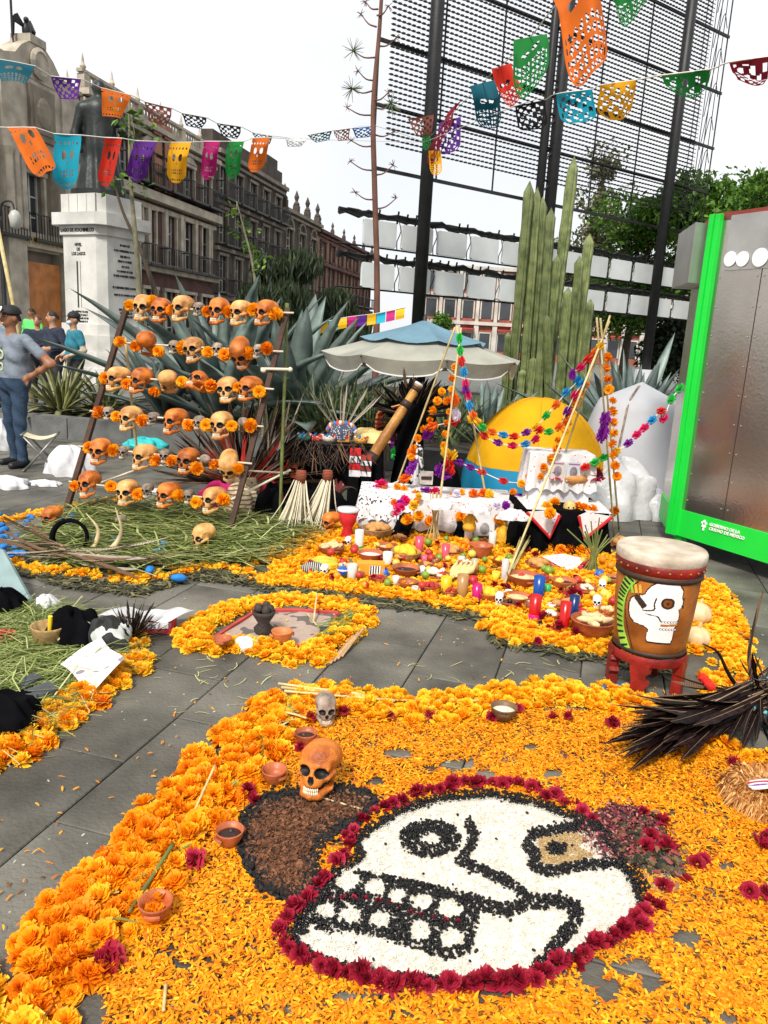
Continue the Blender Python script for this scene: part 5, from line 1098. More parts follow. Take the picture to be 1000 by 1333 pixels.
# painting: shapes wrapped on the shell, each its own thin raised layer
a_c = math.atan2(-dc[1], -dc[0])+math.radians(6)                 # bearing of the skull face
def wrap(poly, lift, mat, nm, th=.0015, sub=.012):
    """(s,z) outline in metres on the shell, s measured round it"""
    P = np.array(poly, float); lo, hi = P.min(0), P.max(0); nx_, nz_ = max(6, min(60, int((hi[0]-lo[0])/.0016))), max(6, min(90, int((hi[1]-lo[1])/.0016)))
    X, Z = np.meshgrid(np.linspace(lo[0], hi[0], nx_), np.linspace(lo[1], hi[1], nz_)); q = np.c_[X.ravel(), Z.ravel()]; ins = in_poly(q, P)
    id_ = np.arange(len(q)).reshape(X.shape); ce = np.stack([id_[:-1, :-1], id_[:-1, 1:], id_[1:, 1:], id_[1:, :-1]], -1).reshape(-1, 4); ce = ce[ins[ce].sum(1) >= 3]
    R = np.array([dr(z) for z in q[:, 1]])+lift; q = np.c_[q[:, 0]*1.5+.02, (q[:, 1]-.45)*1.38+.425]; R = np.array([dr(z) for z in q[:, 1]])+lift; a = a_c+q[:, 0]/.186
    put(nm, fast_mesh(nm, np.stack([R*np.cos(a), R*np.sin(a), q[:, 1]], 1), ce, mat), drum)
zc = .46
SKO = [(-.112, .005), (-.108, .04), (-.085, .062), (-.062, .068), (-.05, .095), (-.03, .115), (-.005, .124), (.025, .123), (.045, .113), (.057, .095), (.058, .07), (.066, .055), (.06, .035), (.052, .028), (.058, .01), (.056, -.025), (.050, -.035), (.05, -.075), (.045, -.095), (-.035, -.097), (-.042, -.085), (-.038, -.05), (-.05, -.042), (-.085, -.038), (-.105, -.018)]
SKO = [(x*.93, z+zc-.012) for x, z in SKO]
cx_, cz_ = np.mean(SKO, 0); wrap([(cx_+(x-cx_)*1.06, cz_+(z-cz_)*1.05) for x, z in SKO], .0010, m_bl, 'painted_outline'); wrap(SKO, .0022, m_wh, 'painted_skull')
def circ(x, z, r, n=18, e=1.0): return [(x+r*math.cos(t), z+r*e*math.sin(t)) for t in np.linspace(0, 2*math.pi, n, endpoint=False)]
wrap(circ(.012, zc+.038, .021), .0034, m_dkb, 'painted_eye'); wrap(circ(.012, zc+.038, .014), .0042, m_dw, 'painted_eye'); wrap(circ(.012, zc+.038, .006), .0052, m_dkb, 'painted_eye')
wrap([(.0, zc-.048), (.055, zc-.043), (.055, zc-.034), (.0, zc-.038)], .0034, m_dw, 'painted_mouth')
for k in range(6):
    wrap(circ(.004+.009*k, zc-.029, .004, 8, 1.5), .0034, m_bl, 'painted_tooth_line'); wrap(circ(.004+.009*k, zc-.029, .003, 8, 1.5), .0042, m_wh, 'painted_tooth')
    wrap(circ(.002+.0092*k, zc-.056, .0045, 8, 1.3), .0034, m_bl, 'painted_tooth_line'); wrap(circ(.002+.0092*k, zc-.056, .0034, 8, 1.3), .0042, m_wh, 'painted_tooth')
def strokes(pts, w_): 
    P = smooth_line(pts, 14); d_ = np.gradient(P, axis=0); n_ = np.stack([-d_[:, 1], d_[:, 0]], 1); n_ /= np.linalg.norm(n_, axis=1)[:, None]; return list(P+n_*w_)+list((P-n_*w_)[::-1])
wrap(strokes([(-.022, zc+.055), (-.026, zc+.03), (-.024, zc+.012), (-.042, zc+.004), (-.06, zc+.002)], .0028), .0034, m_bl, 'painted_line'); wrap(strokes([(.062, zc+.06), (.058, zc+.04), (.064, zc+.02)], .0025), .0034, m_bl, 'painted_line')
wrap(strokes([(-.05, zc-.008), (-.03, zc-.01), (-.012, zc-.012), (.0, zc-.03)], .0022), .0034, m_bl, 'painted_line')
wrap([(-.088, zc+.04), (-.075, zc+.055), (-.045, zc+.022), (-.058, zc+.006)], .0045, m_dkb, 'painted_knife')
for k in range(3): wrap([(-.098+.012*k, zc+.05+.004*k), (-.088+.012*k, zc+.054+.004*k), (-.098+.014*k, zc+.085+.004*k), (-.106+.014*k, zc+.078+.004*k)], .0045, (m_lime, M('drum_yellow', (.8, .4, .05), .5, .1, 5, 0), M('drum_yellow', (.8, .4, .05), .5, .1, 5, 0))[k], 'painted_plume')
AR = smooth_line([(-.105, .565), (-.128, zc+.06), (-.140, zc+.02), (-.142, zc-.04), (-.134, zc-.095), (-.105, .30)], 48)
dA = np.gradient(AR, axis=0); nA = np.stack([-dA[:, 1], dA[:, 0]], 1); nA /= np.linalg.norm(nA, axis=1)[:, None]
wrap(list(AR+nA*.02)+list((AR-nA*.02)[::-1]), .0012, m_lime, 'painted_band')
for k in range(1, len(AR)-1, 3):
    c, n_, t_ = AR[k], nA[k], dA[k]/np.linalg.norm(dA[k]); wrap([tuple(c+n_*.015+t_*.0045), tuple(c-n_*.019+t_*.0060), tuple(c-n_*.019-t_*.0045), tuple(c+n_*.015-t_*.0025)], .0026, m_bl, 'painted_bar')
wrap(strokes([(-.075, .565), (-.112, zc+.05), (-.114, zc-.04), (-.075, .30)], .0022), .0012, m_dkb, 'carved_line')
# ================================================================== metal kiosk
m_steel = M('brushed_steel', (.42, .385, .34), .22, .18, 1.5, .05, 40, metal=.92)
m_steel2 = M('steel_cap', (.46, .45, .43), .42, .15, 3, .06, 40, metal=.8)
m_grn = M('green_enamel', (.01, .62, .05), .4, .06, 3, .05); m_whp = M('white_disc', (.85, .85, .83), .5, .04, 4, 0)
K0 = G(876, 660, .36)[:2]; kdir = G(985, 690, .36)[:2]-K0; kdir /= np.linalg.norm(kdir); kin = np.array([-kdir[1], kdir[0]])
K1 = K0+kdir*1.5; K2 = K1+kin*1.2; K3 = K0+np.array([.13, .62]); K4 = K3+kin*1.0
kio = thing('metal_kiosk', 'tall closed brushed steel kiosk with bright green corner posts and base', 'kiosk', (K0[0], K0[1], 0)); KO = np.array([K0[0], K0[1], 0])
def kp(p, z): return np.array([p[0]-K0[0], p[1]-K0[1], z])
def kwall(a, c, z0, z1, nm, mat, th=.03, off=0.0):
    d_ = (c-a)/np.linalg.norm(c-a); n_ = np.array([d_[1], -d_[0]]); b = MB()
    A = kp(a+n_*off, 0); b.prism([(0, z0), (np.linalg.norm(c-a), z0), (np.linalg.norm(c-a), z1), (0, z1)], A, (d_[0], d_[1], 0), (0, 0, 1), (-n_[0], -n_[1], 0), th); return b.build(nm, mat, kio)
kwall(K0, K1, .34, 2.66, 'front_panel', m_steel); kwall(K3, K0, .34, 2.62, 'side_panel', m_steel); kwall(K1, K2, .3, 2.66, 'end_panel', m_steel); kwall(K2, K4, .3, 2.66, 'back_panel', m_steel); kwall(K4, K3, .3, 2.62, 'rear_side_panel', m_steel)
kwall(K0-kdir*.0, K1, .14, .36, 'base_plinth', m_grn, .05, .012); kwall(K3, K0, .14, .36, 'base_plinth', m_grn, .05, .012)
for a, w_ in ((K0, .095), (K1-kdir*.1, .09)):
    b = MB(); A = kp(a+kin*-.02, 0); b.prism([(0, .14), (w_*.45, .14), (w_*.45, 2.68), (0, 2.68)], A+np.array([-kin[0], -kin[1], 0])*.03, (kdir[0], kdir[1], 0), (0, 0, 1), (kin[0], kin[1], 0), .06)
    b.prism([(w_*.5, .14), (w_, .14), (w_, 2.68), (w_*.5, 2.68)], A+np.array([-kin[0], -kin[1], 0])*.018, (kdir[0], kdir[1], 0), (0, 0, 1), (kin[0], kin[1], 0), .05); b.build('corner_post', m_grn, kio)
b = MB(); b.prism([tuple(kp(q, 0)[:2]) for q in (K0, K1, K2, K4, K3)], (0, 0, 2.63), (1, 0, 0), (0, 1, 0), (0, 0, 1), .06); b.build('roof', M('kiosk_roof_red', (.25, .04, .03), .6, .2, 3, .1), kio)
b = MB(); s0 = K3-np.array([.16, -.03]); b.prism([tuple(kp(q, 0)[:2]) for q in (K3+np.array([.02, .02]), s0, K0-np.array([.14, .02]), K0+np.array([-.005, .02]))], (0, 0, 2.17), (1, 0, 0), (0, 1, 0), (0, 0, 1), .45); b.build('side_awning_box', m_steel2, kio)
b = MB(); b.prism([(.175, 2.66), (1.5, 2.66), (1.5, 2.26), (.175, 2.26)], kp(K0-kin*.012, 0), (kdir[0], kdir[1], 0), (0, 0, 1), (kin[0], kin[1], 0), .01); b.build('header_panel', m_steel2, kio)
for px_ in (951, 967, 990):
    q = OnPlane(px_, 335 if px_ > 980 else 337, KO+np.array([-kin[0], -kin[1], 0])*.016, np.array([kin[0], kin[1], 0])); r_ = .055 if px_ < 980 else .066
    R = np.stack([np.array([kdir[0], kdir[1], 0]), np.array([0, 0, 1.]), -np.array([kin[0], kin[1], 0])], 1)
    b = MB(); b.lathe([(r_, 0), (r_, .006), (0, .007)], 24, tuple(q-KO), R, False); b.build('round_vent', m_whp, kio)
for dd in (.14, .47, .53, .99, 1.05):
    for zz in np.arange(.45, 2.25, .22): q = kp(K0+kdir*dd-kin*.004, zz); MB().ell(tuple(q), (.006, .006, .006), 6, 4).build('rivet', m_steel2, kio)
for dd in (.5, 1.02): kwall(K0+kdir*dd, K0+kdir*(dd+.004), .36, 2.26, 'panel_seam', m_dkb, .004, .003)
for a in (K0+kdir*.08, K1-kdir*.07, K2, K4): 
    p = kp(a+kin*.05, 0); MB().box((p[0], p[1], .13), (.07, .07, .26), rotm(0, 0, math.atan2(kdir[1], kdir[0]))).lathe([(.012, 0), (.03, .0), (.03, .01), (.012, .012)], 10, (p[0], p[1], 0)).build('foot', m_grn if a is not K2 else m_dkb, kio)
tq = OnPlane(925, 687, KO, np.array([kin[0], kin[1], 0]))-KO-np.array([kin[0], kin[1], 0])*.018
put_text('GOBIERNO DE LA\nCIUDAD DE MÉXICO', .035, m_whp, kio, (tq[0], tq[1], tq[2]+.02), (kdir[0], kdir[1], 0), (0, 0, 1), name='logo_lettering', align='LEFT', bold=.0008)
eb = MB(); ex = np.array([kdir[0], kdir[1], 0])
for k in range(5): eb.ell(tuple(tq-ex*.05+np.array([0, 0, .02])+ex*.018*math.cos(k*1.257+.3)+np.array([0, 0, .022*math.sin(k*1.257+.3)])), (.011, .004, .012), 8, 5)
eb.ell(tuple(tq-ex*.05-[0, 0, .02]), (.01, .004, .018), 8, 5); eb.build('logo_emblem', m_whp, kio)
# ================================================================== umbrella
m_canv = M('umbrella_canvas', (.33, .33, .28), .8, .18, 3, .25, 12, trans=.12); m_canb = M('umbrella_blue', (.13, .24, .31), .8, .15, 3, .1, trans=.12); m_pip = M('white_piping', (.7, .7, .68), .7, .05, 4, 0)
UC = D(550, 470, 8.3); UC[2] = 0
umb = thing('patio_umbrella', 'grey green market umbrella with a blue vented top over the regalia', 'umbrella', UC, math.radians(10))
RU, ZE, ZA = 1.08, 1.45, 1.66
for k in range(8):
    a0, a1 = 2*math.pi*k/8, 2*math.pi*(k+1)/8
    def pan(u, v, R0=.42, R1=RU, z0=ZA, z1=ZE):
        a = a0+(a1-a0)*u; r = R0+(R1-R0)*v; ch = math.cos(math.pi/8)/math.cos((u-.5)*(a1-a0)); z = z0+(z1-z0)*(v**.85)-.035*math.sin(math.pi*u)*v
        return (math.cos(a)*r*ch, math.sin(a)*r*ch, z)
    MB().grid(pan, 8, 8).build('canopy_panel', m_canv, umb, True)
    def val(u, v):
        q = pan(u, 1.0); s_ = .13*(1-.25*math.cos(2*math.pi*u)*0+.12*math.sin(math.pi*u)); k_ = 1.003-.05*v; return (q[0]*k_, q[1]*k_, q[2]-s_*v*(.55+.45*min(1, 7*min(u, 1-u))))
    MB().grid(val, 9, 3).build('valance', m_canv, umb, True)
    MB().tube([np.array(val(u, 1)) for u in np.linspace(.03, .97, 10)], .008, 5).build('piping', m_pip, umb)
    MB().grid(lambda u, v: pan(u, v, .03, .68, ZA+.15, ZA-.045), 6, 5).build('vent_panel', m_canb, umb, True)
    MB().tube([(.03, 0, ZA+.02), (RU*math.cos(a0)*0+.03, 0, ZA+.02)] if False else [np.array([math.cos(a0)*.05, math.sin(a0)*.05, ZA-.05]), np.array([math.cos(a0)*RU, math.sin(a0)*RU, ZE-.02])], .008, 5).build('rib', m_blk, umb)
MB().lathe([(.3, 0), (.3, .05), (.05, .08), (.024, .1), (.022, ZA+.19), (.0, ZA+.22)], 14).build('pole', m_blk, umb, True)
# ================================================================== tents
def tent(name, label, base, rx, ry, h, mats, split=None, rz=0.0, peak=.75):
    t = thing(name, label, 'tent', base, rz)
    def sh(u, v):
        a = 2*math.pi*u; e = v*math.pi/2; k = (abs(math.cos(a))**2.7+abs(math.sin(a))**2.7)**(-1/2.7); r = min(1-.5*v, 3.6*(1-v)) if peak > 1 else math.cos(e)**peak; w_ = .012*math.sin(a*9+v*4)*math.sin(v*7)+.008*math.sin(a*23+v*11)
        return (math.cos(a)*rx*k*r*(1+w_), math.sin(a)*ry*k*r*(1+w_), h*(v if peak > 1 else math.sin(e)**.9))
    lo_v = split or 0
    if split: MB().grid(lambda u, v: tuple(np.array(sh(u, v*split))*np.array([1.012, 1.012, 1])), 48, 6, True).build('lower_panel', mats[1], t, True)
    MB().grid(lambda u, v: sh(u, lo_v+(1-lo_v)*v*.999), 48, 14, True).build('canopy', mats[0], t, True)
    for s_ in ((0,) if peak > 1 else ()):
        b = MB(); b.tube([np.array(sh(.125+.25*s_+(0 if q < 12 else .5), (q if q < 12 else 23-q)/11.5))*1.008 for q in range(24)], .012, 6); b.build('tent_pole', m_pip if s_ else m_grey, t)
    for s_ in (range(6) if peak <= 1 else ()): MB().tube([np.array(sh(s_/6+.04, lo_v+(1-lo_v)*q/11*.98))*1.003 for q in range(12)], .005, 4).build('seam', mats[0], t, True)
    return t
TY = D(692, 650, 8.0); TY[2] = 0
tent('dome_tent', 'bright yellow dome tent with blue lower walls behind the altar', TY, .74, .62, 1.10, [M('tent_yellow', (.80, .42, .01), .75, .12, 3, .7, 5, trans=.25, spec=.15), M('tent_blue', (.01, .26, .48), .6, .1, 3, .15, 6, trans=.2)], .22, .15, .95)
TW = D(818, 640, 8.5); TW[2] = 0
tent('dome_tent', 'white dome tent with a dark pole beside the metal kiosk', TW, .74, .62, 1.30, [M('tent_white', (.50, .51, .54), .6, .06, 3, .15, 6, trans=.2)], None, .3, 2)
def cloth_heap(name, label, cat, px, py, rx, ry, h, mat, seed, base_z=0.0, Y=None):
    p = G(px, py, base_z) if Y is None else D(px, py, Y); p[2] = base_z; rr = np.random.default_rng(seed); ph = rr.uniform(0, 6, 8)
    def sh(u, v):
        a = 2*math.pi*u; e = v*math.pi/2; n_ = 1+.16*math.sin(3*a+ph[0]+2*v)+.1*math.sin(7*a+ph[1]-5*v)+.07*math.sin(11*a+ph[2]+9*v)
        return (math.cos(a)*rx*math.cos(e)*n_, math.sin(a)*ry*math.cos(e)*n_, h*math.sin(e)**.8*(1+.15*math.sin(4*a+ph[3])*math.cos(e)+.12*math.sin(9*v+ph[4]+3*a))+.004)
    o = MB().grid(lambda u, v: sh(u, v*.999), 44, 16, True).build(name, mat, None, True, p); return tag(o, label, cat)
m_plas = M('white_plastic', (.60, .61, .62), .3, .1, 5, .6, 14, trans=.15); m_wcl = M('white_cotton', (.58, .58, .60), .85, .06, 6, .3, 20); m_bcl = M('black_cloth', (.0035, .0035, .0045), .95, .4, 8, .25, 30, spec=.04)
cloth_heap('plastic_bag', 'big heap of white plastic sheeting between tent and kiosk', 'bag', 800, 668, .42, .35, .52, m_plas, 3)
cloth_heap('plastic_bag', 'crumpled white plastic bag under the kiosk base', 'bag', 862, 675, .28, .2, .22, m_plas, 4)
cloth_heap('plastic_bag', 'white plastic bundle draped beside the yellow tent', 'bag', 752, 650, .26, .22, .50, m_plas, 5)
# ================================================================== altar
def drape(parent, x0, x1, y0, y1, z, mat, nm, skirt=.27, amp=.02, fr=26):
    """cloth over a box: flat top and rippled skirts"""
    nx_, ny_, ns = 40, 16, 7; per = []
    L = [(x0+(x1-x0)*k/nx_, y0) for k in range(nx_)]+[(x1, y0+(y1-y0)*k/ny_) for k in range(ny_)]+[(x1-(x1-x0)*k/nx_, y1) for k in range(nx_)]+[(x0, y1-(y1-y0)*k/ny_) for k in range(ny_)]
    n = len(L); V = []; c = np.array([(x0+x1)/2, (y0+y1)/2])
    for j in range(ns+1):
        v = j/ns
        for k, q in enumerate(L):
            q = np.array(q); d_ = (q-c)/np.array([(x1-x0)/2, (y1-y0)/2]); d_ = d_/np.linalg.norm(d_); w_ = amp*v*(1+math.sin(k/n*2*math.pi*fr)+.5*math.sin(k/n*2*math.pi*fr*2.3+1))
            V.append((q[0]+d_[0]*w_, q[1]+d_[1]*w_, z-skirt*v*(1+.05*math.sin(k*.9))+(.0 if j else .002)))
    b = MB(); b.add(V, [(j*n+(k+1) % n, j*n+k, (j+1)*n+k, (j+1)*n+(k+1) % n) for j in range(ns) for k in range(n)]); b.grid(lambda u, v: (x0+(x1-x0)*u, y0+(y1-y0)*v, z+.002+.004*math.sin(u*9)*math.sin(v*7)), 8, 5)
    return b.build(nm, mat, parent, True)
m_emb = dot_print('embroidered_cloth', (.62, .61, .61), (.45, .06, .18), 26, .16); m_lace = dot_print('black_lace_cloth', (.72, .71, .72), (.05, .05, .06), 46, .40, kind='NOISE')
alt = thing('altar_table', 'low altar table under white embroidered cloth with food in front', 'altar', (0, 0, 0))
A0, A1 = G(468, 694)[0], 1.12
MB().box(((A0+A1)/2, 6.62, .15), (A1-A0-.04, .6, .29)).build('table_box', M('crate_wood', (.2, .12, .06), .8, .3, 4, .3), alt)
drape(alt, A0, A1, 6.30, 6.94, .31, m_emb, 'white_cloth', .25, .018, 30)
drape(alt, A0-.02, A0+.42, 6.28, 6.9, .325, m_lace, 'lace_runner', .2, .02, 12)
for x0, x1 in ((512, 535), (590, 612)):
    p, q = G(x0, 700), G(x1, 704); MB().grid(lambda u, v: (p[0]+(q[0]-p[0])*u+.02*math.sin(v*5), 6.27-.10*v+.012*math.sin(u*14), .20-.19*v), 10, 6).build('black_cloth', m_bcl, alt, True)
alt2 = thing('altar_step', 'black draped altar step with white and red fringed corners', 'altar', (1.42, 6.0, 0))
drape(alt2, -.34, .36, -.05, .55, .36, m_bcl, 'black_cloth', .35, .035, 14)
m_redb = M('red_fringe', (.50, .01, .015), .8, .2, 30, .3)
for s_, x in ((-1, -.1), (1, .17)):
    b = MB(); b.add([(x, -.105, .15), (x+s_*.20, -.095, .345), (x-s_*.0, -.1, .372), (x-s_*.06, -.1, .34)], [(0, 1, 2, 3)]); b.add([(x+s_*.20, -.095, .366), (x, -.1, .37), (x+.0, .4, .372), (x+s_*.22, .4, .372)], [(0, 1, 2, 3)]); b.build('white_corner_cloth', m_emb, alt2)
    MB().tube([(x-s_*.06, -.108, .335), (x, -.112, .15), (x+s_*.20, -.105, .342)], .014, 6).build('red_edge', m_redb, alt2)
MB().box((.02, .42, .56), (.50, .3, .40)).build('upper_crate', m_wcl, alt2); drape(alt2, -.25, .29, .25, .6, .765, m_emb, 'upper_cloth', .3, .02, 12)
for k, (x, c) in enumerate(((-.02, (.5, .45, .42)), (.11, (.45, .5, .55)))):
    b = MB(); b.box((x, .222, .63), (.11, .006, .16)); pr = b.build('paper_print', M('print_paper_%d' % k, c, .7, .1, 4, 0), alt2); MB().ell((x, .217, .63), (.032, .004, .045), 12, 6).build('print_portrait', M('print_ink', (.2, .17, .2), .8, .3, 30, 0), pr); MB().box((x, .2175, .695), (.09, .004, .01)).build('print_band', M('print_band', (.3, .12, .25), .8, .1, 5, 0), pr)
sq = thing('fringed_cloth', 'small white and red triangular cloth laid before the black altar step', 'cloth', G(738, 742))
MB().add([(-.17, .13, .06), (.17, .13, .06), (.0, -.13, .02), (0, .2, .07)], [(0, 2, 1), (0, 1, 3)]).build('cloth', m_emb, sq); MB().add([(-.24, .12, .05), (-.175, .13, .055), (-.005, -.14, .018), (-.06, -.16, .016)], [(0, 3, 2, 1)]).build('red_side', dot_print('red_lace', (.5, .01, .02), (.75, .6, .6), 50, .2), sq); MB().add([(.24, .12, .05), (.175, .13, .055), (.005, -.14, .018), (.07, -.16, .016)], [(0, 1, 2, 3)]).build('red_side', MATS['red_lace'], sq)
# dolls on the altar
m_straw = M('straw', (.62, .42, .14), .8, .3, 30, .4); m_yel = M('yellow_wool', (.75, .40, .03), .85, .25, 20, .4)
def doll(label, px, py, z, s, body, head):
    p = G(px, py, z); t = thing('altar_doll', label, 'doll', p); b = MB(); b.lathe([(.05*s, 0), (.055*s, .03*s), (.03*s, .11*s), (.022*s, .13*s)], 12); b.build('dress', body, t, True)
    MB().ell((0, 0, .155*s), (.032*s, .03*s, .034*s), 10, 7, None, .05).build('head', head, t, True)
    for sx in (-1, 1): MB().tube([(sx*.025*s, 0, .115*s), (sx*.06*s, -.01*s, .07*s)], .009*s, 6).build('arm', body, t); MB().ell((sx*.011*s, -.029*s, .162*s), .004*s, 6, 4).build('eye', m_sock, t)
doll('straw headed doll in a white dress on the black altar step', 737, 702, .1, 1.7, m_wcl, m_straw); doll('yellow plush figure in front of the white altar cloth', 653, 706, .0, 1.15, m_yel, m_yel); doll('yellow wool doll by the white candle', 611, 690, .15, 1.0, m_yel, m_yel)
pt = G(629, 706); por = thing('framed_portrait', 'grey portrait photograph propped against the altar cloth', 'picture', pt, .1)
MB().box((0, 0, .10), (.17, .012, .20), rotm(-.2, 0, 0)).build('frame', M('print_paper_2', (.6, .6, .6), .6, .06, 4, 0), por); MB().ell((0, -.012, .12), (.04, .006, .052), 12, 7).build('face', M('portrait_grey', (.28, .28, .28), .8, .3, 20, 0), por); MB().prism([(-.07, .01), (.07, .01), (.05, .06), (-.05, .06)], (0, .0, .0), (1, 0, 0), (0, -.2, 1), (0, -1, 0), .012).build('shoulders', M('portrait_dark', (.08, .08, .09), .8, .3, 20, 0), por)
# ------------------------------------------------------------------ food and vessels
m_clay = M('red_clay', (.33, .075, .025), .4, .25, 12, .15, rnd=.2, c2=(.48, .13, .045)); m_foods = dict(tamale=M('corn_husk', (.62, .48, .25), .8, .2, 14, .3), rice=M('food_rice', (.70, .55, .28), .8, .2, 40, .5), mole=M('dark_sauce', (.035, .015, .01), .4, .4, 14, .3), bread=M('bread_crust', (.50, .24, .07), .7, .25, 14, .3), lemon=M('yellow_fruit', (.72, .46, .02), .5, .15, 12, .2), cheese=M('pale_food', (.72, .66, .5), .8, .15, 20, .4), salt=M('white_food', (.78, .75, .68), .8, .08, 40, .4), chili=M('red_food', (.38, .02, .02), .6, .3, 20, .3), green=M('green_fruit', (.38, .44, .05), .5, .2, 10, .2))
bowl_cache = {}
def bowl(label, px, py, dia, food, n=0, deep=.32, z=.012, cat='bowl', mat=None, name='clay_bowl'):
    p = G(px, py, z); t = thing(name, label, cat, p, random.uniform(0, 6)); r = dia/2; h = dia*deep
    MB().lathe([(r*.55, 0), (r*.6, .004), (r*.92, h*.6), (r*1.0, h), (r*1.04, h+.006), (r*.96, h+.006), (r*.86, h*.62), (r*.5, .012), (0, .010)], 22, close=False).build('bowl', mat or m_clay, t, True)
    for sx in (-1, 1): MB().tube(smooth_line([(sx*r*1.0, -.02, h*.75), (sx*r*1.13, 0, h*.8), (sx*r*1.0, .02, h*.75)], 6), .006, 5).build('handle', mat or m_clay, t)
    if not food: return t
    f = m_foods[food]
    if n == 0: MB().lathe([(r*.88, h*.68), (r*.6, h*.80), (r*.25, h*.9), (0, h*.92)], 18, close=False).ell((r*.2, r*.1, h*.8), (r*.3, r*.25, h*.25), 8, 5, None, .1).build('food', f, t, True)
    else:
        for k in range(n):
            a = k*2.4; d_ = r*.62*math.sqrt((k+.3)/n); zz = h*.75+r*.5*(1-d_/r)*.8
            sz = {'tamale': (.24, .085, .075), 'bread': (.20, .18, .12), 'lemon': (.19, .17, .17), 'green': (.3, .09, .09), 'chili': (.15, .15, .12), 'cheese': (.2, .12, .08)}.get(food, (.18, .16, .14))
            MB().ell((d_*math.cos(a), d_*math.sin(a), zz), tuple(q*dia for q in sz), 9, 6, rotm(random.gauss(0, .3), random.gauss(0, .3), random.uniform(0, 3)), .06).build({'tamale': 'tamale', 'bread': 'bread_roll', 'lemon': 'lemon'}.get(food, 'food_piece'), f, t, True)
    return t
m_wick = M('basket_cane', (.42, .27, .11), .8, .3, 40, .6)
bowl('clay bowl heaped with pale tamales beside the bananas', 431, 722, .20, 'tamale', 9); bowl('wicker basket of bread rolls under the cane tripod', 490, 700, .25, 'bread', 9, mat=m_wick, name='bread_basket', cat='basket')
bowl('clay bowl of brown soup behind the rice bowl', 503, 719, .17, 'rice'); bowl('clay bowl of white rice above the orange box', 482, 730, .19, 'salt'); bowl('shallow basket of yellow and green fruit', 528, 730, .22, 'lemon', 9, mat=m_wick, name='fruit_basket', cat='basket'); bowl('clay bowl of dark mole sauce below the fruit basket', 528, 750, .19, 'mole')
bowl('empty bright red clay dish at the heap edge', 531, 765, .13, None); bowl('oval clay dish of white cheese in front of the corn', 567, 754, .19, 'cheese', 5, .2); bowl('clay plate of brown bread behind the pink glass', 586, 722, .20, 'bread', 5, .2); bowl('red dish of yellow lemons beside the magenta cup', 636, 781, .16, 'lemon', 7); bowl('clay dish of grain below the large rice bowl', 673, 783, .17, 'rice', 0, .22)
bowl('large clay bowl of golden rice beside the blue candle', 681, 762, .23, 'rice'); bowl('deep clay casserole before the portrait', 625, 727, .18, None, 0, .6); bowl('clay bowl of dark mole by the fringed cloth', 733, 768, .17, 'mole', 0, .4); bowl('clay dish of pale cheese pieces by the sugar skulls', 763, 773, .14, 'cheese', 6); bowl('clay plate of flat bread behind the dark roses', 735, 793, .19, 'bread', 3, .15)
bowl('great clay bowl of wrapped tamales beside the drum', 770, 826, .25, 'tamale', 8, .36); bowl('clay dish of red chillies at the heap edge', 560, 770, .13, 'chili', 6); bowl('clay dish of red fruit near the mole bowl', 610, 748, .15, 'chili', 5); bowl('clay dish of beans above the tamale bowl', 800, 760, .14, 'mole'); bowl('clay plate of bread by the black altar step', 700, 740, .19, 'bread', 6, .2); bowl('bread tray on the altar ledge beside the cane post', 812, 712, .24, 'bread', 7, .12)
bowl('red dish of squash pieces below the yellow candle', 585, 776, .11, 'chili', 3)
for l, x, y, d_ in (('small clay bowl in the border behind the orange skull', 398, 968, .088), ('small clay bowl between the orange skull and the marigold border', 357, 1018, .092), ('clay bowl with ashes at the tip of the brown scroll', 299, 1098, .088), ('clay bowl where border and petals meet beside a green stem', 203, 1194, .092)): bowl(l, x, y, d_, 'mole' if d_ == .088 else None, 0, .52, .014)
bowl('brown half gourd bowl set in the marigold border', 655, 935, .115, 'cheese', 0, .45, .02, mat=M('gourd_shell', (.12, .07, .035), .5, .3, 8, .2), name='gourd_bowl')
bt_ = thing('banana_bunch', 'green yellow bananas lying below the tamale bowl', 'bananas', G(419, 736, .03))
for k in range(4): MB().tube(smooth_line([(-.10, .02*k-.03, .0), (-.03, .025*k-.06, .015*k), (.05, .025*k-.06, .015*k), (.12, .02*k-.02, .01)], 10), [.008, .018, .02, .018, .006], 7).build('banana', M('banana_skin', (.50, .44, .04), .5, .2, 10, .1), bt_, True)
def candle(label, px, py, dia, h, glass, base=None, wax=(.78, .74, .62)):
    p = G(px, py, .012); t = thing('candle_glass', label, 'candle', p); r = dia/2
    g = M('candle_%s' % '_'.join('%.2f' % c for c in glass), glass, .25, .1, 6, 0, trans=.3, spec=.6)
    MB().lathe([(r*.85, 0), (r*.9, .005), (r, h), (r*.93, h), (r*.86, h*.8), (0, h*.78)], 16, close=False).build('glass', g, t, True)
    if base: MB().lathe([(r*.93, .002), (r*.97, h*.22), (r*.9, h*.24)], 16, close=False).build('base_band', M('candle_base_%s' % '_'.join('%.2f' % c for c in base), base, .4, .1, 6, 0), t, True)
    MB().lathe([(r*.84, h*.79), (r*.5, h*.80), (0, h*.80)], 12, close=False).build('wax', M('candle_wax', wax, .5, .05, 6, 0), t, True); MB().tube([(0, 0, h*.79), (.002, 0, h*.86)], .0015, 4).build('wick', m_sock, t)
RED, PNK, BLU, WHT, YEL, MAG, AMB = (.62, .01, .01), (.75, .10, .16), (.005, .09, .42), (.78, .76, .70), (.8, .6, .01), (.65, .005, .20), (.5, .28, .1)
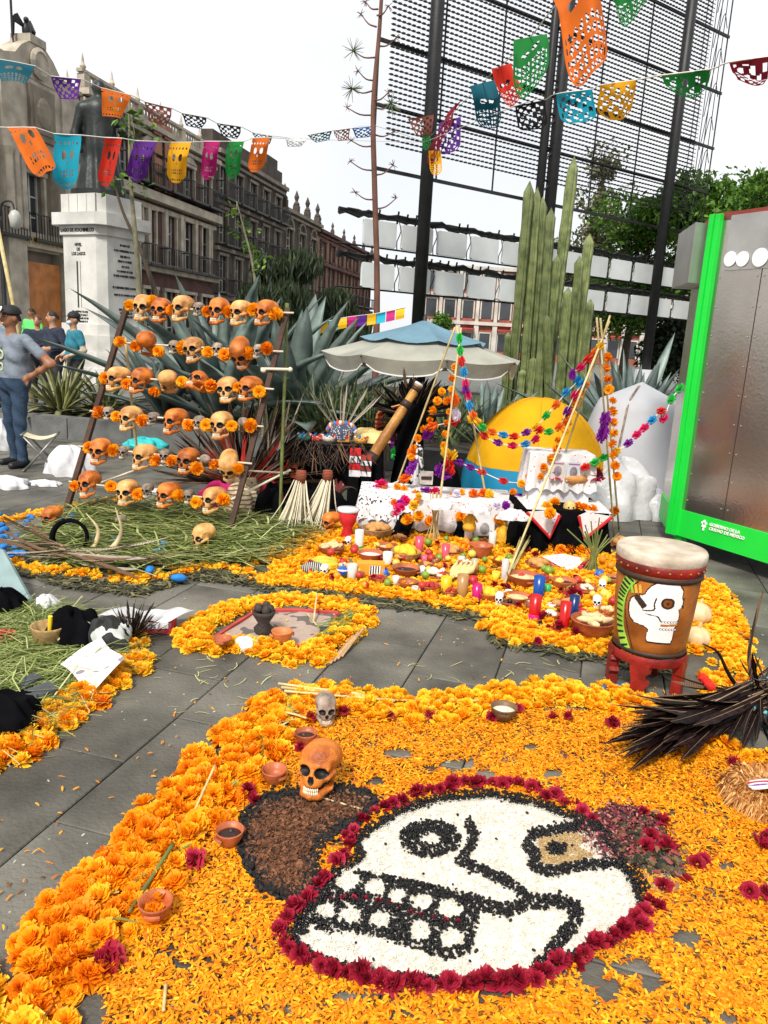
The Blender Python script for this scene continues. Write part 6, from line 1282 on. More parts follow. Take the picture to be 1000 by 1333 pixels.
candle('tall white candle with a green foot beside the rice bowl', 467, 716, .07, .16, WHT, (.0, .35, .08)); candle('short white candle at the front edge of the heap', 458, 753, .07, .10, WHT); candle('white candle between soup bowl and fruit basket', 504, 738, .07, .11, WHT); candle('pink glass candle beside the fruit basket', 545, 720, .07, .13, PNK); candle('yellow glass candle at the heap edge', 580, 772, .075, .11, YEL); candle('clear tumbler of brown drink at the heap edge', 601, 777, .075, .15, AMB); candle('pink glass candle before the bread plate', 579, 732, .06, .14, PNK); candle('magenta cup beside the lemons', 620, 782, .065, .11, MAG)
candle('white candle with pink foot before the altar cloth', 609, 706, .07, .17, WHT, MAG); candle('white candle beside the yellow plush figure', 640, 714, .06, .14, WHT); candle('tall salt glass below the herb bundle', 656, 757, .05, .16, (.6, .6, .6)); candle('bright blue glass candle beside the rice bowl', 700, 780, .075, .155, BLU); candle('red and pink glass candle near the heap corner', 695, 806, .075, .15, RED, MAG); candle('tall red candle tied with blue by the dark roses', 733, 822, .065, .18, RED); candle('dark blue candle behind the tall red one', 745, 808, .06, .16, (.005, .03, .16)); candle('white cup holding canes on the altar cloth', 482, 690, .06, .12, WHT); candle('small pale glass beside the corn', 617, 745, .05, .1, (.6, .55, .4))
cb_ = thing('corn_cobs', 'pale corn cobs and husks beside the tumbler', 'corn', G(594, 752, .03))
for k in range(5): MB().tube([(-.05+.02*k, -.05, .0+.01*k), (-.02+.03*k, .02, .05), (.01+.035*k, .08, .1)], [.006, .026, .024, .005], 8).build('corn_cob', M('corn_kernels', (.70, .62, .26), .6, .2, 50, .6), cb_, True)
ob_ = thing('painted_box', 'orange painted box with a black and white print under the rice bowl', 'box', G(482, 750, .01), .05); MB().box((0, 0, .05), (.19, .1, .10)).build('box', M('box_orange', (.78, .28, .02), .6, .1, 6, .05), ob_); MB().box((.03, -.052, .055), (.075, .004, .07)).build('print', dot_print('zebra_print', (.8, .8, .8), (.01, .01, .01), 18, .5, kind='WAVE'), ob_); MB().box((-.12, -.01, .03), (.05, .05, .06)).build('side_tin', m_wcl, ob_)
rd = thing('small_red_drum', 'little red goblet drum with a white skin beside the orange skull', 'drum', G(452, 702)); MB().lathe([(.055, 0), (.06, .02), (.035, .09), (.06, .14), (.085, .24)], 18).build('body', m_redb, rd, True); MB().lathe([(.086, .235), (.09, .24), (.088, .262), (0, .266)], 18, close=False).build('skin', m_wcl, rd, True)
bx_ = thing('woven_bundle', 'black and white woven bundle at the heap edge', 'bundle', G(408, 748)); MB().ell((0, 0, .045), (.09, .05, .045), 14, 8, None, .04).build('cloth', dot_print('woven_black', (.03, .03, .03), (.5, .5, .45), 22, .3, kind='WAVE'), bx_, True); MB().tube([(-.02, -.05, .06), (0, -.055, .03), (.02, -.05, .0)], .006, 5).build('tie', m_redb, bx_)
tp_ = thing('spinning_top', 'blue toy top at the front edge of the heap', 'toy', G(446, 752, .012)); MB().lathe([(.004, 0), (.03, .03), (.04, .06), (.02, .075), (.006, .08), (.006, .10)], 14).build('body', M('toy_blue', (.01, .10, .45), .3, .1, 8, 0), tp_, True); MB().lathe([(.041, .055), (.042, .06), (.041, .066)], 14, close=False).build('stripe', m_wh, tp_)
for l, x, y, s_, sq_ in (('round pale squash against the drum', 908, 812, .075, .9), ('cream squash on the marigolds behind the drum', 906, 842, .07, .85)):
    p = G(x, y); t = thing('squash', l, 'squash', p); V = []
    MB().grid(lambda u, v: (math.cos(2*math.pi*u)*math.sin(math.pi*v)*s_*(1+.06*math.cos(16*math.pi*u)), math.sin(2*math.pi*u)*math.sin(math.pi*v)*s_*(1+.06*math.cos(16*math.pi*u)), s_*sq_*(1-math.cos(math.pi*v))), 32, 12, True).build('fruit', M('squash_rind', (.62, .45, .24), .5, .2, 8, .1), t, True); MB().tube([(0, 0, 2*s_*sq_-.01), (.01, 0, 2*s_*sq_+.03)], [.012, .008], 6).build('stalk', m_bam, t)
for l, x, y, s_ in (('heap of dark roses in the altar heap beside the mole', 745, 784, .13), ('dark red rose before the tall red candle', 726, 825, .09), ('crimson rose beside the red and pink candle', 709, 812, .08), ('crimson rose at the foot of the tamale bowl', 748, 832, .07), ('dried red flower at the heap edge', 700, 842, .05), ('red flower tuft by the woven bundle', 404, 742, .07), ('red flowers behind the tall magenta cup', 606, 766, .07), ('crimson flower behind the fringed cloth', 762, 745, .06), ('red flower on the ledge of the altar', 688, 690, .08), ('crimson flower tied low on the cane leg', 683, 708, .08)): rose(x, y, s_, l, None, .03, .3)
# fire offering
fo = thing('offering_cloth', 'red edged sackcloth with ash inside the marigold frame', 'cloth', G(360, 820))
cn = [G(x, y)-G(360, 820) for x, y in ((272, 838), (335, 797), (440, 800), (418, 845))]
MB().grid(lambda u, v: tuple((cn[0]*(1-u)+cn[3]*u)*(1-v)+(cn[1]*(1-u)+cn[2]*u)*v+np.array([0, 0, .008+.004*math.sin(u*13+v*7)])), 22, 14).build('cloth', dot_print('ash_cloth', (.36, .27, .22), (.12, .10, .09), 9, .42, kind='NOISE'), fo, True)
for k in range(4): a, c = cn[k], cn[(k+1) % 4]; MB().tube([a+[0, 0, .012], (a+c)/2+[0, .01, .014], c+[0, 0, .012]], .012, 5).build('red_edge', M('faded_red', (.42, .05, .04), .8, .2, 10, .2), fo)
bowl('orange clay bowl inside the marigold frame', 367, 838, .11, None, 0, .62, .016, mat=M('orange_pot', (.50, .17, .05), .5, .2, 10, .1)); bowl('red clay saucer in the corner of the marigold frame', 290, 838, .09, None, 0, .3, .05)
inc = thing('incense_burner', 'dark stone incense burner with lumps on the sackcloth', 'incense burner', G(343, 822, .016)); MB().lathe([(.05, 0), (.055, .02), (.03, .05), (.06, .10), (.065, .12), (.05, .12), (.03, .08)], 14, close=False).build('cup', M('dark_stoneware', (.04, .03, .026), .7, .3, 12, .3), inc, True)
for k in range(5): MB().ell((.035*math.cos(k*1.3), .03*math.sin(k*1.3), .13+.008*(k % 2)), (.025, .022, .028), 8, 6, None, .12).build('stone_lump', M('dark_stoneware', (.04, .03, .026)), inc, True)
cloth_heap('white_rag', 'crumpled white rag at the near corner of the sackcloth', 'rag', 318, 845, .075, .05, .06, m_wcl, 9)
for k in range(4): stick('short split stick lying against the marigold frame', (430+k*5, 866-k*3), (455+k*6, 836-k*2), .006, M('split_wood', (.45, .28, .14), .8, .3, 10, .2), .01, .02+.012*k, 'split sticks by the frame')
for k, (a, c) in enumerate((((408, 815), (412, 793)), ((400, 803), (412, 818)))): stick('palm wood sliver standing on the sackcloth' if k == 0 else 'palm wood sliver lying on the sackcloth', a, c, .005, m_bam, .02, .10 if k == 0 else .02)
stems('herb_sprigs', 'fresh green herbs beside the sackcloth', [(420, 820), (455, 800), (470, 805), (440, 835), (425, 838)], 90, .14, .007, .6, .05, spread=.5, tr=(.1, .5))
# ================================================================== cane tripods and paper garlands
def cane(parent, a, c, r, base, n=12): 
    L = [a+(c-a)*k/(n-1)-base for k in range(n)]; MB().tube(L, [r*(1.25 if k % 3 == 0 else 1) for k in range(n)], 7).build('cane', m_bam, parent, True)
T1 = D(598, 425, 6.65); B1 = G(566, 706); tri1 = thing('cane_tripod', 'slim cane tripod hung with marigolds at the feathered end of the altar', 'tripod', B1)
for a in (B1, D(516, 626, 6.9)*[1, 1, 0]+[0, 0, .3], G(640, 690, .0)): cane(tri1, np.array(a), T1+rng.normal(0, .02, 3), .008, B1)
T2 = D(784, 438, 6.2); B2 = G(806, 690); tri2 = thing('cane_tripod', 'cane tripod hung with marigolds over the black altar step', 'tripod', B2)
for a in (B2, G(800, 700, .0), G(655, 764), D(716, 640, 6.5)*[1, 1, 0]+[0, 0, .3]):
    a = np.array(a); c = T2+(T2-a)/np.linalg.norm(T2-a)*.16+rng.normal(0, .012, 3); cane(tri2, a, c, .008, B2)
def hang(pts, Y, n, label, grp):
    for x, y in resample(pts, 13): 
        o = put('marigold_ball', random.choice(ball_me), None, D(x+random.uniform(-3, 3), y, Y+random.uniform(-.03, .03)), (random.uniform(0, 3), 0, random.uniform(0, 3)), random.uniform(.05, .075)); tag(o, label, 'flower', grp)
hang([(590, 478), (584, 520), (578, 580)], 6.55, 8, 'marigold tied to the front cane of the altar tripod', 'marigolds on the feathered end tripod'); hang([(575, 510), (556, 550), (535, 595)], 6.75, 6, 'marigold tied to the side cane of the altar tripod', 'marigolds on the side cane'); hang([(790, 465), (796, 530), (801, 620)], 6.12, 9, 'marigold tied to the twin canes above the black step', 'marigolds on the twin canes'); hang([(760, 500), (735, 560), (705, 620)], 6.2, 7, 'marigold tied to the slanting cane above the black step', 'marigolds on the slanting cane')
TC = dict(green=(.03, .55, .08), red=(.75, .03, .02), blue=(.02, .38, .70), pink=(.75, .01, .16), purple=(.28, .02, .38), orange=(.88, .20, .01), yellow=(.85, .55, .02), white=(.8, .75, .85))
pomA = bloom([(9, .5, .0, .34), (9, .46, .22, .32), (7, .34, .4, .3), (4, .16, .5, .24)], 1, .3, 7); pomB = merge([pomA, (pomA[0]*[1, 1, -1], pomA[1][:, ::-1], pomA[2])])
pom_me = {k: fast_mesh('tissue_flower', pomB[0], pomB[1], M('tissue_'+k, c, .7, .15, 12, 0, trans=.35)) for k, c in TC.items()}
def garland(label, pts, size=.055):
    W = [D(x, y, Y) for x, y, Y, c in pts]; o = W[0]; t = thing('paper_garland', label, 'garland', o)
    MB().tube(smooth_line([q-o for q in W], 40), .004, 4).build('cord', m_pip, t)
    for k, (q, (x, y, Y, c)) in enumerate(zip(W, pts)):
        d_ = W[min(k+1, len(W)-1)]-W[max(k-1, 0)]; e = Vector(d_).to_track_quat('X', 'Z').to_euler(); put('tissue_flower', pom_me[c], t, q-o, e, (size*1.55, size*.95, size*.95))
def gl(pts, Ya, Yb): n = len(pts); return [(x, y, Ya+(Yb-Ya)*k/(n-1), c) for k, (x, y, c) in enumerate(pts)]
garland('long tissue paper garland swinging between the two cane tripods', gl([(598, 440, 'green'), (599, 456, 'green'), (601, 470, 'red'), (604, 484, 'blue'), (606, 500, 'pink'), (609, 514, 'pink'), (611, 528, 'blue'), (616, 540, 'orange'), (622, 549, 'yellow'), (628, 556, 'green'), (640, 562, 'orange'), (655, 566, 'blue'), (669, 568, 'red'), (685, 563, 'purple'), (698, 556, 'yellow'), (711, 541, 'green'), (724, 527, 'orange'), (737, 511, 'blue'), (752, 496, 'blue'), (745, 488, 'purple'), (756, 478, 'pink'), (765, 468, 'red'), (773, 460, 'orange'), (780, 452, 'yellow')], 6.6, 6.15))
garland('second tissue garland below the long one in front of the yellow tent', gl([(606, 508, 'purple'), (613, 545, 'yellow'), (630, 567, 'red'), (648, 576, 'purple'), (667, 580, 'pink'), (684, 578, 'blue'), (697, 572, 'pink'), (702, 560, 'red'), (714, 562, 'green'), (728, 556, 'orange'), (738, 536, 'purple'), (748, 515, 'pink'), (758, 500, 'blue')], 6.5, 6.15))
garland('tissue garland running from the cane tripod to the green kiosk post', gl([(762, 608, 'red'), (774, 602, 'green'), (786, 596, 'green'), (802, 588, 'yellow'), (818, 577, 'purple'), (829, 566, 'pink'), (839, 557, 'pink'), (849, 547, 'blue'), (861, 535, 'red'), (864, 545, 'pink'), (874, 520, 'green'), (885, 506, 'green')], 6.2, 6.35))
garland('low red and green tissue garland under the yellow tent', gl([(598, 602, 'purple'), (612, 608, 'purple'), (627, 614, 'red'), (655, 626, 'red'), (680, 629, 'green'), (700, 630, 'green')], 6.7, 6.6))
garland('knot of bright tissue flowers hung low on the altar tripod', gl([(592, 520, 'orange'), (594, 540, 'white'), (592, 548, 'red'), (563, 555, 'orange'), (560, 562, 'purple'), (556, 566, 'purple')], 6.5, 6.7), .075)
garland('purple and orange tissue tassels over the white altar cloth', gl([(536, 590, 'orange'), (538, 604, 'purple'), (534, 612, 'purple'), (528, 622, 'orange'), (492, 636, 'purple'), (496, 630, 'pink'), (555, 640, 'purple'), (566, 640, 'pink')], 6.8, 6.6), .075)
garland('red purple and yellow tissue tassels below the tripod knot', gl([(580, 588, 'yellow'), (584, 600, 'red'), (586, 612, 'red'), (580, 618, 'purple'), (572, 612, 'purple'), (588, 594, 'yellow')], 6.5, 6.5), .075)
garland('purple tissue tassel hung on the twin canes', gl([(788, 545, 'purple'), (786, 560, 'purple'), (784, 566, 'purple')], 6.1, 6.1), .08)
hang([(490, 640), (520, 632), (560, 655), (600, 640), (650, 652), (690, 650)], 6.6, 20, 'marigold laid along the back of the white altar cloth', 'marigolds on the white altar cloth'); hang([(668, 640), (690, 620), (705, 612)], 6.3, 4, 'marigold on the edge of the upper altar tier', 'marigolds on the upper altar tier')
# marigolds on the altar step
for x, y, z in ((712, 660, .37), (722, 655, .37), (760, 662, .37), (770, 664, .37), (752, 660, .37), (716, 668, .37), (800, 665, .2), (730, 716, .06), (745, 714, .06), (755, 716, .06), (770, 718, .06), (720, 712, .06), (690, 665, .3), (700, 670, .3), (545, 672, .2), (560, 678, .15), (530, 676, .2), (600, 672, .2), (610, 678, .2), (650, 676, .2)):
    q = G(x, y, z); tag(put('marigold_ball', random.choice(ball_me), None, q, (random.random(), random.random(), 0), .085), 'marigold tucked among the altar cloths', 'flower', 'marigolds among the altar cloths')
br = thing('bread_of_the_dead', 'round sugared loaf with a white figure on the upper altar tier', 'bread', D(745, 628, 6.3)); MB().ell((0, 0, .04), (.13, .1, .06), 14, 8, None, .06).build('loaf', m_foods['bread'], br, True); MB().ell((0, 0, .12), (.05, .045, .055), 10, 7).build('sugar_figure', m_sugar, br, True)
for k, (x, y) in enumerate(((722, 622), (775, 624))): p = D(x, y, 6.28); tag(put('crimson_flower', rose_me[k], None, p, (0, 0, 0), .16), ('dark red rose beside the sugared loaf next to the yellow tent' if k == 0 else 'dark red rose beside the sugared loaf next to the plastic sheeting'), 'flower')
hb = thing('herb_bundle', 'bundle of pale dry stalks tied with black leaning to the altar', 'herbs', G(655, 764)); q = D(690, 700, 6.0)-G(655, 764)
for k in range(9): MB().tube([(random.gauss(0, .01), random.gauss(0, .01), 0), tuple(q+rng.normal(0, .035, 3))], .005, 4).build('stalk', m_stem if k % 2 else m_bam, hb)
hb2 = thing('herb_bundle', 'green herb bunch hanging beside the black altar step', 'herbs', G(770, 748))
for k in range(16): a = rng.normal(0, .05, 3); MB().tube(smooth_line([(a[0]*.6, a[1]*.3, 0.0), (a[0]*.2, -.02, .16), (a[0]*1.6, -.02, .34+a[2])], 6), .005, 4).build('stalk', M('herb_green', (.14, .17, .05), .7, .4, 12, .1), hb2)
hb3 = thing('herb_bundle', 'pale reed bundle standing before the altar cloth', 'herbs', G(563, 706, .0))
for k in range(10): a = rng.normal(0, .03, 2); MB().tube([(a[0]*1.8, a[1], 0), (a[0]*.2, 0, .2), (a[0]*1.3, 0, .42)], .004, 4).build('reed', m_bam, hb3)

# ------------------------------------------------------------------ more small offerings crowded between the bowls
CL = [('cup', c, x, y) for c, x, y in (('red', 446, 733), ('brown', 470, 752), ('blue', 500, 748), ('white', 515, 756), ('green', 543, 742), ('pink', 552, 728), ('brown', 566, 732), ('white', 600, 730), ('red', 615, 758), ('yellow', 645, 752), ('white', 662, 772), ('brown', 690, 790), ('green', 712, 770), ('white', 718, 790), ('red', 757, 800), ('yellow', 790, 780), ('blue', 780, 748), ('white', 540, 768))]
CC_ = dict(red=(.5, .02, .02), brown=(.22, .08, .03), blue=(.02, .12, .45), white=(.6, .58, .54), green=(.03, .3, .08), pink=(.65, .12, .2), yellow=(.75, .5, .03))
NEAR = ['by the rice bowl', 'before the orange box', 'under the soup bowl', 'beside the mole sauce', 'under the fruit basket', 'behind the pink candle', 'between the pink glasses', 'before the white candle', 'beside the red fruit dish', 'before the bread tower', 'above the lemons', 'beside the red and pink candle', 'before the large rice bowl', 'before the bread plate', 'beside the dark candle', 'by the sugar skulls', 'by the green herb bunch', 'beside the red dish']
for k, (_, c, x, y) in enumerate(CL):
    p = G(x, y+4, .012); t = thing('small_cup', 'small %s cup %s' % (c, NEAR[k]), 'cup', p, random.uniform(0, 6)); r = random.uniform(.022, .034); h = random.uniform(.04, .07)
    MB().lathe([(r*.7, 0), (r*.8, .004), (r, h), (r*.9, h), (r*.75, h*.5), (0, h*.45)], 14, close=False).build('cup', M('cup_'+c, CC_[c], .4, .2, 12, .1), t, True)
    MB().lathe([(r*.88, h*.82), (0, h*.86)], 12, close=False).build('contents', m_foods[random.choice(['mole', 'rice', 'salt', 'chili'])], t)
    MB().tube(smooth_line([(r*.95, 0, h*.8), (r*1.5, 0, h*.55), (r*.9, 0, h*.25)], 7), .004, 5).build('handle', M('cup_'+c), t)
for k in range(46):
    x = random.uniform(420, 900); y = random.uniform(710, 835) if x > 660 else random.uniform(710, 775); q = G(x, y)
    if in_poly([(x, y)], ALT)[0]: rose(x, y, random.uniform(.035, .06), 'crimson flower strewn among the marigolds of the altar heap', 'crimson flowers in the altar heap', .035, .5)
for k in range(16):
    x, y = random.uniform(480, 690), random.uniform(642, 668); p = G(x, y, .325); kind = ('orange', 'yellow', 'pink', 'white', 'purple')[k % 5]
    tag(put('tissue_flower', pom_me[kind], None, p+[0, 0, .02], (random.random(), random.random(), 0), random.uniform(.05, .08)), '%s tissue flower lying on the white altar cloth' % kind, 'paper flower', '%s tissue flowers on the altar cloth' % kind)
for k, (x, y, l) in enumerate(((500, 668, 'rumpled white napkin at the lace end of the altar'), (575, 662, 'rumpled white napkin behind the reed bundle'), (620, 668, 'rumpled white napkin above the portrait'), (668, 676, 'rumpled white napkin beside the herb bundle'), (700, 650, 'rumpled white napkin on the altar step'))):
    cloth_heap('white_napkin', l, 'napkin', x, y, .12, .08, .07, m_emb, 70+k, .31 if x < 690 else .36)
m_cap = M('cape_feather_quill', (.2, .12, .06), .6, .3, 10, 0)
cp_ = D(428, 585, 6.98); cape = thing('feather_cape', 'brown and black feather cape hanging over the black table edge', 'cape', cp_)

FRU = {'guava': (.62, .48, .08), 'orange': (.75, .24, .01), 'apple': (.42, .03, .02), 'lime': (.16, .28, .03)}
for k in range(64):
    x = random.uniform(415, 800); y = random.uniform(706, 770)+max(0, (x-640)*.30)*random.random()
    if not in_poly([(x, y)], ALT)[0]: continue
    kd2 = list(FRU)[k % 4]; r = random.uniform(.022, .034); b = MB(); b.ell((0, 0, r*.9), (r, r, r*.92), 12, 8, None, .02); b.tube([(0, 0, r*1.7), (.003, 0, r*2.1)], .0025, 4)
    tag(b.build(kd2+'_fruit', M('skin_'+kd2, FRU[kd2], .4, .2, 20, .1), None, True, G(x, y, .02)+[0, 0, .015]), 'single %s lying loose in the marigold altar heap' % kd2, kd2, 'loose %ss in the altar heap' % kd2)
for x, y, d_, f, l in ((448, 742, .10, 'rice', 'small clay dish of rice behind the blue toy top'), (494, 758, .10, 'chili', 'small clay dish of red chillies before the orange box'), (555, 740, .10, 'bread', 'small clay dish of bread beside the pink candle'), (606, 738, .11, 'cheese', 'small clay dish of cheese behind the corn'), (652, 735, .12, 'lemon', 'small clay dish of limes beside the yellow plush figure'), (662, 790, .10, 'mole', 'small clay dish of sauce beside the sugar skull'), (716, 806, .11, 'salt', 'small clay dish of salt between the red candles'), (706, 758, .12, 'chili', 'small clay dish of chillies above the blue candle'), (790, 800, .11, 'rice', 'small clay dish of rice against the drum'), (520, 705, .12, 'bread', 'small clay dish of rolls below the black altar cloth')): bowl(l, x, y, d_, f, 4)
# ================================================================== feathers and dance regalia
def feather_mesh(L, W, bend, mats, seed=0, n=16, tip=.25):
    rr = np.random.default_rng(seed); V = []; F = []
    for i in range(n+1):
        u = i/n; x = L*u*(1-.12*bend*bend*u); z = L*bend*.5*u*u; w = W*(.25+.75*min(1, u*4))*(1-max(0, (u-(1-tip))/tip)**1.6)+.0008; w1, w2 = w*rr.uniform(.72, 1.05), w*rr.uniform(.72, 1.05)
        V += [(x+.25*w1, -w1, z-.12*w1), (x, 0, z), (x+.25*w2, w2, z-.12*w2)]
    for i in range(n): a = 3*i; F += [(a, a+3, a+4, a+1), (a+1, a+4, a+5, a+2)]
    b = MB().add(V, F); b.mi = 1; b.tube([(V[3*i+1][0], 0, V[3*i+1][2]+.0008) for i in range(0, n+1, 2)], [W*.09+.0006, .0005], 4); return b.mesh('feather', mats, True)
m_quill = M('quill', (.30, .20, .12), .5, .2, 10, 0)
m_fdark = M('feather_dark', (.005, .003, .003), .6, .5, 25, .1, rnd=.5, c2=(.022, .009, .008), spec=.15); m_fbrn = dot_print('feather_barred', (.17, .085, .04), (.025, .015, .012), 16, .4, kind='WAVE'); m_fpal = dot_print('feather_pale_barred', (.50, .44, .36), (.04, .03, .03), 22, .35, kind='WAVE'); m_fred = M('feather_red', (.50, .03, .02), .7, .3, 20, 0, rnd=.3); m_fblk = M('feather_black', (.003, .003, .004), .6, .4, 25, 0, spec=.15); m_fblu = M('feather_blue', (.01, .17, .52), .7, .2, 20, 0); m_ftan = M('fur_tan', (.34, .14, .035), .8, .4, 30, 0)
FM = {k: [feather_mesh(1.0, w_, bn, [m, m_quill], s) for s, bn in enumerate((.0, .18, .35, -.2))] for k, (m, w_) in dict(dark=(m_fdark, .045), brown=(m_fbrn, .035), pale=(m_fpal, .028), red=(m_fred, .05), black=(m_fblk, .06)).items()}
def feather(parent, kind, a, tip, base, roll=None, w_=1.0, var=None):
    a = np.array(a, float); d_ = np.array(tip, float)-a; L = np.linalg.norm(d_); q = Vector(d_).to_track_quat('X', 'Z'); e = (q.to_matrix() @ Matrix.Rotation(random.gauss(0, .5) if roll is None else roll, 3, 'X')).to_euler()
    return put('feather', random.choice(FM[kind]) if var is None else FM[kind][var], parent, a-base, e, (L, L*w_ if L < .5 else .5*w_+L*.3, L))
# great dark headdress on the carpet edge
HB = G(985, 940, .0); hd = thing('feather_headdress', 'large headdress of dark glossy feathers lying at the edge of the petal carpet', 'headdress', HB); HC = HB+[0, 0, .14]
for k in range(120):
    x = random.uniform(798, 905); y = 985-(x-798)*.55*random.random()-random.uniform(0, 28); t_ = G(x, y, random.uniform(.01, .16)); feather(hd, 'dark', HC+rng.normal(0, .03, 3)+[-.05*random.random(), 0, 0], t_, HB, w_=.62)
for k in range(40):
    t_ = D(random.uniform(930, 1110), random.uniform(845, 915), random.uniform(3.0, 3.5)); feather(hd, 'dark', HC+rng.normal(0, .03, 3), t_, HB, w_=.65)
for k in range(50):
    t_ = G(random.uniform(860, 1060), random.uniform(925, 975), random.uniform(.02, .12)); feather(hd, 'dark', HC+rng.normal(0, .03, 3), t_, HB, w_=.7)
for x, y in ((845, 900), (860, 893), (835, 915), (872, 890), (850, 908)): feather(hd, 'brown', HC, G(x, y, .12), HB, w_=.8)
for k, (pts) in enumerate((((985, 930), (950, 880), (935, 850), (915, 838)), ((990, 925), (975, 860), (985, 800), (993, 770)))):
    Wp_ = [D(x, y, HB[1]+.1) for x, y in pts]; MB().tube(smooth_line([q-HB for q in Wp_], 12), [.012, .008, .003], 5).build('curved_plume', m_fbrn if k else m_fdark, hd, True)
MB().lathe([(.10, 0), (.115, .05), (.11, .11), (.10, .11), (.10, .02)], 22, (0, 0, .06), rotm(.5, .2, 0), False).build('headband', dot_print('bead_band', (.02, .03, .04), (.1, .4, .4), 40, .3), hd, True)
for k in range(5): MB().ell(tuple(G(914+k*3, 882+k*3, .16)-HB), (.02, .02, .022), 8, 5, None, .2).build('red_pompom', M('red_yarn', (.65, .02, .01), .8, .2, 40, .4), hd)
# fur headpiece
FC = G(1000, 1045, .0); fu_ = thing('fur_headpiece', 'round tan fur headpiece with a beaded striped middle on golden petals', 'headpiece', FC)
n_ = 2600; a = rng.uniform(0, 2*math.pi, n_); r0 = rng.uniform(.085, .15, n_); l = rng.uniform(.03, .06, n_); V = np.zeros((n_, 6, 3)); tw = rng.normal(0, .35, n_)
for k, u in enumerate((0, .5, 1)):
    r = r0+l*u*.9; zz = .075-.9*np.abs(r0-.11)+.02*math.sin(u*3)-.055*u*u*(r0 > .11); aa = a+tw*u*.5; w_ = .0035*(1-u*.8)
    for j, s_ in enumerate((-1, 1)): V[:, 2*k+j] = np.stack([np.cos(aa)*r-np.sin(aa)*w_*s_, (np.sin(aa)*r+np.cos(aa)*w_*s_)*.95, np.maximum(.006, zz+rng.normal(0, .004, n_))], 1)
put('fur', fast_mesh('fur', V.reshape(-1, 3), (np.array([[0, 2, 3, 1], [2, 4, 5, 3]])[None]+(np.arange(n_)*6)[:, None, None]).reshape(-1, 4), M('fur_strands', (1, 1, 1), .7, .2, 20, 0, tint=[(.22, .06, .008), (.58, .23, .04), (.78, .5, .2)], trans=.15), np.repeat(rng.uniform(0, 1, n_), 6)), fu_)['kind'] = 'stuff'
MB().lathe([(.155, .005), (.15, .04), (.11, .07), (.08, .05)], 26, close=False).build('hide', m_ftan, fu_, True)
for k, (r, m_) in enumerate(((.082, m_wcl), (.066, m_redb), (.05, m_wcl), (.034, M('bead_purple', (.2, .02, .3), .5, .2, 20, .2)))): MB().lathe([(r, .045), (r, .056-.003*k), (r-.014, .058-.003*k), (r-.016, .044)], 24, close=False).build('bead_ring', m_, fu_, True, (-.02, .01, .012), (-.35, -.2, 0)).scale = (1, .62, 1)
# headdress with black ring and horns on the stems
QB = G(92, 722, .0); qh = thing('feather_headdress', 'headdress with a black ring, curved horns and long barred feathers tipped blue', 'headdress', QB)
MB().lathe([(.10, -.03), (.125, -.035), (.13, .035), (.105, .04), (.10, -.03)], 24, (0, 0, .13), rotm(math.pi/2-.25, 0, .25), False).build('ring', m_bcl, qh, True)
for k, pts in enumerate((((100, 725), (120, 715), (128, 690), (112, 668)), ((125, 728), (148, 712), (158, 690), (150, 660)))): Wp_ = [G(*pts[0], .05)]+[D(x, y, QB[1]+.02*q) for q, (x, y) in enumerate(pts[1:])]; MB().tube(smooth_line([q-QB for q in Wp_], 14), [.028, .022, .012, .003], 8).build('horn', M('horn_tan', (.45, .36, .2), .5, .4, 8, .1), qh, True)
for k in range(34):
    left = k % 2; x, y = (random.uniform(-30, 40), random.uniform(668, 730)) if left else (random.uniform(150, 255), random.uniform(700, 752)); t_ = G(x, y, random.uniform(.02, .10)); a_ = G(88, 720, .10); feather(qh, 'pale' if k % 3 else 'brown', a_+rng.normal(0, .02, 3), t_, QB, w_=.55)
    if k % 2: 
        d_ = rng.normal(0, .02, 3); d_[2] = abs(d_[2]); MB().ell(tuple(t_-QB+d_), (.045, .028, .02), 9, 6, rotm(0, 0, random.uniform(0, 3)), .2).build('blue_tuft', m_fblu, qh, True)
for x, y in ((75, 676), (90, 680), (95, 672), (35, 680), (120, 700), (152, 703), (5, 690), (212, 709), (232, 752), (195, 742), (205, 718)): MB().ell(tuple(G(x, y, .05)-QB), (.05, .03, .025), 9, 6, rotm(0, 0, random.uniform(0, 3)), .2).build('blue_tuft', m_fblu, qh, True)
# fan headdress behind the rack
FB = D(318, 636, 7.0); FB[2] = 0; fh = thing('feather_headdress', 'wide fan headdress of brown and red feathers standing behind the skull rack', 'headdress', FB); FCc = D(318, 632, 7.0)
for k in range(110):
    a_ = math.radians(random.uniform(-5, 185)); L = random.uniform(.5, .95); kind = 'brown' if k % 3 else 'dark'; feather(fh, kind, FCc, FCc+np.array([math.cos(a_)*L, random.uniform(.0, .25), abs(math.sin(a_))*L*.95+.02]), FB, w_=.9)
for k in range(60):
    a_ = math.radians(random.uniform(20, 170)); L = random.uniform(.3, .6); feather(fh, 'red' if k % 2 else 'pale', FCc+[0, -.05, 0], FCc+np.array([math.cos(a_)*L, -.08, abs(math.sin(a_))*L]), FB, w_=.7)
for k in range(8): x0 = random.uniform(260, 370); feather(fh, 'pale', FCc+[.2, 0, 0], D(random.uniform(340, 400), random.uniform(500, 570), 7.1), FB, w_=.5)
MB().lathe([(.15, 0), (.16, .12), (.14, .2)], 18, tuple(FCc-FB-[0, 0, .1]), None, False).build('crown_band', dot_print('crown_bands', (.45, .36, .22), (.05, .06, .12), 30, .3), fh, True); MB().lathe([(.06, 0), (.045, .3), (.05, FCc[2]+.1)], 12).build('stand', m_dkb, fh, True)
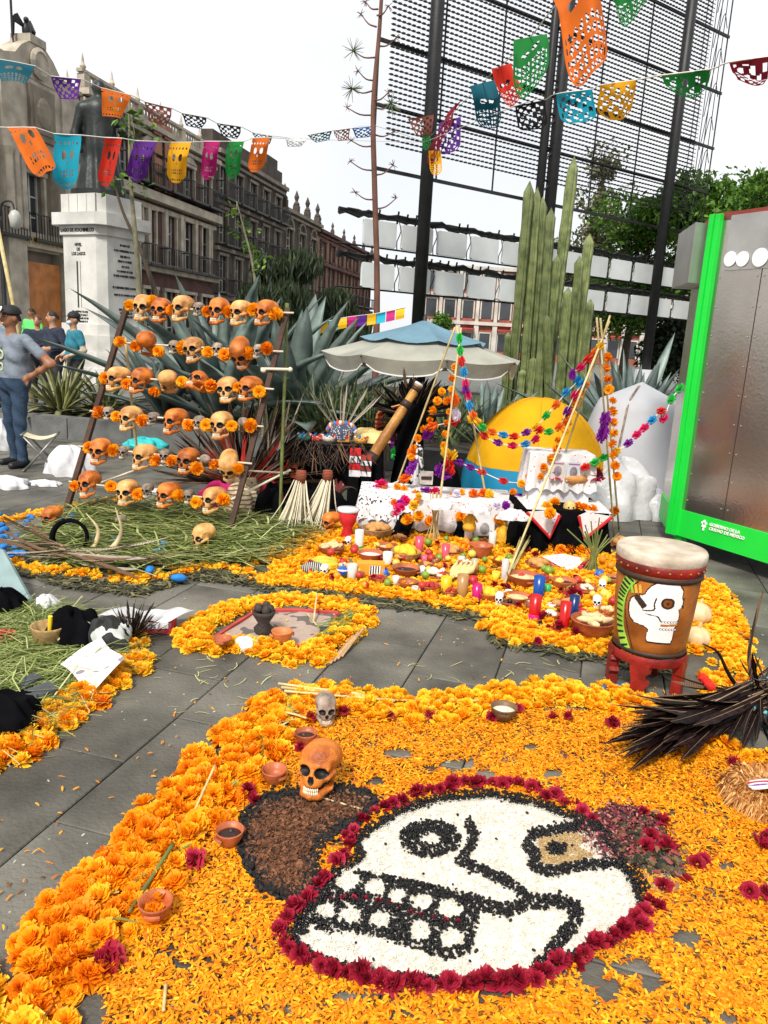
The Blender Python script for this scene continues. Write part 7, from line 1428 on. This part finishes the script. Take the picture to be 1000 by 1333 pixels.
cloth_heap('magenta_cloth', 'magenta cloth trailing behind the lowest cane of the rack', 'cloth', 285, 668, .2, .12, .26, M('magenta_cloth', (.38, .005, .10), .8, .25, 8, .3), 12); cloth_heap('red_cloth', 'crimson patterned cloth draped beside the rack post', 'cloth', 350, 660, .16, .14, .34, dot_print('crimson_print', (.42, .01, .05), (.03, .02, .03), 30, .2), 13); cloth_heap('wrapped_bundle', 'cream bundle wrapped with cords below the fan headdress', 'bundle', 312, 672, .17, .15, .28, dot_print('cord_wrap', (.58, .48, .33), (.2, .12, .06), 9, .3, kind='WAVE_Z'), 14)
cloth_heap('blue_bead_bag', 'dark blue beaded bag behind the rack post', 'bag', 318, 668, .09, .08, .2, dot_print('bead_blue', (.02, .03, .12), (.3, .35, .5), 45, .25), 15)
# black table with regalia under the umbrella
tb = D(440, 640, 7.35); tb[2] = 0; tab = thing('black_table', 'table under a black cloth loaded with dance regalia', 'table', tb)
drape(tab, -.52, .42, -.30, .35, .62, m_bcl, 'black_cloth', .60, .025, 18)
for sx in (-.46, .36):
    for sy in (-.24, .29): MB().box((sx, sy, .3), (.05, .05, .6)).build('leg', m_dkb, tab)
MB().box((-.05, .02, .608), (.86, .56, .03)).build('table_top', m_dkb, tab)
ZT_ = .635
def on_table(x, y, Y=7.3): return D(x, y, Y)
def block(name, label, cat, px, py, Y, size, mat, rz=0.0, extra=None):
    p = D(px, py, Y); t = thing(name, label, cat, p-[0, 0, size[2]/2], rz); b = MB(); b.box((0, 0, size[2]/2), size); b.build('body', mat, t)
    MB().box((0, -size[1]/2-.003, size[2]*.5), (size[0]*.8, .006, size[2]*.25)).build('band', extra or m_redb, t); return t
block('carved_box', 'small ochre carved box on the black table', 'box', 447, 568, 7.2, (.11, .1, .09), M('ochre_paint', (.55, .26, .05), .6, .3, 14, .2), .1)
ZG = .64
for l, x, h_, c1 in (('stack of red and white striped tins on the black table', 461, .26, m_redb), ('dark red stack of boxes beside the striped tins', 475, .2, M('brick_red', (.25, .03, .02), .7, .3, 10, .2))):
    p = D(x, 640, 7.02); t = thing('tin_stack', l, 'tins', (p[0], 6.98, .36)); 
    for k in range(4): MB().box((0, 0, .03+k*h_/4), (.1, .09, h_/4-.006)).build('tin', c1 if k % 2 else m_wcl, t)
    MB().box((0, 0, -.18), (.12, .11, .36)).build('pedestal', m_bcl, t)
hb_ = D(445, 560, 7.25); h2 = thing('feather_headdress', 'beaded headdress with long pale barred plumes on the black table', 'headdress', (hb_[0], hb_[1], ZG))
for k in range(13):
    x = 445+(k-6)*9+random.uniform(-4, 4); feather(h2, 'pale', (hb_[0], hb_[1], hb_[2]-.02), D(x, random.uniform(496, 520), 7.25+random.uniform(-.1, .2)), np.array([hb_[0], hb_[1], ZG]), w_=.55, var=2 if k < 6 else 1)
MB().lathe([(.11, -.06), (.12, .0), (.10, .08), (.09, .0)], 20, (0, 0, max(.06, hb_[2]-ZG-.02)), None, False).build('bead_band', dot_print('bead_band2', (.05, .06, .10), (.5, .5, .5), 60, .35), h2, True)
for k in range(16): a_ = math.pi*(k/15); MB().ell((math.cos(a_)*.13, -.04, hb_[2]-ZG+math.sin(a_)*.07), (.02, .02, .03), 7, 5, None, .2).build('tuft', (m_wcl, m_fred, m_fblu, m_ftan)[k % 4], h2, True)
yb = cloth_heap('straw_hat', 'cream and yellow woven hat on the black table', 'hat', 480, 565, .22, .14, .12, M('hat_straw', (.72, .55, .22), .8, .25, 6, .3), 21, .62, 7.45)
for l, x, y in (('left of two white raffia leg tassels', 383, 690), ('right of two white raffia leg tassels', 408, 688)):
    p = G(x, y); t = thing('raffia_tassel', 'white raffia tassel with a red cuff '+('by the bamboo prop' if x < 395 else 'nearer the orange skull'), 'tassel', p); dx = .10 if x > 395 else .04
    for k in range(74):
        a_ = rng.normal(0, .055, 2); MB().tube(smooth_line([(a_[0]*.35+dx, a_[1]*.3+.05, .42), (a_[0]*.8+dx*.6, a_[1]*.6, .22), (a_[0]*1.5, a_[1]*1.4, .01)], 5), [.004, .005, .002], 3).build('raffia_strand', M('raffia', (.60, .54, .40), .8, .2, 20, .1), t)
    MB().lathe([(.035, 0), (.045, .05), (.04, .10)], 12, (dx, .05, .40)).build('cuff', dot_print('cuff_weave', (.30, .06, .02), (.02, .02, .02), 26, .4, kind='WAVE_Z'), t, True)
tmb = D(455, 645, 6.95); tm = thing('hand_drum', 'black rimmed round hand drum leaning on the black table', 'drum', tmb); Rt = rotm(math.pi/2+.2, 0, .1); MB().lathe([(.085, -.02), (.095, -.02), (.095, .02), (.085, .02), (.085, -.02)], 24, (0, 0, 0), Rt, False).build('rim', m_dkb, tm, True); MB().lathe([(.086, .01), (0, .012)], 24, (0, 0, 0), Rt, False).build('skin', M('grey_skin', (.10, .11, .085), .6, .3, 8, .1), tm)
for k, (x, y, l) in enumerate(((400, 600, 'curved'), (395, 585, 'upper'))):
    p = D(x, y+15, 7.0); t = thing('feather_armband', ('orange banded feather armband hanging from the table edge' if k == 0 else 'brown feather armband lying on the table edge'), 'armband', (p[0], p[1], p[2]))
    for j in range(12): feather(t, 'brown', p, p+np.array([random.uniform(-.2, .25), -.05, random.uniform(-.12, .06)]), p, w_=.7)
    MB().box((-.1, -.03, -.03), (.10, .05, .05), rotm(0, .3, 0)).build('band', dot_print('armband_stripe', (.62, .10, .02), (.05, .02, .02), 20, .4, kind='WAVE_Z'), t)
for k in range(90):
    a_ = D(random.uniform(380, 470), random.uniform(572, 592), 6.98); feather(cape, ('brown', 'black', 'dark')[k % 3], a_, a_+np.array([random.uniform(-.14, .14), random.uniform(-.12, -.02), -random.uniform(.1, .26)]), cp_, w_=.6)
for k, (x, l) in enumerate(((396, 'turquoise beaded collar on the black table'), (412, 'red beaded collar on the black table'), (428, 'white shell collar on the black table'), (470, 'gold beaded collar on the black table'))):
    p = D(x, 574, 7.15); t = thing('beaded_collar', l, 'collar', (p[0], p[1], .64)); r = .06
    MB().lathe([(r*.6, 0), (r, .01), (r*1.1, .05), (r*.95, .055), (r*.6, .02)], 18, close=False).build('band', (dot_print('collar_teal', (.02, .3, .32), (.6, .5, .3), 60, .3), dot_print('collar_red', (.5, .03, .02), (.7, .6, .4), 60, .3), dot_print('collar_shell', (.6, .55, .48), (.15, .1, .08), 60, .3), dot_print('collar_gold', (.55, .3, .04), (.1, .02, .02), 60, .3))[k], t, True)
    for j in range(7): MB().ell((r*math.cos(j*.9), r*math.sin(j*.9), .06), .012, 6, 4).build('bead', (m_fred, m_wcl, m_fblu)[j % 3], t)
# feather costume hung on a stand below the umbrella, with a bamboo trumpet
CB = D(530, 640, 7.45); CB[2] = 0; co = thing('feather_costume', 'black feather crest with red ribbons on a stand under the umbrella', 'costume', CB); CC = D(536, 540, 7.45)
MB().lathe([(.2, 0), (.17, .25), (.14, .5), (.12, CC[2]-.1), (.13, CC[2]+.05), (.05, CC[2]+.15)], 18).build('robe', m_bcl, co, True)
for k in range(110):
    a_ = math.radians(random.uniform(-50, 230)); L = random.uniform(.3, .48); feather(co, 'black' if k % 3 else 'brown', CC+[0, -.05, 0], CC+np.array([math.cos(a_)*L*.95, random.uniform(-.16, .1), math.sin(a_)*L]), CB, w_=1.5)
MB().ell(tuple(CC-CB+np.array([0, .02, .0])), (.24, .14, .22), 16, 10, None, .06).build('crest_core', m_bcl, co, True)
for k in range(26): x = random.uniform(490, 515); MB().tube(smooth_line([CC+[-.12, -.15, .1]-CB, D(x, 540, 7.5)-CB, D(x+random.uniform(-4, 8), random.uniform(560, 600), 7.5)-CB], 8), [.008, .012, .006], 4).build('ribbon', (m_fred, MATS['red_yarn'], m_fbrn, m_straw)[k % 4], co)
for x, y, c in ((505, 548, 'green'), (533, 545, 'green'), (510, 575, 'purple'), (520, 560, 'purple'), (540, 540, 'red'), (512, 590, 'green')): put('tissue_flower', pom_me[c], co, D(x, y, 7.45)-CB, (0, 0, 0), (.05, .05, .12))
cloth_heap('patterned_shawl', 'white and black patterned shawl hanging beside the trumpet', 'shawl', 540, 612, .10, .08, .62, dot_print('shawl_print', (.62, .60, .60), (.03, .03, .03), 18, .42, kind='NOISE'), 31, 0, 7.35)
da, dz = D(484, 596, 7.05), D(546, 499, 7.2); dg = thing('bamboo_trumpet', 'long orange brown bamboo trumpet with dark bands leaning under the umbrella', 'instrument', da); n = 16; ax = dz-da
MB().tube([ax*k/(n-1) for k in range(n)], [.055-.02*k/(n-1)+(.004 if k in (4, 9, 13) else 0) for k in range(n)], 12).build('tube', M('polished_bamboo', (.42, .17, .03), .4, .4, 6, .15, c2=(.58, .30, .07)), dg, True)
for u, m_, l in ((-.06, m_dkb, .12), (.68, m_dkb, .08), (.73, m_wcl, .02), (.97, m_wcl, .03), (.9, m_dkb, .05)): MB().tube([ax*(u), ax*(u+l)], .06-.02*max(0, u), 12).build('band', m_, dg, True)
lg = thing('forked_stand', 'dark forked stand propping the bamboo trumpet', 'stand', D(500, 655, 7.1)*[1, 1, 0]); e = da+ax*.25-D(500, 655, 7.1)*[1, 1, 0]; MB().tube([(0, 0, 0), tuple(e)], .015, 6).build('upright', m_dkb, lg); MB().tube([(-.12, .1, 0), tuple(e*.9)], .012, 6).build('strut', m_dkb, lg)
cloth_heap('dark_bag', 'black bag of regalia under the altar tripod', 'bag', 577, 655, .16, .12, .38, m_bcl, 33); block('framed_photo', 'small framed photograph behind the altar marigolds', 'picture', 555, 622, 6.85, (.12, .02, .12), M('photo_mid', (.4, .36, .32), .6, .3, 12, 0), .1, m_dkb)
cloth_heap('dark_bag', 'black velvet costume heaped behind the raffia tassels', 'costume', 398, 655, .26, .14, .42, m_bcl, 36); cloth_heap('patterned_bag', 'dark red patterned bag leaning on the black table', 'bag', 440, 665, .13, .1, .3, dot_print('maroon_print', (.12, .015, .015), (.4, .2, .1), 30, .25), 37); cloth_heap('dark_bag', 'dark bag on the ground beside the black table', 'bag', 420, 672, .22, .14, .24, m_bcl, 34); cloth_heap('dark_bag', 'black sack beside the rack prop', 'bag', 352, 676, .12, .12, .3, m_bcl, 35)
# ================================================================== bundle beside the path
bd = D(12, 800, 4.1); bd[2] = .0
pl = thing('teal_board', 'dull teal board leaning at the corner of the bundle', 'board', G(28, 812)); bq = [q-G(28, 812) for q in (D(16, 808, 4.02), D(50, 800, 4.06), D(4, 716, 4.5), D(-40, 700, 4.55))]; MB().add(bq+[q+np.array([0, .03, -.01]) for q in bq], [(0, 1, 2, 3), (7, 6, 5, 4), (0, 4, 5, 1), (1, 5, 6, 2), (2, 6, 7, 3), (3, 7, 4, 0)]).build('board', M('teal_paint', (.20, .28, .28), .6, .2, 5, .2), pl)
cloth_heap('plastic_bag', 'small white plastic bag on the paving behind the bundle', 'bag', 60, 795, .075, .055, .085, m_plas, 41)
bk = thing('wicker_basket', 'small cane basket with a yellow candle in the bundle', 'basket', G(65, 833, .05)); MB().lathe([(.055, 0), (.075, .01), (.085, .07), (.09, .08), (.08, .08), (.07, .015), (0, .012)], 20, close=False).build('basket', m_wick, bk, True); MB().tube([(0.0, 0, .02), (.012, -.01, .13)], .011, 8).build('candle', M('yellow_wax', (.85, .55, .02), .5, .1, 6, 0), bk); MB().box((.03, .03, .05), (.05, .02, .06)).build('label_card', m_wcl, bk)
cloth_heap('black_satchel', 'black leather satchel with pale straps in the bundle', 'satchel', 98, 842, .14, .11, .19, m_bcl, 42)
sp_ = thing('satchel_strap', 'pale strap looped over the black satchel', 'strap', G(100, 842)); MB().tube(smooth_line([(-.1, -.06, .03), (-.02, -.1, .10), (.05, -.04, .15), (.1, .03, .1)], 12), .006, 5).build('strap', m_bone, sp_)
cloth_heap('patterned_scarf', 'black and silver patterned scarf between satchel and feathers', 'scarf', 140, 846, .13, .10, .16, dot_print('silver_print', (.02, .02, .02), (.5, .52, .5), 12, .42, kind='NOISE'), 43)
fb2 = G(172, 838); ft = thing('feather_tuft', 'black feather tuft at the end of the patterned scarf', 'feathers', fb2)
for k in range(90): a_ = rng.normal(0, 1, 3); a_[2] = abs(a_[2])+.2; a_ /= np.linalg.norm(a_); feather(ft, 'black', fb2+[0, 0, .03], fb2+[0, 0, .03]+a_*random.uniform(.14, .23), fb2, w_=.5)
wb = thing('folded_sheet', 'white folded plastic sheet with a printed edge on a bright striped bag', 'sheet', G(192, 818)); 
MB().grid(lambda u, v: ((u-.5)*.40+(v-.5)*.10, (v-.5)*.17, .085+.012*math.sin(u*6+v*3)+.006*math.sin(u*19)), 20, 8).build('sheet', m_plas, wb, True); MB().box((.02, -.02, .035), (.26, .12, .06)).build('bag', dot_print('bright_stripes', (.45, .03, .04), (.03, .15, .4), 14, .45, kind='NOISE'), wb); MB().grid(lambda u, v: ((u-.5)*.38-.05, -.088, .08-.035*v+.01*math.sin(u*6)), 10, 3).build('printed_edge', dot_print('edge_print', (.7, .7, .7), (.1, .12, .3), 40, .3), wb)
pc = thing('printed_cloth', 'white square cloth with faint dark print on the marigold edge', 'cloth', G(122, 880, .05)); cq = [G(x, y)-G(122, 880) for x, y in ((80, 868), (118, 902), (162, 876), (132, 846))]
MB().grid(lambda u, v: tuple((cq[0]*(1-u)+cq[1]*u)*(1-v)+(cq[3]*(1-u)+cq[2]*u)*v+np.array([0, 0, .05*v+.012*math.sin(u*5+v*3)+.01])), 14, 14).build('cloth', dot_print('faint_print', (.68, .65, .64), (.25, .2, .22), 11, .36, kind='NOISE'), pc, True)
for k, (x, y, sz, r) in enumerate(((48, 905, (.16, .09, .02), .7), (25, 915, (.15, .07, .02), .2), (40, 888, (.09, .06, .02), 1.0))):
    p = G(x, y, .05); t = tag(MB().prism([(-sz[0]/2, -sz[1]/2), (sz[0]/2, -sz[1]/3), (sz[0]*.4, sz[1]/2), (-sz[0]*.3, sz[1]*.4), (-sz[0]*.55, 0)], (0, 0, 0), (math.cos(r), math.sin(r), .1), (-math.sin(r), math.cos(r), .15), (0, 0, 1), .018).build('slate_piece', M('slate_grey', (.06, .065, .075), .7, .3, 8, .3), None, False, p), ('largest dark slate piece on the stems', 'flat slate piece beside the black cloth', 'smallest dark slate piece on the stems')[k], 'slate')
cloth_heap('black_cloth', 'heap of black cloth at the path end of the bundle', 'cloth', 0, 950, .17, .12, .15, m_bcl, 45); cloth_heap('black_cloth', 'black cloth under the slate pieces', 'cloth', 15, 925, .12, .1, .07, m_bcl, 46)
bowl('clay dish with red fruit among the bundle stems', 5, 835, .12, 'chili', 4); cloth_heap('dark_bag', 'black bag behind the teal board', 'bag', 5, 800, .12, .1, .14, m_bcl, 47)
# ================================================================== stool and things by the kerb
sx_ = G(55, 612); stl = thing('folding_stool', 'small folding stool with a cream canvas seat beside the kerb', 'stool', sx_, .3)
m_alu = M('stool_tube', (.22, .22, .21), .4, .2, 6, 0, metal=.7)
for y in (-.13, .13):
    for s_ in (-1, 1): MB().tube([(-.17*s_, y, 0), (.17*s_, y, .40)], .012, 7).build('leg', m_alu, stl, True)
for x in (-.17, .17): MB().tube([(x, -.15, .40), (x, .15, .40)], .013, 7).build('seat_rail', m_alu, stl, True); MB().tube([(x, -.14, .015), (x, .14, .015)], .01, 6).build('foot_rail', m_alu, stl, True)
MB().grid(lambda u, v: (-.175+.35*u, -.14+.28*v, .405-.05*math.sin(math.pi*u)), 10, 4).build('canvas_seat', M('cream_canvas', (.62, .55, .38), .8, .15, 8, .3), stl, True)
cloth_heap('white_bundle', 'crumpled white clothes heaped beside the folding stool', 'clothes', 92, 617, .26, .2, .28, m_wcl, 51); cloth_heap('white_cloth', 'white cloth lying on the paving before the man', 'cloth', 8, 634, .22, .16, .10, m_wcl, 52); cloth_heap('teal_bag', 'turquoise plastic bag behind the skull rack', 'bag', 190, 582, .3, .2, .12, M('turquoise_plastic', (.03, .42, .42), .4, .15, 6, .3), 53); cloth_heap('white_cloth', 'white cloth behind the lowest skulls of the rack', 'cloth', 215, 655, .3, .15, .12, m_wcl, 54); cloth_heap('white_cloth', 'small white rag under the folding stool', 'rag', 58, 632, .16, .08, .05, m_wcl, 55); cloth_heap('plastic_bag', 'white carrier bag standing behind the man', 'bag', 2, 585, .16, .14, .34, m_plas, 56)
stick('long pale bamboo pole leaning up beside the palace portal', (38, 440), (37, 441), .03, m_bam) if False else None
pa, pb_ = D(40, 440, 14.0), D(-12, 250, 14.0); pa[2] = 0.0; tag(MB().tube([(0, 0, 0), tuple(pb_-pa)], .035, 8).build('bamboo_pole', m_bam, None, True, pa), 'tall pale bamboo pole leaning in front of the palace portal', 'pole')
# ================================================================== people
def person(label, base, yaw, H, cols, arms, hat=None, glasses=False, legs=None, turn=0.0, lean=0.0, mask=False, extra=None, res=.017):
    """front is -y. arms: two of (elbow, hand) in metres for a 1.72 m body, left (+x) then right"""
    k = H/1.72; pr = []
    def add(m, *c, s=.03): pr.append((m, c, s))
    hip, sh, nk = .93, 1.42, 1.50
    lg_ = legs or ((.10, -.02), (-.10, .05))
    for s_, (lx, ly) in zip((1, -1), lg_):
        add('trouser', (s_*.095, 0, hip-.02), (s_*.10+(lx-s_*.1)*.5, ly*.4-.02, .50), .098, .068); add('trouser', (s_*.10+(lx-s_*.1)*.5, ly*.4-.02, .50), (lx, ly, .09), .064, .052); add('shoe', (lx, ly+.04, .045), (lx+s_*.02, ly-.15, .035), .048, .040)
    add('trouser', (-.07, 0, hip), (.07, 0, hip), .13, .13); add('shirt', (-.06, 0, 1.04), (.06, 0, 1.04), .135, .135, s=.05); add('shirt', (-.08, .0, 1.22), (.08, 0, 1.22), .125, .125, s=.06); add('shirt', (-.13, .01, 1.36), (.13, .01, 1.36), .095, .095, s=.06)
    for s_, (el, ha) in zip((1, -1), arms):
        S = (s_*.205, .01, 1.40); mid = tuple(np.array(S)*.42+np.array(el)*.58); add('shirt', S, mid, .066, .062); add('sleeve', mid, el, .047, .042); add('sleeve', el, tuple(np.array(el)*.12+np.array(ha)*.88), .043, .030)
        d_ = np.array(ha)-np.array(el); d_ /= np.linalg.norm(d_); hx = np.array(ha); add('skin', tuple(hx-d_*.04), tuple(hx+d_*.035), .034, .036, s=.012); sd_ = np.cross(d_, (0, 1., 0)); sd_ /= np.linalg.norm(sd_)+1e-9
        for f_ in range(4): q = hx+d_*.04+sd_*(.024*(f_-1.5)); add('skin', tuple(q), tuple(q+d_*(.055+.01*(f_ in (1, 2)))+np.array([0, -.015, -.01])), .0105, .0085, s=.006)
        add('skin', tuple(hx-d_*.01+sd_*.035), tuple(hx+d_*.035+sd_*.06), .012, .009, s=.008)
    add('skin', (0, .0, 1.44), (0, -.012, 1.56), .055, .052, s=.03)
    body_z = 1.50
    def head(P):
        Q = P.copy(); Q[..., 0] = np.abs(Q[..., 0]); d = sd_ell(P, (0, .0, 1.632), (.074, .092, .098)); d = smin(d, sd_ell(P, (0, -.035, 1.575), (.055, .058, .06)), .03); d = smin(d, sd_cap(P, (0, -.092, 1.632), (0, -.108, 1.598), .010, .014), .012)
        d = smin(d, sd_ell(Q, (.078, .01, 1.615), (.012, .022, .034)), .008); d = smax(d, -sd_ell(Q, (.032, -.098, 1.632), (.016, .014, .011)), .008); return smax(d, -sd_ell(P, (0, -.102, 1.567), (.028, .010, .006)), .005)
    ct, st_ = math.cos(turn), math.sin(turn)
    def unturn(P):
        Q = P.copy(); x, y = P[..., 0], P[..., 1]; Q[..., 0] = x*ct+y*st_; Q[..., 1] = -x*st_+y*ct; return Q
    def fn(P):
        d = None
        for m, c, s in pr:
            q = sd_cap(P, *c); d = q if d is None else smin(d, q, s)
        d = smin(d, head(unturn(P)), .012); return d+.0055*np.sin(P[..., 2]*38+P[..., 0]*34+2*np.sin(P[..., 1]*20))*((P[..., 2] < 1.4) & (P[..., 2] > .1))
    V, Fq = surface_nets(fn, (-.62, -.50, -.02), (.62, .42, 1.78), res); c = V[Fq].mean(1)
    ms = ['skin', 'shirt', 'sleeve', 'trouser', 'shoe']; D_ = np.stack([np.min([sd_cap(c, *q) for m, q, s in pr if m == mm], 0) for mm in ms], 1); hdist = head(unturn(c)); D_[:, 0] = np.minimum(D_[:, 0], hdist); mi = D_.argmin(1)
    mi = np.where((mi == 1) & (c[:, 2] < .985), 3, mi)
    t = thing('person', label, 'person', base, yaw); t.scale = (k,)*3
    V[:, 2] = np.maximum(V[:, 2], 0); put('body', fast_mesh('body', V, Fq, [cols['skin'], cols['shirt'], cols.get('sleeve', cols['skin']), cols['trouser'], cols['shoe']], smooth=True, mi=mi), t)
    hr = bpy.data.objects.new('head_details', None)
    rot = (0, 0, turn)
    b = MB(); b.grid(lambda u, v: (math.cos(2*math.pi*u)*math.cos(v*1.45)*.083, .012+math.sin(2*math.pi*u)*math.cos(v*1.45)*.098, 1.645+.088*math.sin(v*1.45)-.055*max(0, math.sin(2*math.pi*u))*(1-v)), 22, 9, True); b.build('hair', cols.get('hair', M('black_hair', (.01, .008, .007), .6, .3, 40, .3)), t, True, rot=rot)
    for s_ in (-1, 1): 
        e_ = MB().ell((s_*.031, -.083, 1.634), (.011, .006, .006), 8, 5).build('eye', m_sock, t, rot=rot); MB().box((s_*.032, -.093, 1.655), (.03, .006, .006), rotm(0, s_*.1, 0)).build('eyebrow', m_sock, t, rot=rot)
    MB().ell((0, -.094, 1.565), (.024, .006, .006), 10, 5).build('mouth', M('lips', (.30, .08, .06), .5, .2, 20, 0) if not hat == 'capw' else m_wh, t, rot=rot)
    if hat:
        hm = cols['hat']; cp = MB().grid(lambda u, v: (math.cos(2*math.pi*u)*math.cos(v*1.5)*.094, .01+math.sin(2*math.pi*u)*math.cos(v*1.5)*.108, 1.668+.095*math.sin(v*1.5)), 24, 9, True).build('cap', hm, t, True, rot=rot)
        MB().prism([(-.075, 0), (.075, 0), (.068, .07), (.03, .095), (-.03, .095), (-.068, .07)], (0, -.085, 1.675), (1, 0, 0), (0, -1, -.12), (0, 0, 1), .008).build('brim', hm, cp)
        if hat == 'capw': MB().lathe([(.027, 0), (.027, .004), (0, .005)], 16, (0, -.103, 1.715), rotm(math.pi/2-.35, 0, 0), False).build('badge', m_wh, cp)
    if mask: MB().ell((0, -.07, 1.58), (.06, .05, .045), 12, 8).build('face_mask', M('mask_blue', (.55, .62, .68), .8, .1, 10, 0), t, True, rot=rot)
    bpy.data.objects.remove(hr); return t
SKN = M('skin_brown', (.28, .12, .06), .5, .15, 20, .05); SKN2 = M('skin_tan', (.42, .22, .13), .5, .15, 20, .05)
def fab(n, c): return M('fabric_'+n, c, .85, .15, 14, .3, 40)
SHO = M('black_shoe', (.012, .012, .014), .5, .2, 10, .05); JE = fab('jeans', (.022, .045, .085)); BLKC = M('cap_black', (.01, .01, .012), .7, .2, 20, .1)
man = person('smiling man in grey printed T-shirt, jeans and black cap with hand on hip', G(24, 606)*[1, 1, 0], math.radians(-30), 1.70, dict(skin=SKN, shirt=fab('grey_tee', (.17, .20, .24)), trouser=JE, shoe=SHO, hat=BLKC), (((.47, .13, 1.16), (.21, .02, .99)), ((-.32, .05, 1.14), (-.27, -.16, .96))), 'capw', turn=-.15, legs=((.13, -.03), (-.12, .05)), res=.0125)
for k, (x, z, r) in enumerate(((-.07, 1.31, .05), (-.02, 1.23, .055), (-.08, 1.17, .045), (-.03, 1.10, .05), (-.09, 1.05, .04))):
    q = MB().lathe([(r, 0), (r, .004), (r*.55, .006), (r*.55, 0)], 16, (x, -.128, z), rotm(math.pi/2, 0, 0), False); q.build('shirt_print', M('print_lime', (.42, .48, .28), .8, .2, 30, 0), man, True)
def ppl(px, Y, z=0.0): p = D(px, 450, Y); return (p[0], p[1], z)
person('man in a dark navy jacket looking down before the pedestal', ppl(70, 13.6), math.radians(-35), 1.74, dict(skin=SKN2, shirt=fab('navy', (.018, .024, .045)), sleeve=fab('navy', (.018, .024, .045)), trouser=fab('charcoal', (.03, .03, .034)), shoe=SHO), (((.30, .02, 1.15), (.16, -.22, 1.10)), ((-.30, .02, 1.15), (-.12, -.24, 1.12))), turn=-.3)
person('masked man in a teal vest and black cap beside the pedestal', ppl(97, 13.0), math.radians(-50), 1.72, dict(skin=SKN2, shirt=fab('teal', (.02, .16, .22)), sleeve=fab('tan_sleeve', (.45, .38, .28)), trouser=fab('charcoal', (.03, .03, .034)), shoe=SHO, hat=BLKC), (((.28, .06, 1.14), (.18, -.18, 1.02)), ((-.30, .05, 1.14), (-.2, -.2, 1.0))), 'cap', mask=True)
person('man in a bright green safety vest near the palace portal', ppl(43, 21.5), math.radians(-20), 1.86, dict(skin=SKN, shirt=fab('safety_green', (.10, .62, .12)), sleeve=fab('safety_green', (.10, .62, .12)), trouser=fab('charcoal', (.03, .03, .034)), shoe=SHO), (((.30, .02, 1.15), (.26, -.1, .9)), ((-.30, .02, 1.15), (-.26, -.1, .9))), res=.03)
person('dark dressed person with a white bag behind the man in grey', ppl(50, 15), math.radians(15), 1.66, dict(skin=SKN2, shirt=fab('navy', (.018, .024, .045)), sleeve=fab('navy', (.018, .024, .045)), trouser=fab('charcoal', (.03, .03, .034)), shoe=SHO, hair=M('red_brown_hair', (.10, .03, .02), .6, .3, 30, .2)), (((.3, 0, 1.15), (.15, -.2, 1.05)), ((-.3, 0, 1.15), (-.15, -.2, 1.05))), res=.022)
person('person in a grey blue top with teal bag behind the man in grey', ppl(3, 14), math.radians(10), 1.74, dict(skin=SKN2, shirt=fab('blue_grey', (.16, .21, .27)), sleeve=fab('blue_grey', (.16, .21, .27)), trouser=fab('charcoal', (.03, .03, .034)), shoe=SHO), (((.3, 0, 1.15), (.25, -.1, .95)), ((-.3, 0, 1.15), (-.25, -.1, .95))), res=.022)
